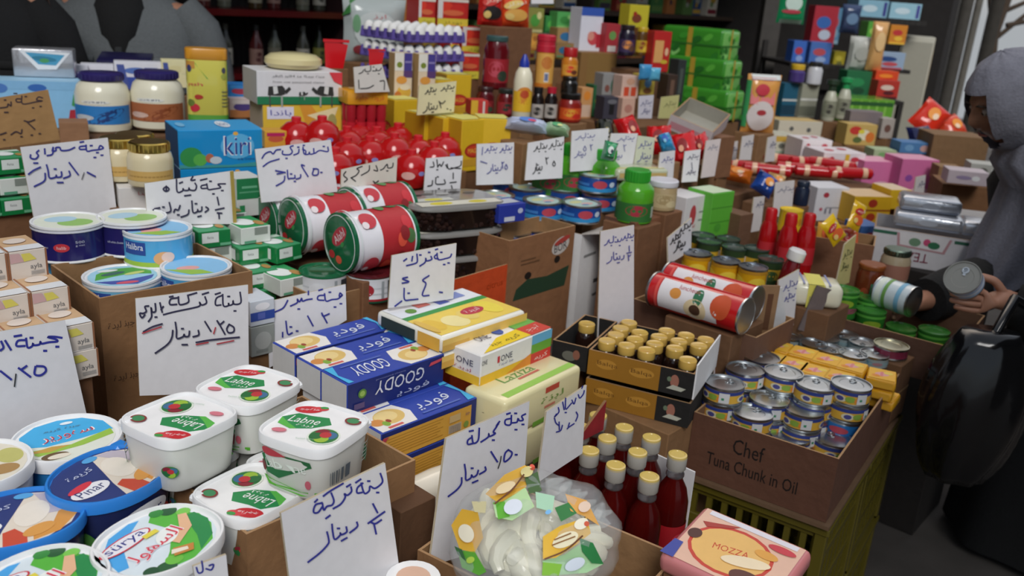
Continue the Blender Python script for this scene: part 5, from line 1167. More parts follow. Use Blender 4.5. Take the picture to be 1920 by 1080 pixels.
RISE.append(('plain brown carton underneath the blue tins', [m for m in mem if 'alone' not in m['label']], .6, '7c5838', .11))
t = gbox(937, 386, 2.2, 50, 34, .07, '24369a', lab(('F', 'r', .4, .2, .4, .25, 'c8ccd8'), ('F', 'e', .8, .6, .2, .3, 'b8c0d8'), ('T', 'r', .5, .5, .8, .6, 'b8bcc4')), 'navy packet on the tins of the brown fruit carton', 40)
for i, (u, v, z, lb) in enumerate(((966, 434, .99, 'silver-topped tin inside the fruit carton, below the navy packet'), (1010, 428, .99, 'silver-topped tin inside the fruit carton, near the white carton'), (990, 408, .995, 'silver-topped tin inside the fruit carton, behind the others'))):
    put('bt2', lambda: can('fish_tin', 'tin', .044, .04, mat('2848a0', 'gloss'), TIN, bt_art, TIN, None), YAWT(PZ(u, v, z)-V((0, 0, .04)), 20), lb)
wp = W(1091, 440, 2.42)
t = open_carton('white_carton', 'white carton between the fruit carton and the tall honey card', YAWT(wp-V((0, 0, .4)), 57), .23, .08, .4, WHITE, mat('c8c0b8', 'card'), art=lambda b, F: (b.rect(F['F'], .1, .82, .4, .84, '8a8a8a'), b.rect(F['F'], .4, .6, .8, .63, '5a5a5a'), b.rect(F['F'], .4, .5, .8, .52, '7a7a7a')), cat='carton', flaps='F')
# ---- green jars
def mk_gj():
    return jar('green_jar', 'jar', [(.045, 0), (.05, .005), (.049, .05), (.05, .055), (.05, .085), (.047, .095), (.034, .108), (.031, .112)], mat('4fa024', 'gloss'), mat('2f9a2c', 'plastic'), .033, .11, .032, lambda b, S: (b.rect(S(.008, .05), 0, 0, 1, 1, '2c6a2c'), b.ell(S(.008, .05), .45, .6, .1, .3, 'a02838'), b.rect(S(.008, .05), .6, .2, .68, .8, 'b8c0b0')), ridges=True)
mem = []
for u, v, d, lb in ((1186, 414, 2.42, 'big green jar with a green screw lid, nearest, beside the tall honey card'), (1028, 362, 2.62, 'green jar behind the blue tins, beside the card with black writing'), (1072, 360, 2.62, 'green jar behind the blue tins with a bright highlight'), (1126, 368, 2.62, 'green jar mostly hidden behind the topmost blue tin')):
    mem.append(put('gj', mk_gj, YAWT(W(u, v, d), 20), lb, 'green screw-top jars'))
RISE.append(('plain brown carton underneath the nearest green jar', mem[:1])); RISE.append(('plain brown carton underneath the green jars at the back', mem[1:]))
t = gjar(1238, 392, 2.5, 54, 56, 'a8926c', 'd4d2d8', 'glass jar of pale pickles with a whitish lid, behind the big green jar', l1('b8a47c', 'a08a60', 'c8b890'), caph=.2, neck=.98, sh=.95); RISE.append(('plain brown carton underneath the pickle jar', [t]))
# ---- cards of the middle row
sign('white lentil card with blue pen, behind the blue tins', (894, 270), (964, 267), (962, 345), (893, 347), 2.42, 2.48, wrd(SQ, 908, 272, 932, 288)+wrd(SQ, 936, 270, 960, 288)+wrd(DINAR, 912, 306, 940, 326)+wrd(TWO, 938, 302, 946, 316)+wrd(FIVE, 944, 306, 952, 318)+[[(904, 276), (903, 290)], [(900, 302), (912, 306)]], 1.5, BLUEINK)
sign('grey-white card with black pen behind the green jars', (990, 268), (1058, 256), (1054, 334), (984, 338), 2.45, 2.5, wrd(SQ, 1028, 260, 1056, 282)+wrd(SQ, 1000, 266, 1026, 286)+wrd(TWO, 1020, 294, 1030, 308)+wrd(FIVE, 1034, 300, 1042, 312)+wrd(DINAR, 998, 304, 1016, 326), 1.7, BLKINK)
sign('broad white card with faint blue pen, third from the yellow stock boxes', (1072, 246), (1126, 240), (1140, 262), (1120, 330), (1070, 322)) if False else sign('broad white card with faint blue pen, third from the yellow stock boxes', (1072, 246), (1142, 240), (1132, 318), (1069, 322), 2.5, 2.56, wrd(SQ, 1078, 248, 1116, 264)+wrd(FIVE, 1092, 272, 1100, 284)+wrd(DINAR, 1076, 282, 1098, 296)+wrd(TWO, 1104, 270, 1112, 282), 1.4, mat('5a5c98', 'ink'))
sign('white card with faint blue pen below the red biscuit bags', (1146, 250), (1196, 250), (1186, 312), (1134, 316), 2.58, 2.64, wrd(SQ, 1156, 254, 1190, 266)+wrd(TWO, 1166, 270, 1176, 284)+wrd(DINAR, 1144, 286, 1166, 300), 1.4, mat('6a6ca0', 'ink'))
sign('greenish white card with blue pen beside the blue and red bag', (1196, 254), (1228, 258), (1222, 312), (1188, 310), 2.66, 2.7, wrd(SQ, 1196, 262, 1222, 280)+wrd(DINAR, 1194, 284, 1220, 304), 1.5, mat('5a5c98', 'ink'), mat('ccd0b8', 'paper'))
sign('small white card in front of a flat yellow-edged packet', (1238, 286), (1266, 282), (1262, 334), (1232, 334), 2.6, 2.64, wrd(SQ, 1240, 292, 1262, 306), 1.4, mat('6a6ca0', 'ink'))
sign('upright white card with grey pen, left of the tall pinkish card'.replace(', left of', ' beside'), (1284, 284), (1314, 280), (1307, 340), (1278, 342), 2.75, 2.78, wrd(SQ, 1288, 288, 1310, 300)+wrd(ONE, 1294, 304, 1300, 318)+wrd(SQ, 1286, 318, 1304, 328), 1.4, mat('55556a', 'ink'))
sign('tall pinkish white card below the open white tray', (1324, 264), (1352, 260), (1340, 330), (1314, 334), 2.85, 2.88, wrd(SQ, 1326, 270, 1346, 282), 1.3, mat('8a8a98', 'ink'), mat('d0c4c2', 'paper'))
sign('tall white honey card with blue pen standing before the brown cartons', (1126, 434), (1189, 422), (1188, 640), (1120, 640), 1.98, 2.02, wrd(SQ, 1166, 436, 1188, 452)+wrd(SQ, 1132, 440, 1166, 462)+wrd(DINAR, 1136, 470, 1170, 494)+wrd(HALF, 1173, 460, 1184, 488), 1.9, mat('4c4c98', 'ink'), mat('d6d0d2', 'paper'), lean=.05)
sign('small white card with grey-blue pen among the back boxes', (1198, 180), (1226, 178), (1222, 222), (1196, 222), 3.3, 3.34, wrd(SQ, 1200, 186, 1222, 200)+wrd(DINAR, 1202, 202, 1218, 214), 1.3, mat('6a6a8a', 'ink'), mat('c8c4cc', 'paper'))
sign('yellowish card among the back boxes near the green packs', (1240, 182), (1274, 178), (1268, 222), (1234, 222), 3.35, 3.4, wrd(SQ, 1244, 188, 1268, 202), 1.2, mat('7a7a50', 'ink'), mat('b8b478', 'paper'))
sign('slanted white card with black pen by the brown carton of jars', (1252, 446), (1297, 408), (1296, 470), (1253, 496), 2.25, 2.38, wrd(SQ, 1270, 418, 1296, 438, -12)+wrd(SQ, 1256, 438, 1276, 456, -8)+wrd(DINAR, 1262, 450, 1284, 470, -8), 2, BLKINK)
sign('brown cardboard price sign with black pen', (-45, 190), (90, 168), (113, 262), (-45, 284), 2.15, 2.24, Zm(0, 80, 5.4, [(430, 560), (390, 550), (370, 580), (430, 590), (360, 600), (230, 620), (220, 540)], [(220, 570), (165, 570), (170, 600), (215, 600)], [(335, 660)], [(410, 645)], [(260, 545)], [(140, 515), (170, 515)], [(110, 600), (110, 640), (80, 620), (70, 650), (0, 660)], [(50, 580)], [(45, 705), (80, 705)], [(245, 790), (290, 800), (350, 780)], [(270, 800), (350, 875)], [(220, 880), (210, 920), (160, 900), (110, 930)], [(60, 910), (0, 930)], [(320, 935)], [(400, 920)], [(215, 950)], [(40, 980)]), 2.6, mat('38242a', 'ink'), mat('a07a4c', 'card'))
# ================================================================ tuna carton
def tuna_art(b, F):
    S = F['F']; k = mat('100806', 'ink')
    b.text(S, 'Chef', .42, .68, .24, k, .22); b.text(S, 'Tuna Chunk in Oil', .46, .36, .2, k, .64)
TZ = .8
tA, tB = PZ(1292, 792, TZ), PZ(1573, 861, TZ)
tyaw, tL = -33, .295
tA = tB-V((math.cos(R(tyaw)), math.sin(R(tyaw)), 0))*tL
tM = YAWT(tA-V((0, 0, .14)), tyaw)
CARDK = mat('603c2a', 'card')
open_carton('cardboard_carton', 'brown carton of tuna tins with black lettering on its front', tM, tL, .6, .14, CARDK, mat('7c583c', 'card'), art=tuna_art)
def tn_art(b, S):
    b.rect(S, 0, .0, 1, .7, 'd8a838'); b.rect(S, 0, .7, 1, 1, '2a3c84')
    for k in (.0, .33, .66): b.ell(S, .12+k, .36, .05, .3, 'd8d0b0'); b.ell(S, .12+k, .36, .03, .2, '4a4a8a'); b.ell(S, .2+k, .4, .04, .25, '88a840'); b.ell(S, .27+k, .34, .04, .26, 'e08a30')
    b.rect(S, .58, .05, .66, .9, 'd4d4d4'); b.rect(S, .6, .3, .62, .5, '3a8a60'); b.rect(S, .92, .1, 1, .8, '3858a8')
def mk_tuna(): return can('tuna_tin', 'tin', .042, .038, mat('d8a838', 'gloss'), TIN, tn_art, TIN, None)
def bl_art(b, S): b.rect(S, 0, 0, 1, .25, '2468b0'); b.ell(S, .48, .5, .08, .3, 'c04858'); b.ell(S, .14, .5, .06, .3, '58a0d8'); b.ell(S, .8, .5, .06, .3, 'c04858')
def mk_tunab(): return can('tuna_tin', 'tin', .042, .038, mat('2a78c0', 'gloss'), TIN, bl_art, TIN, None)
TN = [(1359, 716, .845, 3, 'the front wall, at the bottle trays end'), (1398, 690, .848, 3, 'the narrow card, second from the front wall'), (1428, 668, .848, 2, 'the narrow card, third from the front wall'), (1470, 696, .852, 3, 'the yellow tins, nearest the narrow card'), (1530, 718, .85, 3, 'the yellow tins, in the middle'), (1597, 718, .86, 3, 'the aisle wall of the carton, tallest pile'),
      (1443, 746, .812, 2, 'the dip in the middle'), (1412, 771, .803, 2, 'the front wall, second from the bottle trays'), (1508, 765, .806, 2, 'the front wall, behind the word tuna'), (1482, 815, .755, 1, 'the front wall, sunk to its lid'), (1563, 820, .757, 1, 'the aisle corner, sunk to its lid'), (1552, 846, .735, 1, 'the very aisle corner, lowest of all')]
for i, (u, v, z, n, lb) in enumerate(TN):
    for k in range(n):
        p = PZ(u, v, z)-V((0, 0, .038*(k+1)+.0004*k))
        last = i == 5 and k == 2
        put('tunab' if last else 'tuna', mk_tunab if last else mk_tuna, YAWT(p, tyaw-20+(i*53+k*31) % 60), f'{"blue" if last else "yellow"} tuna tin, {("top", "second", "third")[k]} of the pile at {lb}', 'tuna tins in the lettered carton')
def ys_art(b, F):
    S = F['T']; b.rect(S, .06, .06, .94, .94, 'e8b030'); b.ell(S, .5, .5, .26, .16, 'e0a0a0', 30); b.rect(S, .44, .3, .54, .7, 'd88080'); b.ell(S, .7, .65, .16, .12, 'e8c850'); b.ell(S, .3, .3, .14, .1, 'e08a28')
    S = F['F']; b.rect(S, .1, .2, .9, .8, 'd8a028')
def mk_ys(): return pack('sardine_tin', 'tin', .064, .072, .023, 'dca020', ys_art, .006, 2, 'gloss')
YS = [(1459, 648), (1507, 660), (1551, 673), (1598, 686), (1446, 669), (1488, 681), (1529, 694), (1574, 705)]
for i, (u, v) in enumerate(YS):
    for k in range(2):
        p = PZ(u, v, .84)-V((0, 0, .023*(k+1)+.001*k))
        put('ys', mk_ys, YAWT(p, tyaw+2) @ Matrix.Translation((-.032, -.036, 0)), f'flat yellow sardine tin, {("upper", "lower")[k]} of pair {ORD[i % 4]} from the narrow card, {"far" if i < 4 else "near"} row', 'flat yellow sardine tins')
for i, (u, v, z) in enumerate(((1654, 702, .838), (1650, 722, .813), (1656, 740, .788))):
    put('ys', mk_ys, YAWT(PZ(u, v, z)-V((0, 0, .023)), tyaw+10-6*i) @ Matrix.Translation((-.032, -.036, 0)), f'flat yellow sardine tin, {ORD[i]} from the top of the crooked pile along the aisle wall', 'flat yellow sardine tins')
def sv_art(b, S): b.rect(S, 0, .3, 1, .7, '8aa4a8'); b.ell(S, .45, .5, .1, .3, '5a8aa0'); b.ell(S, .6, .5, .06, .2, 'a87a80')
SV = [(1482, 628), (1514, 619), (1548, 632), (1584, 626), (1618, 640), (1556, 652), (1600, 662), (1526, 642), (1640, 662)]
for i, (u, v) in enumerate(SV):
    put('sv', lambda: can('fish_tin', 'tin', .034, .032, mat('98a4a4', 'gloss'), TIN, sv_art, TIN, None, n=24), YAWT(PZ(u, v, .835)-V((0, 0, .032)), i*40), f'small silver fish tin, upper, {ORD[i]} from the leaning boards', 'small silver fish tins')
    put('sv', None, YAWT(PZ(u, v, .835)-V((0, 0, .065)), i*40+20), f'small silver fish tin beneath upper one {ORD[i]} from the leaning boards', 'small silver fish tins')
t = put('svb', lambda: can('fish_tin', 'tin', .041, .03, mat('7a2a40', 'gloss'), mat('cfcab0', 'metal'), None, TIN, None, ring=False), YAWT(PZ(1672, 645, .85)-V((0, 0, .03)), 0), 'cream-lidded tin with a dark red side at the far corner of the tuna carton')
RISE.append(('brown carton inside the tuna carton, under the cream-lidded tin', [t], .667))
film = MB()
# ---- stacked yellow crates under the carton
CRM = mat('5e5418', 'plastic')
def mk_crate(L=.3, D=.3, H=.29):
    b = MB(); r = .012
    for x in (0, L):
        for y in (0, D): b.box(x-r, y-r, 0, x+r, y+r, H, CRM, .002)
    for z in (0, H*.33, H*.66, H-.03):
        h = .035 if z in (0, H-.03) else .02
        for y in (0, D): b.box(0, y-.006, z, L, y+.006, z+h, CRM, .002)
        for x in (0, L): b.box(x-.006, 0, z, x+.006, D, z+h, CRM, .002)
    for i in range(1, 9):
        for y in (0, D): b.box(L*i/9-.006, y-.004, 0, L*i/9+.006, y+.004, H, CRM)
    for i in range(1, 7):
        for x in (0, L): b.box(x-.004, D*i/7-.006, 0, x+.004, D*i/7+.006, H, CRM)
    b.box(0, 0, .004, L, D, .014, CRM)
    b.box(-.014, -.014, H-.012, L+.014, D+.014, H, CRM) if False else None
    for y in (-.008, D+.008): b.box(-.014, y-.008, H-.016, L+.014, y+.008, H, CRM, .002)
    for x in (-.008, L+.008): b.box(x-.008, -.014, H-.016, x+.008, D+.014, H, CRM, .002)
    return tag(b.build('plastic_crate'), None, 'crate')
for k in range(2):
    for i in range(2):
        M = tM @ Matrix.Translation((-.14, .02+.32*i, -.0-.33-.31*k+.02*0)) if False else YAWT(V((tA.x, tA.y, 0)), tyaw) @ Matrix.Translation((tL-.305, .015+.34*i, .65-.295*(k+1)))
        put('crate', mk_crate, M, f'olive yellow plastic crate, {("upper", "lower")[k]} one {("under the lettered front", "behind")[i]} of the tuna carton stack', 'olive yellow crates')
b = MB(); b.box(0, 0, .651, tL+.02, .62, .659, mat('6a5038', 'card')); t = b.build('cardboard_sheet'); t.matrix_world = YAWT(V((tA.x, tA.y, 0)), tyaw) @ Matrix.Translation((-.01, -.012, 0)); tag(t, 'torn cardboard sheet between the tuna carton and the yellow crates', 'cardboard')
# ================================================================ trays of dark gold-capped bottles
bA, bB = PZ(1105, 655, .9), PZ(1303, 702, .9)
byaw = math.degrees(math.atan2((bB-bA).y, (bB-bA).x)); bL = (bB-bA).length
def btray_art(b, F):
    S = F['F']; b.rect(S, 0, 0, .69, 1, '9a6a1c'); b.ell(S, .18, .55, .1, .2, 'b88430', 5); b.ell(S, .52, .55, .12, .2, 'b88430', 5); b.text(S, 'Balqa', .19, .55, .2, '6a4410', .2); b.text(S, 'Balqa', .52, .55, .2, '6a4410', .2)
    b.ell(S, .83, .55, .04, .26, 'a06a58'); b.poly(S, [(.76, .22), (.9, .2), (.94, .34), (.82, .4)], 'b8b8a8'); b.ell(S, .78, .6, .02, .1, '687860')
TRD = mat('171412', 'card')
trs = []
for k, z in enumerate((.845, .78)):
    trs.append(open_carton('bottle_tray', ('gold and black tray of dark bottles, upper of two, facing the aisle', 'gold and black tray under the upper one of dark bottles')[k], YAWT(V((bA.x, bA.y, z)), byaw), bL, .2, .055, TRD, TRD, art=btray_art, cat='tray'))
trs.append(open_carton('bottle_tray', 'black tray with a single dark bottle in view, behind the cream packets', YAWT(V((bA.x, bA.y, .845)), byaw) @ Matrix.Translation((-.085, .005, 0)), .08, .19, .055, TRD, TRD, art=lambda b, F: (b.ell(F['F'], .5, .5, .2, .2, '6a6a60'), b.ell(F['F'], .7, .6, .1, .2, '8a5a48')), cat='tray'))
RISE.append(('dark brown carton underneath the trays of dark bottles', trs[1:2])); RISE.append(('dark brown carton underneath the black single-bottle tray', trs[2:]))
b = MB(); b.box(bL+.001, 0, 0, bL+.004, .2, .075, WHITE); t = b.build('cardboard_sheet'); t.matrix_world = YAWT(V((bA.x, bA.y, .845)), byaw); tag(t, 'white cardboard divider at the end of the bottle trays beside the tuna tins', 'cardboard')
def mk_db():
    t = empty('dark_bottle', None, 'bottle'); b = MB(); b.lathe([(.02, 0), (.0225, .003), (.0225, .034), (.018, .045), (.015, .049)], mat('20100a', 'gloss'), 18); b.build('bottle_body', t)
    c = MB(); c.lathe([(.0175, .047), (.0185, .049), (.0185, .064), (.017, .066), (.0155, .0655), (0, .0655)], mat('d4ae58', 'gloss'), 18); c.build('cap', t); return t
nb = 0
for j in range(4):
    for i in range(5):
        if (i, j) in ((3, 0), (4, 1), (1, 3)): continue
        M = YAWT(V((bA.x, bA.y, .851)), byaw) @ Matrix.Translation((.027+i*.0435+.004*(j % 2), .03+j*.045, 0))
        put('db', mk_db, M, f'gold-capped dark bottle, {ORD[i]} from the cream packets, {ORD[j]} row of the tray', 'dark gold-capped bottles')
put('db', None, YAWT(V((bA.x, bA.y, .851)), byaw) @ Matrix.Translation((-.045, .1, 0)), 'dark bottle with a gold cap standing alone in the black tray', 'dark gold-capped bottles')
# ================================================================ red syrup bottles
GLS = mat('c8ccd0', 'gloss', .9); SYR = mat('6a0e0c', 'gloss', .55)
def mk_syr():
    t = empty('syrup_bottle', None, 'bottle'); b = MB()
    b.lathe([(.026, 0), (.03, .004), (.0305, .1), (.03, .12), (.024, .145), (.015, .162), (.0145, .168)], SYR, 26)
    b.rect(cyl_sf(.0308, .02, .06), 0, 0, 1, 1, 'b01420'); b.rect(cyl_sf(.0309, .02, .012), 0, 0, 1, 1, '2a1418')
    S = cyl_sf(.031, .02, .06)
    for k in (.2, .5, .8): b.text(S, 'PORT', k, .1, .14, 'e0d8d8', .12); b.ell(S, k, .55, .07, .2, 'd83848')
    b.build('bottle_body', t)
    n = MB(); n.lathe([(.0145, .166), (.0165, .169), (.0165, .173), (.0145, .176), (.0145, .183)], GLS, 22); n.build('neck', t)
    c = MB(); c.lathe([(.0165, .182), (.0175, .184), (.0175, .206), (.0165, .208)], mat('a8a49c', 'gloss'), 24); c.lathe([(.0172, .2035), (.0176, .205), (.0165, .2095), (.013, .2098), (.0125, .209), (0, .209)], mat('d6ba66', 'gloss'), 24); c.build('cap', t); return t
mem = []
SB = [(1052, 816, 'nearest the narrow white card'), (1090, 800, 'second along the row by the narrow white card'), (1122, 778, 'farthest, below the dark red carton corner'), (1106, 844, 'in the middle row next to the cheese bag'), (1139, 821, 'in the middle row, second from the cheese bag'), (1171, 801, 'in the middle row, second from the tuna carton'), (1155, 872, 'above the knot of the cheese bag'), (1196, 847, 'in the centre of the aisle-side half'), (1222, 820, 'next to the front wall of the tuna carton'), (1218, 893, 'nearest of all, its red label fully in view'), (1271, 852, 'at the white divider by the pink packet')]
for i, (u, v, lb) in enumerate(SB): mem.append(put('syr', mk_syr, YAWT(PZ(u, v, .845)-V((0, 0, .209)), i*50), f'red syrup bottle with a gold cap, {lb}', 'red syrup bottles'))
b = MB(); b.box(0, 0, 0, .003, .12, .13, WHITE); t = b.build('cardboard_sheet'); t.matrix_world = YAWT(PZ(1285, 1000, .66), 48); tag(t, 'white cardboard divider between the syrup bottles and the pink packet', 'cardboard')
RISE.append(('dark red carton underneath the syrup bottles', mem))
b = MB(); q = [V(p) for p in ((0, 0, 0), (.045, .052, 0), (.045, .052, .06), (0, 0, .012))]; n_ = V((.004, -.003, 0)); b.add(q+[p+n_ for p in q], [(0, 1, 2, 3), (7, 6, 5, 4), (0, 4, 5, 1), (1, 5, 6, 2), (2, 6, 7, 3), (3, 7, 4, 0)], [mat('7a5430', 'card'), mat('8e1620', 'card'), CARD, CARD, CARD, CARD])
t = b.build('carton_flap'); t.location = PZ(1086, 808, .86)-V((0, 0, .02)); tag(t, 'raised carton flap, dark red outside, behind the syrup bottles', 'cardboard')
# ================================================================ bag of braided cheese
bc = W(1003, 1008, 1.13); br = V((.112, .098, .075))
Mb = Matrix.Translation(bc) @ Matrix.Rotation(R(35), 4, 'Z')
Mbi = Mb.inverted()
def ell_sf(k=1.0):
    def fn(u, v, e):
        o, d = Mbi @ CP, (Mbi.to_3x3() @ ray(u, v))
        s = V([1/(br[i]*k+.002+e) for i in range(3)])
        O, D = V([o[i]*s[i] for i in range(3)]), V([d[i]*s[i] for i in range(3)])
        a, b_, c = D.dot(D), 2*O.dot(D), O.dot(O)-1
        q = b_*b_-4*a*c
        t = (-b_-math.sqrt(max(q, 0)))/(2*a)
        return Mb @ (o+d*t)
    return Sf(fn, 1, 1, 10)
film_m = mat('dfe4e4', 'gloss', 0, .22)
b = MB(); n = 26; rnd = random.Random(11)
vs, fs = [], []
for j in range(n+1):
    for i in range(n):
        th, ph = PI*j/n, 2*PI*i/n
        k = 1+.035*math.sin(5*ph+3*th)+.03*math.sin(9*th-4*ph)+.02*(rnd.random()-.5)
        vs.append(Mb @ V((br.x*k*math.sin(th)*math.cos(ph), br.y*k*math.sin(th)*math.sin(ph), br.z*k*math.cos(th))))
for j in range(n):
    for i in range(n): fs.append((j*n+i, j*n+(i+1) % n, (j+1)*n+(i+1) % n, (j+1)*n+i))
b.add(vs, fs, film_m)
S = ell_sf(1.0)
for q, h in (([(846, 985), (866, 954), (896, 960), (906, 1008), (890, 1036), (862, 1030)], 'e6b436'), ([(858, 1032), (890, 1034), (912, 1072), (898, 1079), (866, 1064)], '62b038'), ([(852, 1024), (866, 1030), (874, 1052), (858, 1040)], '2f6a38'), ([(884, 940), (912, 940), (910, 962), (890, 960)], 'd8cfa0'),
             ([(910, 926), (946, 890), (984, 872), (1000, 880), (986, 914), (936, 944)], 'e4b23c'), ([(925, 946), (985, 914), (1002, 950), (960, 976), (930, 970)], 'b8dca0'), ([(924, 942), (946, 940), (956, 968), (934, 974)], '62b434'), ([(984, 896), (1008, 884), (1016, 920), (992, 926)], '3c6430'), ([(1004, 922), (1040, 930), (1036, 960), (1006, 952)], 'a8d4b4'),
             ([(1018, 1006), (1050, 986), (1100, 970), (1108, 1000), (1082, 1020), (1042, 1046), (1018, 1048)], 'e8b838'), ([(1016, 1052), (1058, 1040), (1094, 1016), (1130, 1058), (1100, 1074), (1040, 1079)], 'b4dca8'), ([(1086, 1008), (1112, 1018), (1132, 1058), (1110, 1056), (1092, 1034)], '2c8244'), ([(1018, 1054), (1054, 1058), (1048, 1079), (1016, 1079)], '8cc83c'),
             ([(1060, 926), (1100, 938), (1124, 986), (1096, 968), (1070, 958)], 'e2a850'), ([(1040, 952), (1066, 942), (1082, 962), (1052, 978)], '2f7a3c')): b.poly(S, q, h)
for u, v, rx, ry, h in ((874, 1000, 14, 18, 'f2ead0'), (988, 884, 12, 10, 'f0e6a0'), (998, 876, 5, 6, 'd85030'), (1060, 1012, 26, 13, 'f2e8c4'), (1090, 982, 14, 10, 'f6efd8'), (1100, 982, 5, 5, 'd86040'), (948, 914, 20, 9, 'f2dcb0'), (962, 950, 18, 14, 'dfe6f0'), (1096, 950, 12, 10, 'ecd0b8'), (1028, 960, 6, 4, '78b8e8'), (1078, 1058, 20, 11, 'dfe8f2'), (882, 1050, 8, 6, 'b8d850')): b.ell(S, u, v, rx, ry, h, -25)
b.stroke(S, [(1022, 1048), (1060, 1032), (1092, 1005)], 3, '6a3a1c'); b.stroke(S, [(928, 944), (960, 918), (982, 890)], 3, '6a3a1c'); b.stroke(S, [(1040, 1012), (1070, 1000)], 2.5, '8a5a20'); b.stroke(S, [(1036, 1022), (1078, 1006)], 2.5, '8a5a20')
top = Mb @ V((.03, .05, .06))
for i in range(7):                                          # crimped open end of the bag
    a = i/6; p = W(1040+a*90, 925+a*60, 1.17); b.tube([p, p+V((.006*(i % 3-1), .004, .014)), p+V((.01, .008*(i % 2), .022))], [.012, .009, .002], film_m, 6)
t = b.build('plastic_bag', origin=bc-V((0, 0, .07))); tag(t, 'clear printed plastic bag of braided cheese in the near carton', 'bag')
CH = mat('e8e4cc', 'gloss')
def braid(w):
    b = MB()
    for k in range(3):
        pts = [V((math.sin(i*.7+k*2.09)*.014*w, (i-6)*.0085*w, math.cos(i*.7+k*2.09)*.01)) for i in range(13)]
        b.tube(pts, [.006+.009*math.sin(PI*(i+.5)/13) for i in range(13)], CH, 10)
    return tag(b.build('braided_cheese'), None, 'cheese')
for i, (u, v, d, ya, lb) in enumerate(((930, 1010, 1.11, 20, 'white braided cheese in the bag, nearest the tall 1.50 card'), (962, 1045, 1.09, 60, 'white braided cheese in the bag, lowest by the carton edge'), (1010, 975, 1.15, 100, 'white braided cheese in the bag, in the middle beneath the print'), (1085, 1045, 1.12, 150, 'white braided cheese in the bag, towards the aisle'), (965, 975, 1.14, 40, 'white braided cheese in the bag, behind the nearest one'))):
    put('braid', lambda: braid(1.15), YAWT(W(u, v, d), ya), lb, 'white braided cheeses')
cC = PZ(792, 1034, .87)
cb1 = open_carton('cardboard_carton', 'brown carton holding the clear bag of braided cheese', YAWT(W(800, 1042, 1.05)-V((0, 0, .22)), -4) if False else YAWT(PZ(783, 1031, .87)-V((0, 0, .22)), tyaw), .285, .225, .22, CARD)
t = gbox(752, 962, 1.22, 60, 200, .12, '5a3c24', None, 'dark brown carton beside the tall 1.50 card', 48, 'cardboard_box', 'box', 'card')
b = MB(); M_ = YAWT(PZ(775, 1082, .9)-V((0, 0, .05)), 30); b.lathe([(.03, 0), (.036, .04), (.034, .05), (0, .05)], WPL, 24, M=M_); S = plane_sf((-.03, -.03, .05), (1, 0, 0), (0, 1, 0), .06, .06); S.fn = (lambda f: lambda x, y, e: M_ @ f(x, y, e))(S.fn); b.ell(S, .5, .5, .36, .36, 'd8b098'); t = b.build('cheese_tub', origin=M_.translation); tag(t, 'small white tub between the half dinar card and the tall 1.50 card', 'tub')
# ================================================================ pink packet of smoked cheese
def mz_art(b, F):
    S = F['T']; b.rect(S, .05, .06, .95, .94, 'e4b8a0'); b.ell(S, .46, .46, .36, .36, 'c83828', 0); b.ell(S, .46, .46, .33, .32, 'e8b868'); b.text(S, 'MOZZA', .46, .48, .09, 'c84020', .3, 10); None
    b.rect(S, .1, .86, .9, .93, 'e0dce4'); b.poly(S, [(.1, .72), (.4, .86), (.36, .8), (.16, .66)], 'a83028'); b.ell(S, .7, .2, .14, .1, '5a2a20'); b.ell(S, .12, .5, .06, .08, '4a2018'); b.ell(S, .72, .62, .1, .06, 'e0a040'); b.poly(S, [(.0, .04), (.12, .04), (.1, .3), (.02, .3)], '30409a'); b.ell(S, .8, .78, .12, .05, 'c83040'); b.ell(S, .62, .4, .2, .08, 'f0dcb8', 20)
t = pack('cheese_packet', 'cheese packet', .16, .135, .03, 'cf8080', mz_art, .01, 3, 'gloss')
mz = PZ(1236, 1036, .905)
t.matrix_world = YAWT(mz-V((0, 0, .03)), -37) @ Matrix.Rotation(R(7), 4, 'X'); tag(t, 'pink-edged packet of smoked cheese with a yellow oval, nearest the aisle', None)
RISE.append(('plain brown carton underneath the pink-edged packet', [t]))
# ================================================================ red tins lying, yellow tins and dark-lidded jars
rcA = PZ(1188, 560, .9)
open_carton('cardboard_carton', 'brown carton behind the dark bottles, with red tins lying in it', YAWT(rcA-V((0, 0, .28)), -40), .33, .2, .28, mat('6a4a38', 'card'), CARDI)
def mk_red():
    t = empty('meat_tin', None, 'tin'); r, L = .042, .24; M = Matrix.Rotation(PI/2, 4, 'Y'); b = MB(); RD = mat('c01c20', 'gloss')
    b.lathe([(r, 0), (r*1.03, .001), (r*1.03, .005), (r*.985, .006), (r*.985, L-.006), (r*1.03, L-.005), (r*1.03, L-.001), (r, L)], [TIN, TIN, TIN, RD, TIN, TIN, TIN], 32, M=M)
    def fn(x, y, e): tt = x/S.w*2*PI; return M @ V((math.cos(tt)*(r*.985+e), math.sin(tt)*(r*.985+e), y))
    S = Sf(fn, 2*PI*r, L, 10)
    for k in (-.44, .06):
        b.rect(S, k, .14, k+.3, .78, 'e4e0e2'); b.ell(S, k+.12, .32, .05, .06, 'd89040'); b.ell(S, k+.1, .56, .08, .05, '30704c'); b.ell(S, k+.22, .55, .1, .12, 'dcc8a0'); b.ell(S, k+.22, .55, .05, .06, '4a3020'); b.ell(S, k+.12, .8, .12, .1, 'c85028'); b.text(S, 'luncheon', k+.05, .45, .05, 'b02830', .2, 90); b.rect(S, k, .1, k+.3, .13, 'd85048')
    b.build('tin_body', t)
    for z, s in ((0, 1), (L, -1)):
        e = MB(); e.lathe([(r*.98, z+.001*s), (r*.93, z-.0005*s), (r*.9, z+.003*s), (r*.5, z+.0025*s), (0, z+.003*s)], TIN, 28, M=M); e.build('tin_end', t)
    return t
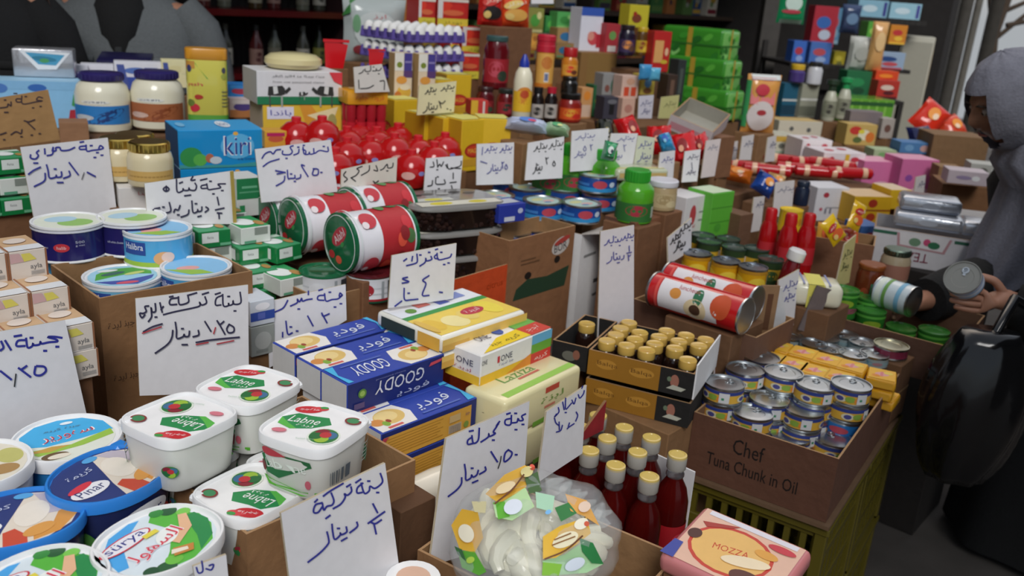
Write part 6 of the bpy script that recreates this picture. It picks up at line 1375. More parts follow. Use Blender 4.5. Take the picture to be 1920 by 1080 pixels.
for u, v, d, ya, lb in ((1228, 541, 2.12, -40, 'red tin lying on its side, nearest the tall honey card'), (1252, 521, 2.2, -40, 'red tin lying on its side, behind the nearest red one')):
    put('redtin', mk_red, YAWT(W(u, v, d), ya), lb)
RISE.append(('brown carton inside another, carrying the lying red tins', [o for o in C.objects if o.get('label', '').startswith('red tin lying')], .65))
def yc_art(b, S): b.rect(S, 0, .9, 1, 1, 'b88418'); b.rect(S, 0, 0, 1, .2, 'c87818'); b.ell(S, .46, .5, .12, .3, 'e8c83c'); b.rect(S, .6, .1, .68, .85, 'e0d8b8'); b.ell(S, .2, .5, .12, .3, 'e8c83c'); b.ell(S, .85, .5, .12, .3, 'e8c83c')
mem = []
for i, (u, v, lb) in enumerate(((1308, 473, 'nearest the slanted card'), (1362, 487, 'in the middle of the three'), (1413, 499, 'nearest the red ketchup bottles'))): mem.append(put('yc', lambda: can('corn_tin', 'tin', .037, .09, mat('e0a81c', 'gloss'), mat('8a929c', 'metal'), yc_art, TIN, None, n=28), YAWT(PZ(u, v, .975)-V((0, 0, .09)), 10+i*8), f'yellow corn tin standing behind the red tins, {lb}'))
def ol_art(b, S): b.rect(S, 0, .35, 1, .75, 'c8a028'); b.ell(S, .45, .5, .08, .2, '3a5a2c'); b.rect(S, .58, 0, .66, .8, 'cfc8c0')
for i, (u, v, z, lb) in enumerate(((1330, 451, .95, 'behind the yellow tin by the slanted card'), (1378, 462, .952, 'behind the middle yellow tin'), (1318, 439, .95, 'standing higher, at the slanted card'), (1366, 446, .935, 'standing higher, below the green box'), (1420, 464, .955, 'next to the red ketchup bottles'), (1446, 484, .95, 'with a white strip, before the ketchup bottles'))):
    mem.append(put('ol', lambda: can('olive_jar', 'jar', .036, .085, mat('33482c', 'gloss'), mat('3c4c44', 'gloss'), ol_art, mat('2a342c', 'gloss'), None, n=26, ring=False), YAWT(PZ(u, v, z)-V((0, 0, .085)), 15), f'dark-lidded olive tin {lb}'))
RISE.append(('plain brown carton underneath the yellow corn tins', mem[:3])); RISE.append(('plain brown carton underneath the dark-lidded olive tins', mem[3:]))
t = gbox(1192, 418, 2.36, 58, 150, .1, '7c5034', lab(('F', 'a', .5, .88, .5, .06, '5a3420', 'zyt'), ('F', 'e', .3, .8, .1, .04, '8a3428')), 'tall brown carton beside the tall honey card', 50, 'cardboard_box', 'box', 'card', dict(L=mat('5c3c2c', 'card')))
# ================================================================ ketchup bottles, yellow box, white and green boxes
def mk_ket():
    t = empty('ketchup_bottle', None, 'bottle'); b = MB(); K_ = mat('a80c14', 'gloss'); b.lathe([(.024, 0), (.027, .004), (.027, .09), (.024, .12), (.016, .14)], K_, 22); b.rect(cyl_sf(.0275, .03, .05), .3, 0, .7, 1, 'b8202a'); b.build('bottle_body', t)
    c = MB(); c.lathe([(.017, .138), (.017, .165), (.014, .172), (0, .172)], mat('b81018', 'plastic'), 18); c.build('cap', t); return t
mem = []
for u, v, d, lb in ((1430, 500, 2.56, 'red ketchup bottle nearest the small card with grey pen'), (1466, 512, 2.5, 'red ketchup bottle in the middle, under the yellow box'), (1500, 512, 2.5, 'red ketchup bottle nearest the carton of orange packs')): mem.append(put('ket', mk_ket, YAWT(W(u, v, d), 10), lb))
RISE.append(('plain brown carton underneath the ketchup bottles', mem))
t = bottle('sauce_bottle', 'bottle', [(.02, 0), (.022, .004), (.022, .07), (.016, .09)], mat('6a0c14', 'gloss'), mat('e2e0de', 'plastic'), [(.022, .088), (.023, .09), (.023, .112), (.018, .118), (0, .118)])
t.matrix_world = YAWT(W(1466, 545, 2.34), 0) @ Matrix.Rotation(R(12), 4, 'Y'); tag(t, 'dark red sauce bottle with a broad white cap in front of the ketchup', None); RISE.append(('plain brown carton underneath the white-capped sauce bottle', [t]))
t = put('yk', lambda: can('spice_tin', 'tin', .034, .065, mat('e0b820', 'gloss'), mat('e4c440', 'gloss'), lambda b, S: (b.ell(S, .46, .5, .09, .25, 'c8701c'), b.rect(S, .56, .3, .62, .7, 'c88820')), mat('d8b020', 'gloss'), None, ring=False), YAWT(W(1478, 432, 2.62), 10), 'round yellow tin beside the red ketchup bottles'); RISE.append(('plain brown carton underneath the round yellow tin', [t]))
gl = [gbox(1288, 372, 2.66, 48, 78, .1, 'd8d4d4', lab(('F', 'e', .4, .55, .3, .5, 'b84048'), ('F', 'r', .8, .6, .2, .04, '8a8a8a'), ('F', 'r', .8, .4, .2, .04, '8a8a8a'), ('F', 'a', .42, .3, .3, .2, 'b04048', 'shay')), 'white box with red writing beside the bright green box', 46, 'tea_box'),
      gbox(1338, 364, 2.7, 50, 82, .1, '58ac34', lab(('F', 'r', .5, .66, 1, .02, '3f8a28'), ('F', 'r', .5, .33, 1, .02, '3f8a28'), ('F', 'e', .4, .2, .3, .2, '4a9a30'), ('T', 'r', .5, .5, .9, .9, 'c8d8b8')), 'bright green box beside the white one with red writing', 40, 'tea_box')]
RISE.append(('plain brown carton underneath the white and green boxes', gl))
t = gbox(1284, 366, 2.9, 46, 20, .1, '78c048', lab(('F', 'r', .5, .5, .9, .6, '8cd060')), 'pale green packet behind the white box with red writing', 30); RISE.append(('plain brown carton underneath the pale green packet', [t]))
t = gbox(1390, 404, 2.75, 30, 60, .08, '6a4a34', None, 'small brown carton beside the bright green box', 40, 'cardboard_box', 'box', 'card'); RISE.append(('plain brown carton underneath the small brown carton', [t]))
oA = W(1505, 440, 2.62)
oc2 = open_carton('cardboard_carton', 'brown carton of orange and yellow packs behind the ketchup bottles', YAWT(oA-V((0, 0, .24)), -22), .2, .14, .24, mat('7a5238', 'card'), CARDI)
for i, (u, v, d, ya, ro, col, lb) in enumerate(((1575, 452, 2.5, 20, -38, 'e0b81c', 'yellow packet leaning over the edge of the carton with the yellowish card'), (1598, 430, 2.58, 30, 25, 'dcb020', 'yellow packet behind the leaning one'), (1532, 434, 2.7, -20, 88, 'e0a040', 'orange packet lying in the carton near the ketchup'), (1552, 446, 2.66, -25, 80, 'c8603c', 'red and orange packet lying in the carton beside the orange one'))):
    pp = pput(u, v, d, 36, 52, .02, col, sk_art('d8602c', 'b82830', 'krym'), lb, ya, -12, roll=ro, name='soup_packet', cat='packet')
sign('yellowish card leaning in front of the brown carton of orange packs', (1584, 458), (1606, 440), (1592, 530), (1566, 540), 2.36, 2.4, wrd(SQ, 1580, 466, 1598, 486, -6)+wrd(DINAR, 1576, 490, 1590, 508), 1.4, mat('6a6a40', 'ink'), mat('c0b478', 'paper'))
def chm(b, F): S = F['T']; b.rect(S, .3, .02, .62, .98, 'd8d060'); b.rect(S, .7, .02, .74, .98, '8890b8'); b.rect(S, .2, .02, .24, .98, '8890b8'); S = F['F']; b.rect(S, .3, 0, .62, 1, 'd8d060'); b.rect(S, .34, .3, .58, .5, 'b8b070')
t = soft_pack('tea_packet', 'packet', .125, .1, .06, 'dcd8c0', chm, .018); t.matrix_world = YAWT(W(1488, 530, 2.2)-V((0, 0, .06)), -8); tag(t, 'pale packet with a broad yellow band beside the white-capped bottle', None); RISE.append(('dark brown carton underneath the pale packet with a yellow band', [t]))
sign('narrow white card with blue pen below the packet with a yellow band', (1460, 526), (1499, 505), (1488, 610), (1458, 622), 2.14, 2.2, wrd(SQ, 1466, 524, 1496, 546, -8)+wrd(SQ, 1468, 548, 1490, 566, -5), 1.8, mat('6a6aa0', 'ink'))
sign('white card with faint violet pen beside the tuna tins', (1344, 630), (1394, 600), (1384, 668), (1338, 702), 2.0, 2.07, wrd(SQ, 1348, 612, 1384, 638, -14)+wrd(DINAR, 1352, 640, 1382, 662, -8), 1.9, mat('7a72a0', 'ink'), mat('d4ccd4', 'paper'))
b = MB(); b.box(0, 0, 0, .045, .006, .14, mat('8a6a4a', 'card')); b.box(.018, -.001, .03, .032, -.0005, .12, mat('5a3820', 'card')); t = b.build('cardboard_sheet'); t.matrix_world = YAWT(W(1412, 640, 2.12), 10); tag(t, 'upright brown cardboard strip with a slot behind the tuna tins', 'cardboard')
for i, (u, v, d, c_, lb) in enumerate(((1462, 628, 2.16, 'c4c6c8', 'leaning white board beside the brown strip with a slot'), (1510, 622, 2.22, '6a5e5c', 'dark grey narrow board behind the silver fish tins'))):
    b = MB(); b.box(-.02, 0, 0, .02, .005, .12, mat(c_, 'card')); t = b.build('cardboard_sheet'); t.matrix_world = YAWT(W(u, v, d), 10) @ Matrix.Rotation(R((-16, 14)[i]), 4, 'Y'); tag(t, lb, 'cardboard')
# ================================================================ carton of green tins at the customer
gA, gB = PZ(1541, 588, .86), PZ(1795, 655, .86)
gyaw = math.degrees(math.atan2((gB-gA).y, (gB-gA).x)); gLn = (gB-gA).length
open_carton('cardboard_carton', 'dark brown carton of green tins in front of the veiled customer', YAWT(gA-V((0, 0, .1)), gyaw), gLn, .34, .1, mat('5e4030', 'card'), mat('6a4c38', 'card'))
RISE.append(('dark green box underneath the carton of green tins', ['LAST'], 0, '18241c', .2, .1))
def gt_art(b, S): b.ell(S, .45, .6, .1, .16, '88a828'); b.ell(S, .5, .3, .14, .12, '8a4a58'); b.rect(S, 0, .86, 1, .96, '58a83c')
mem = []
for u, v, z, h, key, lb in ((1584, 541, .925, .08, 'gtA', 'green tin standing at the near corner of the carton by the yellowish card'), (1634, 580, .875, .07, 'gtA', 'green tin standing lower, in front of the lying tin'), (1632, 556, .89, .07, 'gtA', 'green tin behind the lower standing one'), (1690, 612, .845, .07, 'gtA', 'green tin deep in the carton below the lying tin'), (1752, 618, .85, .07, 'gtA', 'green tin deep in the carton beside the customer hand')):
    mem.append(put('gtA', lambda: can('bean_tin', 'tin', .038, .075, mat('2c7428', 'gloss'), mat('3a7c30', 'gloss'), gt_art, mat('2c6a2c', 'gloss'), None, n=28, ring=False), YAWT(PZ(u, v, z)-V((0, 0, .075)), 10), lb))
t = gjar(1622, 566, 2.45, 50, 74, '6a3018', '8a4a20', 'rust-coloured jar with a green label, standing among the green tins', lambda b, S: (b.rect(S, .42, .1, .54, .8, '2a7a5a'), b.ell(S, .36, .4, .05, .2, '9a4020'), b.ell(S, .62, .3, .05, .2, '8a3a1c')), caph=.12, neck=.9); mem.append(t)
def mk_lt():
    t = empty('bean_tin', None, 'tin'); r, L = .04, .1; M = Matrix.Rotation(PI/2, 4, 'Y'); b = MB()
    b.lathe([(r, 0), (r*1.03, .001), (r*1.03, .004), (r, .005), (r, L-.005), (r*1.03, L-.004), (r*1.03, L-.001), (r*.98, L)], [TIN, TIN, TIN, mat('c8d4d8', 'gloss'), TIN, TIN, TIN], 30, M=M)
    def fn(x, y, e): tt = x/S.w*2*PI; return M @ V((math.cos(tt)*(r+e), math.sin(tt)*(r+e), y))
    S = Sf(fn, 2*PI*r, L, 10); b.rect(S, 0, .1, 1, .25, 'dce4d8'); b.rect(S, 0, .3, 1, .4, '6a9a4c'); b.rect(S, 0, .66, 1, .78, '7ab0cc'); b.build('tin_body', t)
    e = MB(); e.lathe([(r*.98, L-.0005), (r*.93, L+.0005), (r*.9, L-.003), (r*.55, L-.002), (r*.3, L-.003), (r*.28, L-.002), (r*.2, L-.002), (r*.18, L-.003), (0, L-.003)], mat('3a3a3c', 'metal'), 28, M=M); e.build('tin_end', t); return t
put('lt', mk_lt, YAWT(W(1648, 545, 2.36), -52), 'pale tin lying on its side, dark end towards the aisle')
t = put('glassj', lambda: jar('preserve_jar', 'jar', [(.036, 0), (.04, .004), (.04, .06), (.034, .075)], mat('a8987c', 'gloss'), mat('8a9a88', 'metal'), .035, .073, .018, lambda b, S: b.rect(S(.01, .04), 0, 0, 1, 1, '9a6a58')), YAWT(W(1672, 524, 2.5), 10), 'jar with a green-grey lid lying behind the pale tin, under the white carton')
# white tea carton with silver packs
def tea_art(b, F):
    S = F['F']; b.rect(S, 0, .84, .2, .93, '2a6048'); b.rect(S, .68, .84, 1, .93, '2a6048'); b.poly(S, [(.2, .93), (.22, .55), (.62, .5), (.66, .93)], 'b4888c'); b.poly(S, [(.22, .95), (.24, .6), (.6, .55), (.64, .95)], 'd6d2d2'); b.text(S, 'TEA', .4, .3, .26, '7a1c38', .2, 180); b.ell(S, .74, .1, .05, .06, '9a7078')
    b.ell(S, .36, .72, .05, .12, '6a8a6c'); b.ell(S, .46, .76, .03, .1, 'c04870'); b.ell(S, .52, .7, .05, .1, '2c6a48')
tcA = W(1640, 424, 2.78)
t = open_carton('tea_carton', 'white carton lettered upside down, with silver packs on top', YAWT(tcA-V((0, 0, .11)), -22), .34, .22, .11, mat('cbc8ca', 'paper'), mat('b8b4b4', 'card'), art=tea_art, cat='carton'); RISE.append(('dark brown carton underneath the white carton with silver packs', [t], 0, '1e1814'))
for i, (x, y, z, L, ya, lb) in enumerate(((.05, .04, .1, .2, 0, 'silver-white packet lying on the white tea carton, lower front'), (.06, .08, .145, .18, 4, 'silver-white packet lying on top of the lower one on the white tea carton'), (.245, .04, .1, .09, 3, 'short silver-white packet at the customer end of the white tea carton'))):
    t = soft_pack('tea_packet', 'packet', L, .12, .045, 'cdd0d6', lambda b, F: (b.rect(F['F'], .05, .1, .95, .2, '8a90a0'), b.ell(F['F'], .5, .5, .14, .2, 'b0b4bc')), .014, 'foil'); t.matrix_world = YAWT(tcA-V((0, 0, .11)), -22) @ Matrix.Translation((x, y, z+.012)) @ Matrix.Rotation(R(ya), 4, 'Z'); tag(t, lb, None)
# ================================================================ far goods towards the open end of the stall
def gp_art(b, F):
    for k in 'FL':
        S = F[k]; rnd = random.Random(4)
        for i in range(10): b.ell(S, rnd.random()*.9+.05, rnd.random()*.8+.1, .08, .1, rnd.choice(['3f9a2c', '5cb43c', '2c7c24', '8ccc70', '246a20']), rnd.random()*60)
        b.rect(S, .44, 0, .52, 1, 'b89830')
        b.rect(S, 0, .44, 1, .5, '2a6c20')
def mk_gp(): return pack('tissue_bundle', 'tissue bundle', .19, .36, .155, '3c8a2a', gp_art, .02, 3, 'gloss', dict(F=mat('78b860', 'gloss'), T=mat('4c9a38', 'gloss')))
mem = [put('gp', mk_gp, YAWT(W(u, v, 4.45)-V((0, 0, .155)), 50), f'bundle of green tissue packs, {n} of the stack beside the red tin') for u, v, n in ((1358, 56, 'topmost'), (1362, 114, 'second'), (1366, 172, 'lowest'))]
RISE.append(('plain brown carton underneath the green tissue bundles', mem[2:]))
fl_ = []
def G(u, v, d, w_, h_, dep, col, a, lb, yaw=30, **k):
    t = gbox(u, v, d, w_, h_, dep, col, lab(*a) if a else None, lb, yaw, **k); fl_.append(t); return t
t = pput(1418, 248, 4.0, 66, 104, .07, 'd89a50', lambda b, S: (b.rect(S, .1, .5, .8, .95, 'd87878'), b.ell(S, .45, .3, .38, .26, 'd8d0cc'), b.ell(S, .45, .36, .14, .05, 'a83038'), b.rect(S, .0, .1, .1, .9, '3a9a58'), b.ell(S, .4, .75, .2, .1, 'c03040'), b.rect(S, .1, .92, .95, 1, 'd0d4d0')), 'pink and orange pouch with a white bowl, beside the green tissue bundles', 10); RISE.append(('plain brown carton underneath the pink and orange pouch', [t]))
g = [G(1472, 156, 4.6, 34, 60, .08, '1f5a74', (('F', 'r', .5, .5, 1, .06, 'c8ccc8'), ('F', 'r', .5, .2, 1, .3, '163c50')), 'dark teal box behind the pink and orange pouch', 20), G(1506, 158, 4.6, 36, 60, .08, '9a9a88', (('F', 'r', .5, .55, 1, .06, 'd8d8d0'), ('F', 'r', .5, .2, 1, .3, '6a6c5c')), 'grey box beside the dark teal one', 20)]
j = [gjar(1492, 154, 4.62, 30, 32, '4a3a78', 'd8b030', 'violet jar with a yellow lid on the dark teal box', None, caph=.3), gjar(1524, 158, 4.62, 28, 40, 'c8c8cc', '2a2a2c', 'pale jar with a dark lid on the grey box', None, caph=.2)]
RISE.append(('plain brown carton underneath the dark teal and grey boxes', g))
mem = []
for i, (u, v, c_, lb) in enumerate(((1550, 226, '2a3c2c', 'pale bottle with a dark trigger behind the grey box'), (1576, 222, '2a9a58', 'pale bottle with a green handle next to the green crate'))):
    t = bottle('cleaner_bottle', 'bottle', [(.03, 0), (.034, .01), (.034, .1), (.022, .14), (.014, .15)], mat('b8b8a4', 'plastic'), mat(c_, 'plastic'), [(.018, .148), (.018, .175), (.03, .18), (.03, .2), (0, .205)], lambda b, S: (b.rect(S(.02, .08), .3, 0, .7, 1, '8a8c78'), b.ell(S(.02, .08), .47, .5, .1, .3, '3a3830'))); t.matrix_world = YAWT(W(u, v, 4.5), 0); tag(t, lb, None); mem.append(t)
RISE.append(('plain brown carton underneath the pale cleaner bottles', mem))
g = [G(1592, 184, 4.7, 96, 60, .2, '6aa83c', [('F', 'r', .1+.18*i, .5, .05, .9, '88c050') for i in range(5)]+[('F', 'r', .5, .86, .96, .12, '2a5a2c')], 'bright green ribbed crate behind the grey plate', 12, kind='gloss')]
RISE.append(('plain brown carton underneath the bright green crate', g))
g = [G(1596, 208, 4.4, 66, 22, .1, '7a7072', None, 'grey flat box before the bright green crate', 10), G(1590, 232, 4.3, 62, 38, .1, 'c8a860', (('F', 'e', .3, .7, .4, .4, 'c83830'), ('F', 'e', .6, .5, .4, .5, 'e8e0c0'), ('F', 'e', .8, .4, .3, .5, 'd87830'), ('F', 'e', .4, .25, .3, .3, '5a6a38'), ('F', 'e', .5, .65, .2, .2, 'e0d040')), 'colourful packet printed with fruit, below the grey flat box', 10), G(1656, 222, 4.4, 26, 36, .08, 'a8a098', (('F', 'e', .5, .5, .5, .4, '6a4a40'),), 'small grey-brown box beside the colourful packet', 10)]
RISE.append(('plain brown carton underneath the colourful packet', g[1:2])); RISE.append(('plain brown carton underneath the small grey-brown box', g[2:])); 
def redbag(u, v, d, w_, h_, col, lb, yaw, tl, ro, a=('e89030', 'f0d0b0')): return pput(u, v, d, w_, h_, .07, col, lambda b, S: (b.ell(S, .5, .55, .2, .2, a[0]), b.ell(S, .6, .5, .1, .1, a[1])), lb, yaw, tl, roll=ro)
g = [redbag(1722, 244, 4.3, 54, 66, 'd0301c', 'shiny red crisp bag lying above the brown cartons', 0, -30, 40), redbag(1764, 246, 4.35, 50, 50, 'd04428', 'shiny red crisp bag lying beside the first one', 10, -40, 70), redbag(1706, 264, 4.2, 60, 44, '1c2048', 'dark navy and white bag lying in front of the red crisp bags', 0, -40, 80, ('d0d0d8', 'c8b8b8'))]
RISE.append(('plain brown carton underneath the crisp bags', g))
st_ = (('F', 'e', .2, .7, .14, .3, 'b82438'), ('F', 'e', .55, .5, .4, .5, 'd8a8b0'), ('F', 'e', .55, .5, .3, .4, 'e8dcdc'), ('F', 'e', .75, .75, .2, .2, 'c83848'), ('F', 'r', .3, .12, .5, .2, 'e0a828'), ('F', 'e', .15, .3, .1, .2, 'c03040'), ('F', 'e', .9, .3, .12, .2, 'b82438'), ('T', 'e', .3, .4, .2, .3, 'c83848'), ('T', 'e', .7, .6, .2, .3, 'c03040'))
g = [G(1506, 262, 3.9, 62, 42, .14, 'e2dada', st_, 'white carton dotted with strawberries, farther one', 14), G(1546, 286, 3.75, 88, 46, .16, 'e0d6d8', st_+(('F', 'r', .56, .5, .1, .9, 'e0b030'),), 'white carton dotted with strawberries, nearer one, beside the pink boxes', 14)]
RISE.append(('plain brown carton underneath the farther strawberry carton', g[:1])); RISE.append(('plain brown carton underneath the nearer strawberry carton', g[1:]))
g = [G(1462, 226, 4.25, 90, 28, .14, 'ccc4b0', (('F', 'e', .3, .5, .1, .3, '5a5a58'), ('F', 'e', .7, .45, .1, .3, '5a5a58'), ('T', 'r', .5, .5, .95, .9, 'd0b070')), 'long cream carton with two dark marks', 14), G(1440, 252, 4.05, 62, 50, .14, 'c8c4b0', (('F', 'r', .5, .85, .9, .2, 'c8a040'), ('F', 'e', .5, .6, .2, .2, '6a6a60'), ('F', 'e', .5, .25, .7, .3, '98b098'), ('F', 'e', .8, .3, .3, .3, '8a9ab0')), 'cream carton with a gold band below the long one', 14)]
RISE.append(('plain brown carton underneath the long cream carton', g[:1])); RISE.append(('plain brown carton underneath the cream carton with a gold band', g[1:]))
# red biscuit rolls
def mk_roll():
    b = MB(); M = Matrix.Rotation(PI/2, 4, 'Y'); m = mat('b0141c', 'gloss'); b.lathe([(.006, -.1), (.016, -.095), (.022, -.09), (.023, 0), (.022, .09), (.016, .095), (.006, .1)], m, 16, M=M)
    for x in (-.06, .05): b.lathe([(.0235, x), (.0238, x+.01), (.0235, x+.02)], mat('d8b090', 'gloss'), 16, M=M)
    return tag(b.build('biscuit_roll'), None, 'biscuits')
mem = []
for i, (u, v, d, ya, lb) in enumerate(((1402, 312, 3.7, -25, 'nearest the tall white cards'), (1438, 318, 3.62, -12, 'with a gold end, second from the tall white cards'), (1476, 300, 3.8, -20, 'under the cream carton with a gold band'), (1500, 316, 3.65, -10, 'in the middle of the heap'), (1535, 322, 3.6, -4, 'lowest in front'), (1560, 308, 3.7, -30, 'under the farther strawberry carton'), (1592, 324, 3.6, 4, 'touching the nearer strawberry carton'), (1520, 304, 3.75, 10, 'at the back of the heap'))):
    mem.append(put('roll', mk_roll, YAWT(W(u, v, d), ya), f'red biscuit roll {lb}', 'red biscuit rolls'))
RISE.append(('plain brown carton underneath the red biscuit rolls', mem))
g = [redbag(1332, 346, 3.5, 44, 18, 'a81c24', 'small dark red bag before the tall pinkish card', -10, -30, 4), redbag(1378, 340, 3.55, 56, 28, 'd06a1c', 'small orange bag beside the dark red one', -14, -30, 6), redbag(1424, 362, 3.4, 44, 40, '22489a', 'small blue bag behind the small white cards', 10, -20, 30), redbag(1452, 352, 3.45, 34, 26, 'c8a060', 'small tan bag beside the blue one', 0, -20, 10)]
RISE.append(('plain brown carton underneath the small dark red and orange bags', g[:2])); RISE.append(('plain brown carton underneath the small blue and tan bags', g[2:]))
mem = [gjar(1500, 384, 3.1, 28, 44, '1c2438', '202a3c', 'dark navy bottle beside the broad white card, upper part shining', None, caph=.2)]
RISE.append(('plain brown carton underneath the dark navy bottle', mem))
g = [G(1534, 352, 3.25, 68, 62, .12, 'd4d2d6', (('F', 'e', .3, .78, .18, .16, 'a83040'), ('F', 'r', .6, .4, .5, .04, '9a9aa0'), ('F', 'e', .2, .35, .1, .1, 'b85060'), ('F', 'r', .5, .3, .06, .16, '7a7a88'), ('F', 'e', .8, .3, .08, .1, 'b85060'), ('F', 'r', .35, .3, .06, .16, '7a7a88')), 'white box with small red marks beside the yellow boxes', 16)]
RISE.append(('plain brown carton underneath the white box with small red marks', g))
yb = (('F', 'r', .5, .5, 1, .05, '8a3018'), ('F', 'e', .5, .75, .24, .3, 'a83018'), ('F', 'e', .5, .25, .24, .3, 'b03a18'))
g = [G(1604, 368, 3.2, 80, 52, .14, 'd8a818', yb, 'yellow box with two red spots below the pink boxes', 14, fc=dict(T='d8b890')), G(1672, 356, 3.25, 44, 36, .12, 'dcb020', (('F', 'e', .5, .5, .3, .4, 'c88820'),), 'plain yellow box beside the one with two red spots', 14, fc=dict(T='d8c0a0'))]
RISE.append(('plain brown carton underneath the yellow box with two red spots', g[:1])); RISE.append(('plain brown carton underneath the plain yellow box', g[1:]))
g = [G(1616, 424, 3.0, 44, 34, .1, '3f6aa8', (('F', 'e', .5, .5, .5, .3, 'b04858'),), 'small blue box under the yellow ones', 14)]; RISE.append(('plain brown carton underneath the small blue box', g))
pk = (('F', 'e', .25, .62, .2, .14, '8a4a9a'), ('F', 'e', .6, .3, .6, .3, 'dcb0c0'), ('F', 'e', .4, .25, .2, .2, 'c8c0c4'))
g = [G(1622, 302, 3.75, 70, 66, .14, 'd070a0', pk, 'pink box beside the nearer strawberry carton', 12, fc=dict(T='e0a0b4')), G(1694, 298, 3.7, 76, 92, .14, 'cc6a9c', pk, 'taller pink box beside the brown cartons', 10, fc=dict(T='d898b0'))]
RISE.append(('plain brown carton underneath the pink box', g[:1])); RISE.append(('plain brown carton underneath the taller pink box', g[1:]))
CBX = dict(kind='card', name='cardboard_box', cat='box')
g = [G(1752, 252, 3.9, 104, 54, .2, '7a5c3c', None, 'brown carton behind the customer, upper one', -4, **CBX), G(1768, 344, 3.4, 118, 60, .2, '7c5636', None, 'brown carton next to the taller pink box', -12, **CBX), G(1762, 312, 3.6, 44, 26, .1, '8a6a48', None, 'brown narrow carton between the other brown ones', -6, **CBX)]
for q, n in zip(g, ('upper brown carton behind the customer', 'brown carton next to the taller pink box', 'brown narrow carton')): RISE.append((f'wooden box underneath the {n}', [q]))
g = [G(1780, 318, 3.3, 70, 24, .1, 'b8aab0', (('F', 'e', .4, .5, .4, .3, '8a7a98'), ('F', 'e', .7, .5, .2, .4, 'd8d8d8')), 'pale violet packet on the brown carton', -12), G(1822, 306, 3.4, 56, 26, .1, 'a8a8a0', (('F', 'e', .4, .5, .3, .5, '5a5a50'), ('F', 'e', .8, .6, .3, .4, 'd8dcd8')), 'grey-white packet on the brown carton, closest to the customer', -12), G(1800, 404, 2.95, 60, 20, .12, 'b0aca8', (('F', 'r', .3, .5, .3, .6, '5a5a68'), ('F', 'r', .7, .5, .4, .5, '98989c')), 'grey barcode-like packet behind the white tea carton', -14), G(1796, 420, 2.9, 60, 20, .12, 'a88a60', (('F', 'e', .5, .5, .5, .3, 'c8a858'),), 'tan packet beneath the grey barcode-like one', -14)]
RISE.append(('plain brown carton underneath the tan packet', g[3:]))
g = [G(1690, 266, 3.95, 60, 20, .1, '4878a8', (('F', 'e', .3, .5, .3, .6, '6a98c0'), ('F', 'e', .8, .5, .3, .6, 'c09890')), 'blue packet behind the pink boxes', 4), G(1640, 280, 3.95, 44, 18, .1, 'a8b890', (('F', 'e', .4, .5, .4, .5, '7aa868'),), 'pale green packet behind the pink boxes', 4)]
RISE.append(('plain brown carton underneath the blue and pale green packets', g))
# open white tray, red biscuit bags, black bag
wt = W(1330, 258, 3.05)
t = open_carton('display_tray', 'white open tray tilted towards the camera above the tall pinkish card', YAWT(wt-V((0, 0, .03)), 62) @ Matrix.Rotation(R(-14), 4, 'Y') @ Matrix.Rotation(R(16), 4, 'X'), .19, .16, .055, mat('cfc6c6', 'paper'), mat('9c988c', 'paper'), art=lambda b, F: b.rect(F['L'], .05, .15, .95, .6, 'c89098'), cat='tray')
RISE.append(('plain brown carton underneath the open white tray', [t]))
for i, (u, v, d, w_, h_, ya, tl, ro, lb) in enumerate(((1160, 250, 2.95, 56, 40, 10, -30, 70, 'bright red biscuit bag nearest the black bag'), (1212, 264, 2.9, 60, 44, -20, -30, 80, 'bright red biscuit bag in the middle, with a black hollow'), (1258, 284, 2.85, 66, 46, -25, -25, 70, 'bright red biscuit bag hanging over the blue one'), (1300, 280, 2.95, 50, 30, -25, -20, 60, 'bright red biscuit bag at the white tray'))):
    q = redbag(u, v, d, w_, h_, 'c8181c', lb, ya, tl, ro, ('8a1014', 'e0a080')); RISE.append((f'plain brown carton underneath the {lb}', [q]))
q = redbag(1118, 252, 2.95, 62, 34, '16180e', 'black bag lying before the paste jars', 0, -40, 80, ('2a2c18', 'a89858')); RISE.append(('plain brown carton underneath the black bag', [q]))
q = redbag(1236, 274, 2.75, 40, 26, '2c88b8', 'blue bag under the red biscuit bags', -20, -30, 60, ('2c5ab0', '78b8d0')); RISE.append(('plain brown carton underneath the blue bag', [q]))
q = redbag(986, 246, 2.62, 80, 22, 'b8c0d8', 'striped white, blue and red bag above the black-pen card', 5, -35, 5, ('4878c8', 'c83850')); RISE.append(('plain brown carton underneath the striped bag', [q]))
q = redbag(1042, 254, 2.64, 50, 20, 'a8c4a0', 'pale green and white bag beside the striped one', 0, -35, 5, ('4aa068', 'd8d890')); RISE.append(('plain brown carton underneath the pale green bag', [q]))
q = redbag(1138, 300, 2.46, 26, 34, '3c9a68', 'green and white small bag between two white cards', 0, -10, 10, ('d8e0dc', '2a3848'))
t = soft_pack('flat_packet', 'packet', .17, .1, .035, 'b8bca0', lambda b, F: (b.rect(F['T'], .05, .1, .95, .3, 'c8c080'), b.rect(F['F'], .05, .3, .95, .7, 'c4a868')), .01); t.matrix_world = YAWT(W(1158, 318, 2.54)-V((0, 0, .035)), 22); tag(t, 'flat pale packet with yellow edges behind the big green jar', None); RISE.append(('plain brown carton underneath the flat pale packet', [t]))
g = [G(1352, 258, 3.05, 34, 76, .1, '7a5236', None, 'brown carton beside the tall pinkish card', 40, **CBX)]; RISE.append(('wooden box underneath the brown carton beside the tall pinkish card', g))
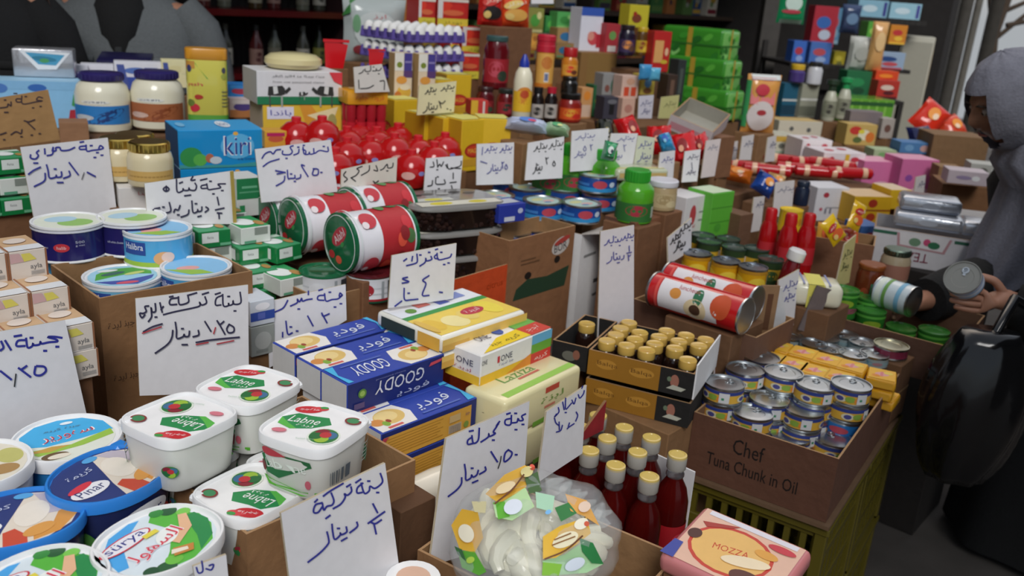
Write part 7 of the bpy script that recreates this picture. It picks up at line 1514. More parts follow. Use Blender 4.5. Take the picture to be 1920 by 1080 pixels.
for sg in ((('white card with dark pen beside the brown carton, below the pink and orange pouch'), (1392, 256), (1414, 252), (1408, 300), (1386, 300), 3.2), ('pale narrow card near the small violet box', (1440, 258), (1456, 254), (1452, 302), (1434, 304), 3.25), ('broad white card before the dark navy bottle', (1454, 342), (1490, 338), (1484, 402), (1448, 408), 2.86), ('narrow white card beside the round yellow tin', (1414, 370), (1434, 368), (1426, 432), (1406, 436), 2.8), ('grey-white narrow card in front of the taller pink box', (1718, 332), (1736, 328), (1730, 382), (1710, 386), 3.3), ('small white card behind the dark-lidded olive tins', (1366, 268), (1384, 264), (1380, 300), (1362, 302), 3.3)):
    lb, a, b_, c, d_, dd = sg
    sign(lb, a, b_, c, d_, dd, dd+.04, wrd(SQ, a[0]+3, a[1]+6, b_[0]-1, a[1]+20), 1.3, mat('6a6a80', 'ink'), mat('cdc6c4', 'paper'))
# small goods in the dark gaps
g = []
for i, (u, v, d, w_, h_, col, a, lb) in enumerate(((1530, 10, 5.6, 48, 72, 'b02838', ('3868b0', 'c0c8d8'), 'tall red and blue detergent box near the hanging bags'), (1562, 14, 5.65, 22, 64, '5888a8', ('b84850', '88a8b8'), 'pale blue detergent box beside the tall red one'), (1490, 76, 5.4, 26, 44, '3a6ac0', ('b83848', '90a8d8'), 'blue and red detergent box, small'), (1522, 78, 5.4, 42, 44, '4a72b8', ('c05058', '98b0d8'), 'wide blue and red detergent box'), (1566, 96, 5.45, 22, 30, 'a89820', ('c8b840', '6a6a30'), 'yellow small packet beside the wide detergent box'), (1672, 46, 5.2, 34, 34, 'd8882c', ('c83838', 'f0c040'), 'orange sweet packet with round spots'), (1640, 96, 5.2, 64, 30, '9ab0c8', ('2a4880', 'c85058'), 'blue-white packet under the orange sweet packet'), (1644, 132, 5.0, 46, 22, 'd84a20', ('e8902c', 'c02818'), 'bright orange-red packet before the white cabinet'), (1648, 150, 4.95, 44, 32, 'b83428', ('e0c8b8', '5a1a20'), 'red packet with a pale bowl, below the orange-red one'), (1590, 132, 5.0, 50, 50, '1f6a40', ('2a8a50', '164a2c'), 'dark green pack beneath the white sack'), (1630, 40, 5.3, 28, 42, '58a83c', ('a8d060', '3a7a2c'), 'green tall bottle-shaped pack by the orange one'))):
    g.append(G(u, v, d, w_, h_, .1, col, (('F', 'e', .45, .6, .6, .3, a[0]), ('F', 'e', .55, .3, .5, .25, a[1]), ('F', 'r', .5, .06, .9, .1, a[1])), lb, 8, name='detergent_box'))
g2 = [pput(1606, 132, 5.1, 44, 60, .08, 'bcbcb4', lambda b, S: b.ell(S, .5, .5, .3, .2, 'a8a8a0'), 'whitish sack beside the dark green pack', 0, name='sack', cat='sack'), pput(1636, 132, 5.05, 30, 86, .07, 'd8a468', lambda b, S: b.ell(S, .5, .6, .3, .2, 'e8c088'), 'tan tall bag beside the whitish sack', 0, name='sack', cat='sack'), pput(1590, 62, 5.3, 36, 50, .06, '3a4868', lambda b, S: b.ell(S, .5, .5, .3, .2, '6a88a8'), 'dark blue bag above the whitish sack', 0)]
hb = pput(1480, 44, 4.9, 52, 60, .06, '1f8c58', lambda b, S: (b.ell(S, .5, .6, .3, .24, 'c8dcd0'), b.ell(S, .45, .35, .34, .06, 'b83848'), b.rect(S, .1, .0, .9, .12, 'b8d0c4')), 'green bag hanging from the canopy beside the detergent', 0, name='hanging_bag'); 
b = MB(); b.tube([W(1480, -14, 4.9), W(1480, -60, 4.9)+V((0, 0, .2)), V((W(1480, 0, 4.9).x, W(1480, 0, 4.9).y, 2.98))], .004, BLACK, 6); q = b.build('hanging_string', origin=W(1480, -14, 4.9)); tag(q, 'black cord holding up the green hanging bag', 'string')
# dark rack that carries the detergent and the boxes on top
RK = mat('26221f', 'wood')
def rack(label, u0, u1, vs_, d, yaw, dep=.4, top=None):
    P, Q = W(u0, vs_[0], d), W(u1, vs_[0], d)
    L = (Q-P).length
    t = empty('display_rack', label, 'rack', None, YAWT(V((P.x, P.y, 0)), yaw))
    zs = [W((u0+u1)/2, v, d).z for v in vs_]
    for z in zs:
        b = MB(); b.box(-.03, -.02, z-.025, L+.03, dep, z-.003, RK); b.build('shelf_board', t)
    for x in (-.03, L):
        b = MB(); b.box(x, dep-.03, 0, x+.03, dep, max(zs)+.1, RK); b.build('post', t)
        b = MB(); b.box(x, -.02, 0, x+.03, .01, min(zs)-.02, RK); b.build('post', t)
    return t
rack('dark wooden rack with detergent boxes and sacks behind the far goods', 1488, 1705, (124, 186), 5.35, 6, .5)
tb = [G(1612, -2, 5.6, 58, 30, .2, '8ab8cc', (('F', 'e', .4, .5, .5, .4, 'c8dce4'), ('F', 'r', .9, .5, .1, .8, '3a3a88')), 'pale blue tissue box on the high shelf', 2), G(1672, 4, 5.6, 60, 28, .2, '9cc8d8', (('F', 'e', .4, .5, .5, .4, 'd0e4ec'), ('F', 'r', .9, .5, .1, .8, '4a4a98')), 'pale blue tissue box on the high shelf, next to the white cabinet', 2)]
b = MB(); p = W(1606, 30, 5.6); b.box(0, -.02, -.03, .45, .3, -.002, RK); q = b.build('high_shelf'); q.matrix_world = YAWT(p, 4); tag(q, 'dark high shelf carrying the pale blue tissue boxes', 'shelf')
# white cabinet at the end, poles, branches, bright yard
cp_ = W(1693, 66, 5.8); H_ = cp_.z
t = empty('white_cabinet', 'tall cream-white cabinet at the end of the stall', 'cabinet', None, YAWT(V((cp_.x, cp_.y, 0)), -20))
b = MB(); b.box(0, 0, 0, .2, .3, H_, mat('b8b4a4', 'paper'), .006, 2, R='dccfae'); b.build('cabinet_body', t)
b = MB(); b.box(.01, -.012, .1, .19, -.001, H_-.03, mat('aaa696', 'paper'), .004); b.build('door', t)
b = MB(); b.box(.02, -.03, H_*.72, .035, -.012, H_*.8, mat('3a3a38', 'plastic')); b.build('handle', t)
b = MB(); b.box(.201, .04, H_-.32, .204, .2, H_-.08, mat('8a7048', 'paper')); b.build('notice', t)
for i, (u, d, r, c_, lb) in enumerate(((1768, 7.0, .035, '5e5a54', 'grey steel pole next to the white cabinet'), (1790, 7.2, .05, '4a4640', 'thick dark steel pole, second from the white cabinet'), (1812, 7.4, .03, '6a665e', 'thin grey steel pole, third from the white cabinet'), (1846, 7.6, .055, '3c3832', 'thick brown-black pole behind the head scarf'))):
    p = W(u, 100, d); b = MB(); b.tube([V((p.x, p.y, 0)), V((p.x+.02, p.y, 3.4))], r, mat(c_, 'rough'), 12); q = b.build('steel_pole', origin=V((p.x, p.y, 0))); tag(q, lb, 'pole')
p = W(1880, 100, 7.8)
t = empty('bare_tree', 'bare leafless tree outside beyond the poles', 'tree', None, Matrix.Translation((p.x, p.y, 0)))
BK = mat('4a3c30', 'rough'); b = MB(); b.tube([V((0, 0, 0)), V((-.03, 0, .8)), V((-.1, .05, 1.5)), V((0, .1, 2.0)), V((.2, .1, 2.7))], [.07, .06, .05, .04, .02], BK, 10); b.build('trunk', t)
for i, (a, c) in enumerate((((-.1, .05, 1.45), (.7, .1, 2.2)), ((-.05, .1, 1.7), (.6, 0, 2.0)), ((0, .1, 1.9), (-.3, .1, 2.6)), ((-.1, .05, 1.5), (-.5, 0, 2.4)), ((.1, .1, 2.2), (.8, .2, 2.5)), ((0, .05, 1.6), (.9, .1, 1.75)))):
    a, c = V(a), V(c); b = MB(); b.tube([a, (a+c)/2+V((.03, 0, .05)), c, c+V((.1, .02, .02))], [.022, .016, .01, .004], BK, 7); b.build('branch', t)
p = W(1440, 60, 5.9); b = MB(); b.box(-.06, -.06, 0, .06, .06, 2.98, mat('4a4642', 'rough')); q = b.build('support_post', origin=None); q.location = (p.x, p.y, 0); tag(q, 'grey square post behind the green tissue bundles', 'post')
# shelf with bottles in the dark shop, and dark goods hanging
sp = ST(.85, 2.95); shelf_L = 1.15
t = empty('shop_shelf', 'dark red shelf unit with bottles at the back of the shop', 'shelf', None, YAWT(V((sp.x, sp.y, 0)), YA))
zs = [.75, 1.12, 1.42, 1.75]
RB = mat('5a1418', 'gloss')
for z in zs: b = MB(); b.box(0, 0, z-.03, shelf_L, .34, z, RB); b.build('shelf_board', t)
for x in (-.03, shelf_L): b = MB(); b.box(x, 0, 0, x+.03, .34, 2.2, mat('2c1416', 'wood')); b.build('side_panel', t)
b = MB(); b.box(0, .33, .5, shelf_L, .34, 2.2, mat('1c1616', 'wood')); b.build('back_panel', t)
def mk_sb(c1, c2, c3): return bottle('oil_bottle', 'bottle', [(.03, 0), (.034, .005), (.034, .13), (.018, .17), (.013, .2)], mat(c1, 'gloss'), mat(c3, 'plastic'), [(.014, .198), (.014, .225), (0, .225)], lambda b, S: (b.rect(S(.03, .08), 0, 0, 1, 1, c2), b.ell(S(.03, .08), .47, .5, .1, .3, c1)), 16)
KS = [('3a2c18', '8a8470', '5a1a1c'), ('5a5c50', '6c6a5c', '2a2a28'), ('2c3420', '7a7a38', '1c1c1a'), ('4a1c1c', '8a6a60', '3a3a38'), ('3c3c34', 'a8a498', '6a6a60')]
for k, z in enumerate((1.12, 1.42, 1.75)):
    for i in range(8):
        q = (i*3+k*2+i//4) % 5
        put(f'shb{q}', lambda q=q: mk_sb(*KS[q]), YAWT(ST(.93+i*.142, 3.05+.05*(i % 2), z), YA), f'dark bottle on the {("lower", "middle", "upper")[k]} board of the dark red shelf, {("first", "second", "third", "fourth", "fifth", "sixth", "seventh", "eighth", "ninth", "tenth", "eleventh", "twelfth", "thirteenth", "fourteenth", "fifteenth")[i]} from the shopkeeper', 'bottles on the dark red shelf')
# second shelf further along, packed with packets
sp = ST(2.12, 2.92)
t = empty('shop_shelf', 'dark shelf unit behind the noodle boxes and jars', 'shelf', None, YAWT(V((sp.x, sp.y, 0)), YA))
for z in (.8, 1.16, 1.5, 1.85): b = MB(); b.box(0, 0, z-.03, 4.1, .36, z, mat('3a2c22', 'wood')); b.build('shelf_board', t)
for x in (-.03, 2.0, 4.1): b = MB(); b.box(x, 0, 0, x+.03, .36, 2.4, mat('2c2220', 'wood')); b.build('side_panel', t)
rnd = random.Random(21)
hues = ['8a3028', 'b08a30', '3a6a38', '9a9a8c', '6a4a30', '284a78', 'c8a040', '7a2030', '5a7a40', 'a86a38', 'c8c0b0', '3a3040']
nm = dict(zip(hues, ('brick red', 'mustard', 'leaf green', 'grey', 'brown', 'blue', 'yellow', 'wine red', 'olive green', 'tan', 'cream', 'dark violet')))
for k, z in enumerate((1.16, 1.5)):
    for i in range(18):
        c1, c2 = rnd.choice(hues), rnd.choice(hues)
        hh = .16+rnd.random()*.12; ww = .12+rnd.random()*.05
        q = pack('grocery_packet', 'packet', ww, .1, hh, c1, lab(('F', 'e', .5, .6, .6, .34, c2), ('F', 'r', .5, .15, .9, .16, rnd.choice(hues)), ('F', 'e', .4, .4, .3, .2, rnd.choice(hues))), .001)
        q.matrix_world = YAWT(ST(2.155+i*.222, 3.0+rnd.random()*.05, z), YA)
        tag(q, f'{nm[c1]} packet, {("lower", "upper")[k]} board of the dark shelf, place {("one", "two", "three", "four", "five", "six", "seven", "eight", "nine", "ten", "eleven", "twelve")[i % 12]} of the {("near", "far")[i//12]} half', None, 'packets on the dark shelf')
# ================================================================ people
def skin_body(name, parent, verts, edges, m, sub=2, root=0):
    me = bpy.data.meshes.new(name)
    me.from_pydata([v[0] for v in verts], edges, [])
    me.materials.append(m)
    o = bpy.data.objects.new(name, me); C.objects.link(o); o.parent = parent
    sk = o.modifiers.new('skin', 'SKIN'); sk.use_smooth_shade = True
    for i, v in enumerate(verts):
        r = v[1]; me.skin_vertices[0].data[i].radius = (r, r) if not isinstance(r, tuple) else r
        me.skin_vertices[0].data[i].use_root = (i == root)
    s = o.modifiers.new('sub', 'SUBSURF'); s.levels = s.render_levels = sub
    return o
def loft(b, rings, m, n=28, fold=0, k=6, cap=False, ph=0):
    """rings: (centre, x axis, y axis) - cloth wrapped about a body, with folds"""
    vs, fs = [], []
    for j, (c, x, y) in enumerate(rings):
        for i in range(n):
            a = 2*PI*i/n
            f = 1+fold*math.sin(k*a+ph+j*.35)*(.3+.7*j/max(1, len(rings)-1))
            vs.append(V(c)+(V(x)*math.cos(a)+V(y)*math.sin(a))*f)
    for j in range(len(rings)-1):
        for i in range(n): fs.append((j*n+i, j*n+(i+1) % n, (j+1)*n+(i+1) % n, (j+1)*n+i))
    if cap: fs += [tuple(range(n-1, -1, -1)), tuple((len(rings)-1)*n+i for i in range(n))]
    b.add(vs, fs, m)
SKN = mat('a87860', 'skin'); SKD = mat('7e5844', 'skin')
def hand_chain(verts, edges, wrist_i, wrist, palm, across, nrm, curl, s=1.0, thumb=1):
    """palm and five fingers grown from the wrist; across points to the thumb side"""
    pd = (palm-wrist).normalized()
    k = len(verts)
    verts += [(wrist+pd*.045*s, (.028*s, .016*s)), (wrist+pd*.085*s, (.034*s, .014*s))]
    edges += [(wrist_i, k), (k, k+1)]
    for i, (off, ln, c) in enumerate(((.024, .07, curl[0]), (.008, .078, curl[1]), (-.009, .073, curl[2]), (-.025, .058, curl[3]))):
        p = wrist+pd*.088*s+across*off*s
        d = pd; q = len(verts)
        rr = (.0092, .0085, .0078, .0068)
        pts = []
        for j in range(4):
            pts.append((p.copy(), rr[j]*s))
            ang = c*(.5+.5*j)
            d = (pd*math.cos(ang)+nrm*math.sin(ang)).normalized()
            p = p + d*ln*s/3
        verts += pts; edges.append((k+1, q)); edges += [(q+j, q+j+1) for j in range(3)]
    q = len(verts); p = wrist+pd*.03*s+across*.026*s
    t1 = p+(across*.6+pd*.6+nrm*.25).normalized()*.036*s; t2 = t1+(across*.1+pd*.75+nrm*.5).normalized()*.03*s; t3 = t2+(pd*.7+nrm*.6-across*.1).normalized()*.024*s
    verts += [(p, .012*s), (t1, .0105*s), (t2, .0095*s), (t3, .0075*s)]; edges += [(k, q), (q, q+1), (q+1, q+2), (q+2, q+3)]
def face(parent, M, m, hair=None):
    """head as one shaped surface in its own frame: -Y forward, Z up, height .23"""
    b = MB(); n = 32; vs, fs = [], []
    rows = 22
    for j in range(rows+1):
        th = PI*j/rows; z = math.cos(th)
        for i in range(n):
            a = 2*PI*i/n; x, y = math.sin(th)*math.cos(a), math.sin(th)*math.sin(a)
            X, Y, Z = x*.074, y*.094, z*.115
            f = max(0, -y)
            if Z < 0: X *= 1-.28*(-z)**1.5; Y *= 1-.12*(-z)
            if f > .3:
                Y -= .024*math.exp(-((X/.013)**2+((Z+.018)/.024)**2)); Y -= .006*math.exp(-((X/.008)**2+((Z-.012)/.02)**2))
                for sx in (-1, 1): Y += .01*math.exp(-(((X-sx*.031)/.017)**2+((Z-.012)/.012)**2)); Y -= .005*math.exp(-(((X-sx*.03)/.025)**2+((Z-.034)/.008)**2)); Y -= .004*math.exp(-(((X-sx*.042)/.02)**2+((Z+.02)/.02)**2))
                Y -= .008*math.exp(-((X/.024)**2+((Z+.056)/.008)**2)); Y += .004*math.exp(-((X/.026)**2+((Z+.062)/.003)**2)); Y -= .006*math.exp(-((X/.024)**2+((Z+.068)/.007)**2)); Y -= .01*math.exp(-((X/.022)**2+((Z+.096)/.014)**2))
            vs.append(M @ V((X, Y, Z)))
    for j in range(rows):
        for i in range(n): fs.append((j*n+i, j*n+(i+1) % n, (j+1)*n+(i+1) % n, (j+1)*n+i))
    b.add(vs, fs, m)
    for sx in (-1, 1):
        b.lathe([(0, -.011), (.008, -.008), (.011, 0), (.008, .008), (0, .011)], mat('8c8078', 'gloss'), 14, M=M @ Matrix.Translation((sx*.031, -.078, .011)))
        b.lathe([(0, -.0052), (.0042, -.003), (.0052, 0), (.0042, .003), (0, .0052)], mat('2a1c14', 'gloss'), 12, M=M @ Matrix.Translation((sx*.031, -.0855, .010)))
        b.tube([M @ V((sx*.016, -.092, .03)), M @ V((sx*.031, -.092, .034)), M @ V((sx*.048, -.08, .028))], [.002, .0034, .0016], mat('2a2018', 'cloth'), 6)
        b.lathe([(.004, -.028), (.015, -.022), (.019, 0), (.016, .022), (.004, .028)], m, 12, .55, 1, M=M @ Matrix.Translation((sx*.073, .004, -.004)))
    b.tube([M @ V((-.022, -.084, -.061)), M @ V((0, -.0915, -.06)), M @ V((.022, -.084, -.061))], [.002, .0042, .002], mat('8a5048', 'skin'), 6)
    return b.build('head', parent)
# ---------------- the veiled customer
hc = W(1890, 190, 2.42)
fd = V((-.88, -.05, -.47)).normalized()
up = (V((-.35, -.1, .9))-fd*V((-.35, -.1, .9)).dot(fd)).normalized()
rt = up.cross(-fd).normalized() * 1
HM = Matrix((rt.to_4d()*0+V((*rt, 0)), V((*(-fd), 0)), V((*up, 0)), V((0, 0, 0, 1)))).transposed(); HM.translation = hc
wz = V((hc.x+.48, hc.y+.05, 0))
wom = empty('person', 'woman in a grey head scarf and black coat reaching for a tin at the stall', 'person', None, Matrix.Translation(wz))
inv = Matrix.Translation(-wz)
L_ = lambda p: V(p)-wz
hd = face(wom, inv @ HM, SKD)
handp = W(1893, 566, 2.17); palm_t = W(1772, 563, 2.11)
elb = W(1985, 600, 2.12); sh1 = V((hc.x+.2, hc.y-.08, hc.z-.22)); sh2 = V((hc.x+.26, hc.y+.26, hc.z-.2)); nk = hc+V((.10, .02, -.12)); ch = V((hc.x+.25, hc.y+.1, hc.z-.3)); hip = V((wz.x+.02, wz.y, .85))
el2 = W(1880, 520, 2.62); wr2 = W(1725, 566, 2.42)
vt = [(hip, (.15, .13)), ((hip+ch)/2, (.13, .12)), (ch, (.15, .12)), (nk, .06), (hc+V((.02, .0, -.03)), .07), (sh1, .062), (elb, .042), (handp, .027), (sh2, .062), (el2, .042), (wr2, .028)]
ed = [(0, 1), (1, 2), (2, 3), (3, 4), (2, 5), (5, 6), (6, 7), (2, 8), (8, 9), (9, 10)]
for sx in (-.09, .09):
    k = len(vt); vt += [(hip+V((sx, .02, -.08)), .09), (V((wz.x+sx, wz.y-.02, .48)), .065), (V((wz.x+sx, wz.y, .1)), .042), (V((wz.x+sx-.12, wz.y-.04, .04)), .032)]; ed += [(0, k), (k, k+1), (k+1, k+2), (k+2, k+3)]
pdir = (palm_t-handp).normalized(); upw = V((0, 0, 1)); acr = (upw-pdir*upw.dot(pdir)).normalized(); nr = acr.cross(pdir).normalized()
if nr.dot(CP-handp) > 0: nr = -nr
hand_chain(vt, ed, 7, handp, palm_t, acr, nr, (.25, .4, .5, .6), 1.0)
p2 = wr2+(wr2-el2).normalized()*.1
hand_chain(vt, ed, 10, wr2, p2, V((0, 0, 1)), V((0, -1, 0)), (.5, .6, .6, .7), .95)
bd = skin_body('body', wom, [(L_(a), r) for a, r in vt], ed, SKN)
BLKC = mat('0b0b0c', 'cloth')
b = MB()
X, Y = V((1, 0, 0)), V((0, 1, 0))
cx = lambda z: hip+(ch-hip)*max(0, min(1, (z-.85)/(ch.z-.85)))
rings = [(L_(V((wz.x-.03, wz.y, .03))), X*.27, Y*.25), (L_(V((wz.x-.02, wz.y, .35))), X*.26, Y*.24), (L_(V((wz.x, wz.y, .7))), X*.25, Y*.24), (L_(cx(.95)), X*.21, Y*.2), (L_(cx(1.05)), X*.2, Y*.2), (L_(ch)+V((0, 0, .05)), X*.17, Y*.22), (L_(ch)+V((-.03, 0, .15)), X*.1, Y*.17), (L_(nk), X*.06, Y*.06)]
loft(b, rings[::-1], BLKC, 36, .05, 7)
for a, c, d, r1, r2, r3 in ((sh1, elb, handp, .085, .075, .05), (sh2, el2, wr2, .085, .08, .06)):
    a, c, d = L_(a), L_(c), L_(d)
    pts = [a+(c-a)*-.1, a+(c-a)*.3, a+(c-a)*.7, c, c+(d-c)*.35, c+(d-c)*.7, c+(d-c)*.93]
    b.tube(pts, [r1*.8, r1, r1*.95, r2*1.05, r2, (r2+r3)/2, r3], BLKC, 18)
b.build('coat', wom, sharp=80)
# black bag hanging at her side
b = MB(); bq = L_(W(1822, 765, 2.05)); loft(b, [(bq+V((0, 0, .19-.37*j/14)), X*(.02+.1*math.sin(PI*(.08+.84*j/14))**.6), Y*(.015+.065*math.sin(PI*(.08+.84*j/14))**.6)) for j in range(15)], mat('0e0e10', 'gloss'), 40, .09, 7, True)
b.tube([bq+V((0, 0, .15)), bq+V((.05, .03, .26)), L_(elb)+V((-.02, 0, .0))], .012, mat('0e0e10', 'gloss'), 8)
hb_ = b.build('shopping_bag', sharp=80); hb_.location = wz; tag(hb_, 'shiny black carrier bag hanging from the arm of the veiled customer', 'bag')
# head scarf: hood with the face left free, and a drape over the chest
SC = mat('74747e', 'cloth')
b = MB(); n, rows = 40, 26; vs, fs, keep = [], [], {}
for j in range(rows+1):
    th = PI*j/rows
    for i in range(n):
        a = 2*PI*i/n
        x, y, z = math.sin(th)*math.cos(a), math.sin(th)*math.sin(a), math.cos(th)
        f = 1+.012*math.sin(9*a+4*th)+.01*math.sin(14*th)
        vs.append(inv @ HM @ V((x*.098*f, y*.125*f+.012, z*.142*f-.002)))
hole = lambda j, i: (lambda th, a: (math.sin(th)*math.sin(a) < -.62 and abs(math.sin(th)*math.cos(a)) < .56 and math.cos(th) < .46) or math.cos(th) < -.9)(PI*(j+.5)/rows, 2*PI*(i+.5)/n)
for j in range(rows):
    for i in range(n):
        if not hole(j, i): fs.append((j*n+i, j*n+(i+1) % n, (j+1)*n+(i+1) % n, (j+1)*n+i))
b.add(vs, fs, SC)
h0 = L_(hc)
d1 = [(h0+V((.095, .02, .0)), V((.06, 0, .1)), V((0, .1, 0))), (h0+V((.09, .01, -.12)), V((.08, 0, .05)), V((0, .11, 0))), (h0+V((.19, 0, -.19)), V((.13, 0, .04)), V((0, .16, 0))), (h0+V((.235, 0, -.26)), V((.18, 0, .06)), V((0, .2, 0))), (h0+V((.225, -.01, -.33)), V((.2, 0, .09)), V((0, .21, 0))), (h0+V((.19, -.02, -.38)), V((.18, 0, .1)), V((0, .19, 0))), (h0+V((.12, -.03, -.43)), V((.12, 0, .1)), V((0, .15, 0)))]
loft(b, d1, SC, 72, .07, 12)
b.build('head_scarf', wom, sharp=80)
# the tin she holds
t = put('heldtin', lambda: can('tuna_tin', 'tin', .042, .04, mat('a8c0dc', 'gloss'), mat('84847e', 'plastic'), lambda b, S: b.rect(S, 0, .3, 1, .6, 'd8dce4'), TIN, None), Matrix.Translation(W(1808, 526, 2.135)) @ V((-.6, -.55, .55)).to_track_quat('Z', 'Y').to_matrix().to_4x4() @ Matrix.Translation((0, 0, -.02)), 'silver and pale blue tin held in the hand of the veiled customer')
# ---------------- the shopkeepers
def keeper(label, u, d, jacket, shirt, yaw, hz=1.62, wd=1.0, rz=0):
    p = W(u, 60, d)
    t = empty('person', label, 'person', None, YAWT(V((p.x, p.y, 0)), yaw))
    vt = [(V((0, 0, .95)), (.15, .12)), (V((0, 0, 1.15)), (.14, .11)), (V((0, 0, 1.35)), (.17, .12)), (V((0, 0, 1.5)), .06), (V((0, -.01, 1.6)), .07)]
    ed = [(0, 1), (1, 2), (2, 3), (3, 4)]
    for sx in (-1, 1):
        k = len(vt); vt += [(V((sx*.2*wd, 0, 1.42)), .06), (V((sx*.27*wd, .02, 1.14)), .045), (V((sx*.2*wd, -.16, .98)), .03)]; ed += [(2, k), (k, k+1), (k+1, k+2)]
        hand_chain(vt, ed, k+2, vt[k+2][0], vt[k+2][0]+V((-sx*.06, -.07, -.04)), V((0, -.4, .9)).normalized(), V((-sx*.5, .5, -.5)).normalized(), (.5, .6, .6, .7), 1)
        k = len(vt); vt += [(V((sx*.1, 0, .86)), .09), (V((sx*.11, -.01, .48)), .065), (V((sx*.11, .01, .09)), .042), (V((sx*.12, -.14, .04)), .035)]; ed += [(0, k), (k, k+1), (k+1, k+2), (k+2, k+3)]
    skin_body('body', t, vt, ed, SKN)
    face(t, Matrix.Translation((0, -.02, 1.66)), SKN)
    b = MB(); b.lathe([(.078, .01), (.083, .05), (.07, .095), (.04, .118), (0, .124)], mat('1a1614', 'cloth'), 24, 1, 1.22, M=Matrix.Translation((0, .004, 1.67))); b.build('hair', t)
    X, Y = V((1, 0, 0)), V((0, 1, 0)); J = mat(jacket, 'cloth'); b = MB()
    loft(b, [(V((0, 0, .84)), X*.24*wd, Y*.17), (V((0, 0, 1.0)), X*.235*wd, Y*.165), (V((0, 0, 1.15)), X*.23*wd, Y*.16), (V((0, 0, 1.32)), X*.24*wd, Y*.16), (V((0, .01, 1.43)), X*.22*wd, Y*.13), (V((0, .02, 1.5)), X*.12, Y*.1), (V((0, .02, 1.54)), X*.085, Y*.085)], J, 36, .02, 8)
    for sx in (-1, 1): b.tube([V((sx*.17*wd, 0, 1.44)), V((sx*.23*wd, 0, 1.36)), V((sx*.265*wd, .01, 1.24)), V((sx*.28*wd, .02, 1.14)), V((sx*.25*wd, -.06, 1.06)), V((sx*.21*wd, -.14, 1.0))], [.075, .085, .08, .075, .068, .055], J, 18)
    b.box(-.012, -.178, .9, .012, -.16, 1.3, mat('26282a', 'cloth'), .003)
    for sx in (-1, 1):
        for z in (1.0, 1.24): b.box(sx*.13*wd-.06, -.168, z, sx*.13*wd+.06, -.15, z+.025, J, .004); b.box(sx*.13*wd-.055, -.164, z-.1, sx*.13*wd+.055, -.146, z, J, .004)
    b.build('jacket', t, sharp=60)
    b = MB(); loft(b, [(V((0, -.095, 1.24)), X*.02, Y*.07), (V((0, -.085, 1.34)), X*.085, Y*.088), (V((0, -.06, 1.44)), X*.1, Y*.09), (V((0, -.02, 1.52)), X*.07, Y*.075)], mat(shirt, 'cloth'), 24); b.build('shirt', t)
    b = MB()
    for sx in (-1, 1): b.tube([V((sx*.1, 0, .9)), V((sx*.11, 0, .5)), V((sx*.11, .01, .07))], [.115, .095, .075], mat('22222a', 'cloth'), 18)
    b.build('trousers', t)
    b = MB()
    for sx in (-1, 1): b.box(sx*.12-.045, -.18, 0, sx*.12+.045, .07, .075, mat('141210', 'gloss'), .02, 3)
    b.build('shoes', t)
    return t
keeper('shopkeeper in a dark grey-green jacket behind the milk packets', 236, 3.42, '5e6264', '0f0f10', 14, wd=1.16)
keeper('person in black clothes standing behind the silver block', -40, 2.98, '0d0d0f', '0b0b0c', 20, wd=.95)
t = pack('folder', 'folder', .17, .12, .022, '1c1a44', None, .004, 2, 'plastic'); t.matrix_world = YAWT(W(180, 112, 3.0)-V((0, 0, .022)), 16) @ Matrix.Rotation(R(10), 4, 'X'); tag(t, 'dark navy flat folder lying in front of the shopkeeper', None); RISE.append(('plain brown carton underneath the navy folder', [t]))
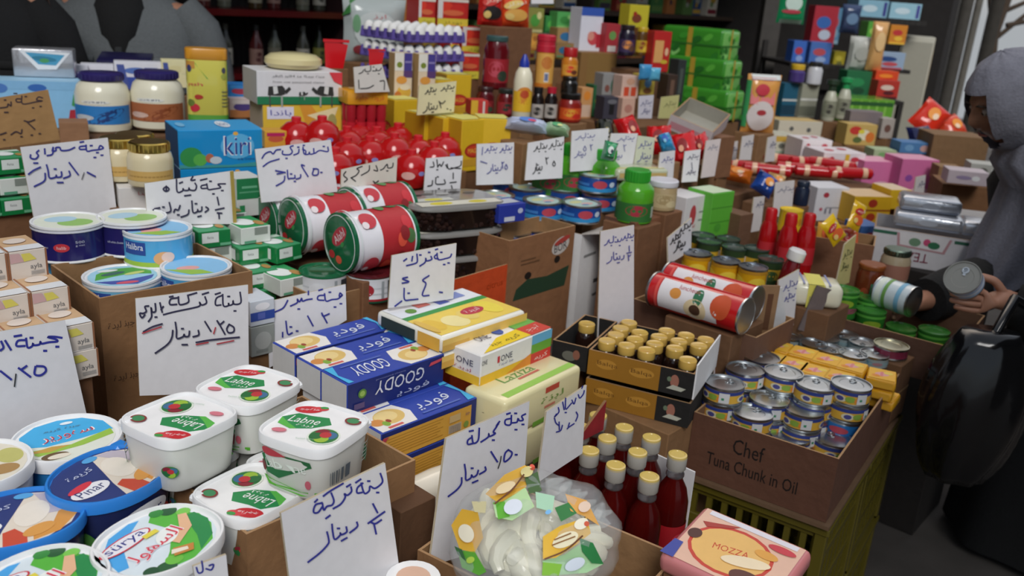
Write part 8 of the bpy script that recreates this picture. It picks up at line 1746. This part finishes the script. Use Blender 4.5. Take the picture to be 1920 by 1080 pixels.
# ================================================================ cartons that carry the goods: built under each group, down to the table
bpy.context.view_layer.update()
def pts_of(o):
    out = []
    for q in [o]+list(o.children_recursive):
        if q.type == 'MESH':
            M = q.matrix_world
            bb = [M @ V(c) for c in q.bound_box]
            out += bb
    return out
SM = YAWT(V((0, 1.5, 0)), YA).inverted()
BOXES = []
for label, mem, *opt in RISE:
    if not mem: continue
    if mem == ['LAST']: mem = [o for o in C.objects if o.get('label', '').startswith('dark brown carton of green tins')]
    P = [p for o in mem for p in pts_of(o)]
    z = min(p.z for p in P)-.001
    low = [p for p in P]
    Q = [SM @ p for p in low]
    s0, s1, t0, t1 = min(q.x for q in Q), max(q.x for q in Q), min(q.y for q in Q), max(q.y for q in Q)
    i_ = .012
    if s1-s0 > .06: s0 += i_; s1 -= i_
    if t1-t0 > .06: t0 += i_; t1 -= i_
    BOXES.append([label, s0, t0, s1, t1, z, opt])
BOXES.sort(key=lambda q: -q[5])
for q in BOXES:
    o_ = q[6]
    if len(o_) > 2: q[2] += o_[2]
    if len(o_) > 3: q[3] -= o_[3]
for i, a in enumerate(BOXES):                                # a taller carton gives way to a lower one beside it
    for b_ in BOXES[i+1:]:
        if a[6] or b_[6]: continue
        ds, dt = min(a[3], b_[3])-max(a[1], b_[1]), min(a[4], b_[4])-max(a[2], b_[2])
        if ds <= 0 or dt <= 0: continue
        lo, hi = (1, 3) if ds/(a[3]-a[1]) < dt/(a[4]-a[2]) else (2, 4)
        q = list(a)
        if a[lo]+a[hi] < b_[lo]+b_[hi]: q[hi] = b_[lo]-.002
        else: q[lo] = b_[hi]+.002
        if q[hi]-q[lo] > .03: a[:] = q
for k, (label, s0, t0, s1, t1, z, opt) in enumerate(BOXES):
    on = (t0+t1)/2 > TABLE_T and (t0+t1)/2 < 2.05 and (s0+s1)/2 < 3.6
    base = TABLE_Z if on else .0
    if not on and t0 < TABLE_T < t1: t1 = TABLE_T-.002
    if not on and t0 < 2.05 < t1 and s0 < 3.6: t0 = 2.052
    if on and t1 > 2.05: t1 = 2.048
    if not on and s0 < 3.6 < s1 and t1 > TABLE_T: s0 = 3.602
    if opt: base = opt[0]
    if z-base < .02: continue
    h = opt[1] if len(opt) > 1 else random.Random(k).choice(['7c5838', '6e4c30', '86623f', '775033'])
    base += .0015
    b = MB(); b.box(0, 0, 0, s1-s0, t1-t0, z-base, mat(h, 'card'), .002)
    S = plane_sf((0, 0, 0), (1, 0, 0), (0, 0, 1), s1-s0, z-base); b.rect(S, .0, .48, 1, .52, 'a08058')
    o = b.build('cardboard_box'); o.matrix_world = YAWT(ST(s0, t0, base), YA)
    tag(o, label, 'box')
bpy.context.view_layer.update()
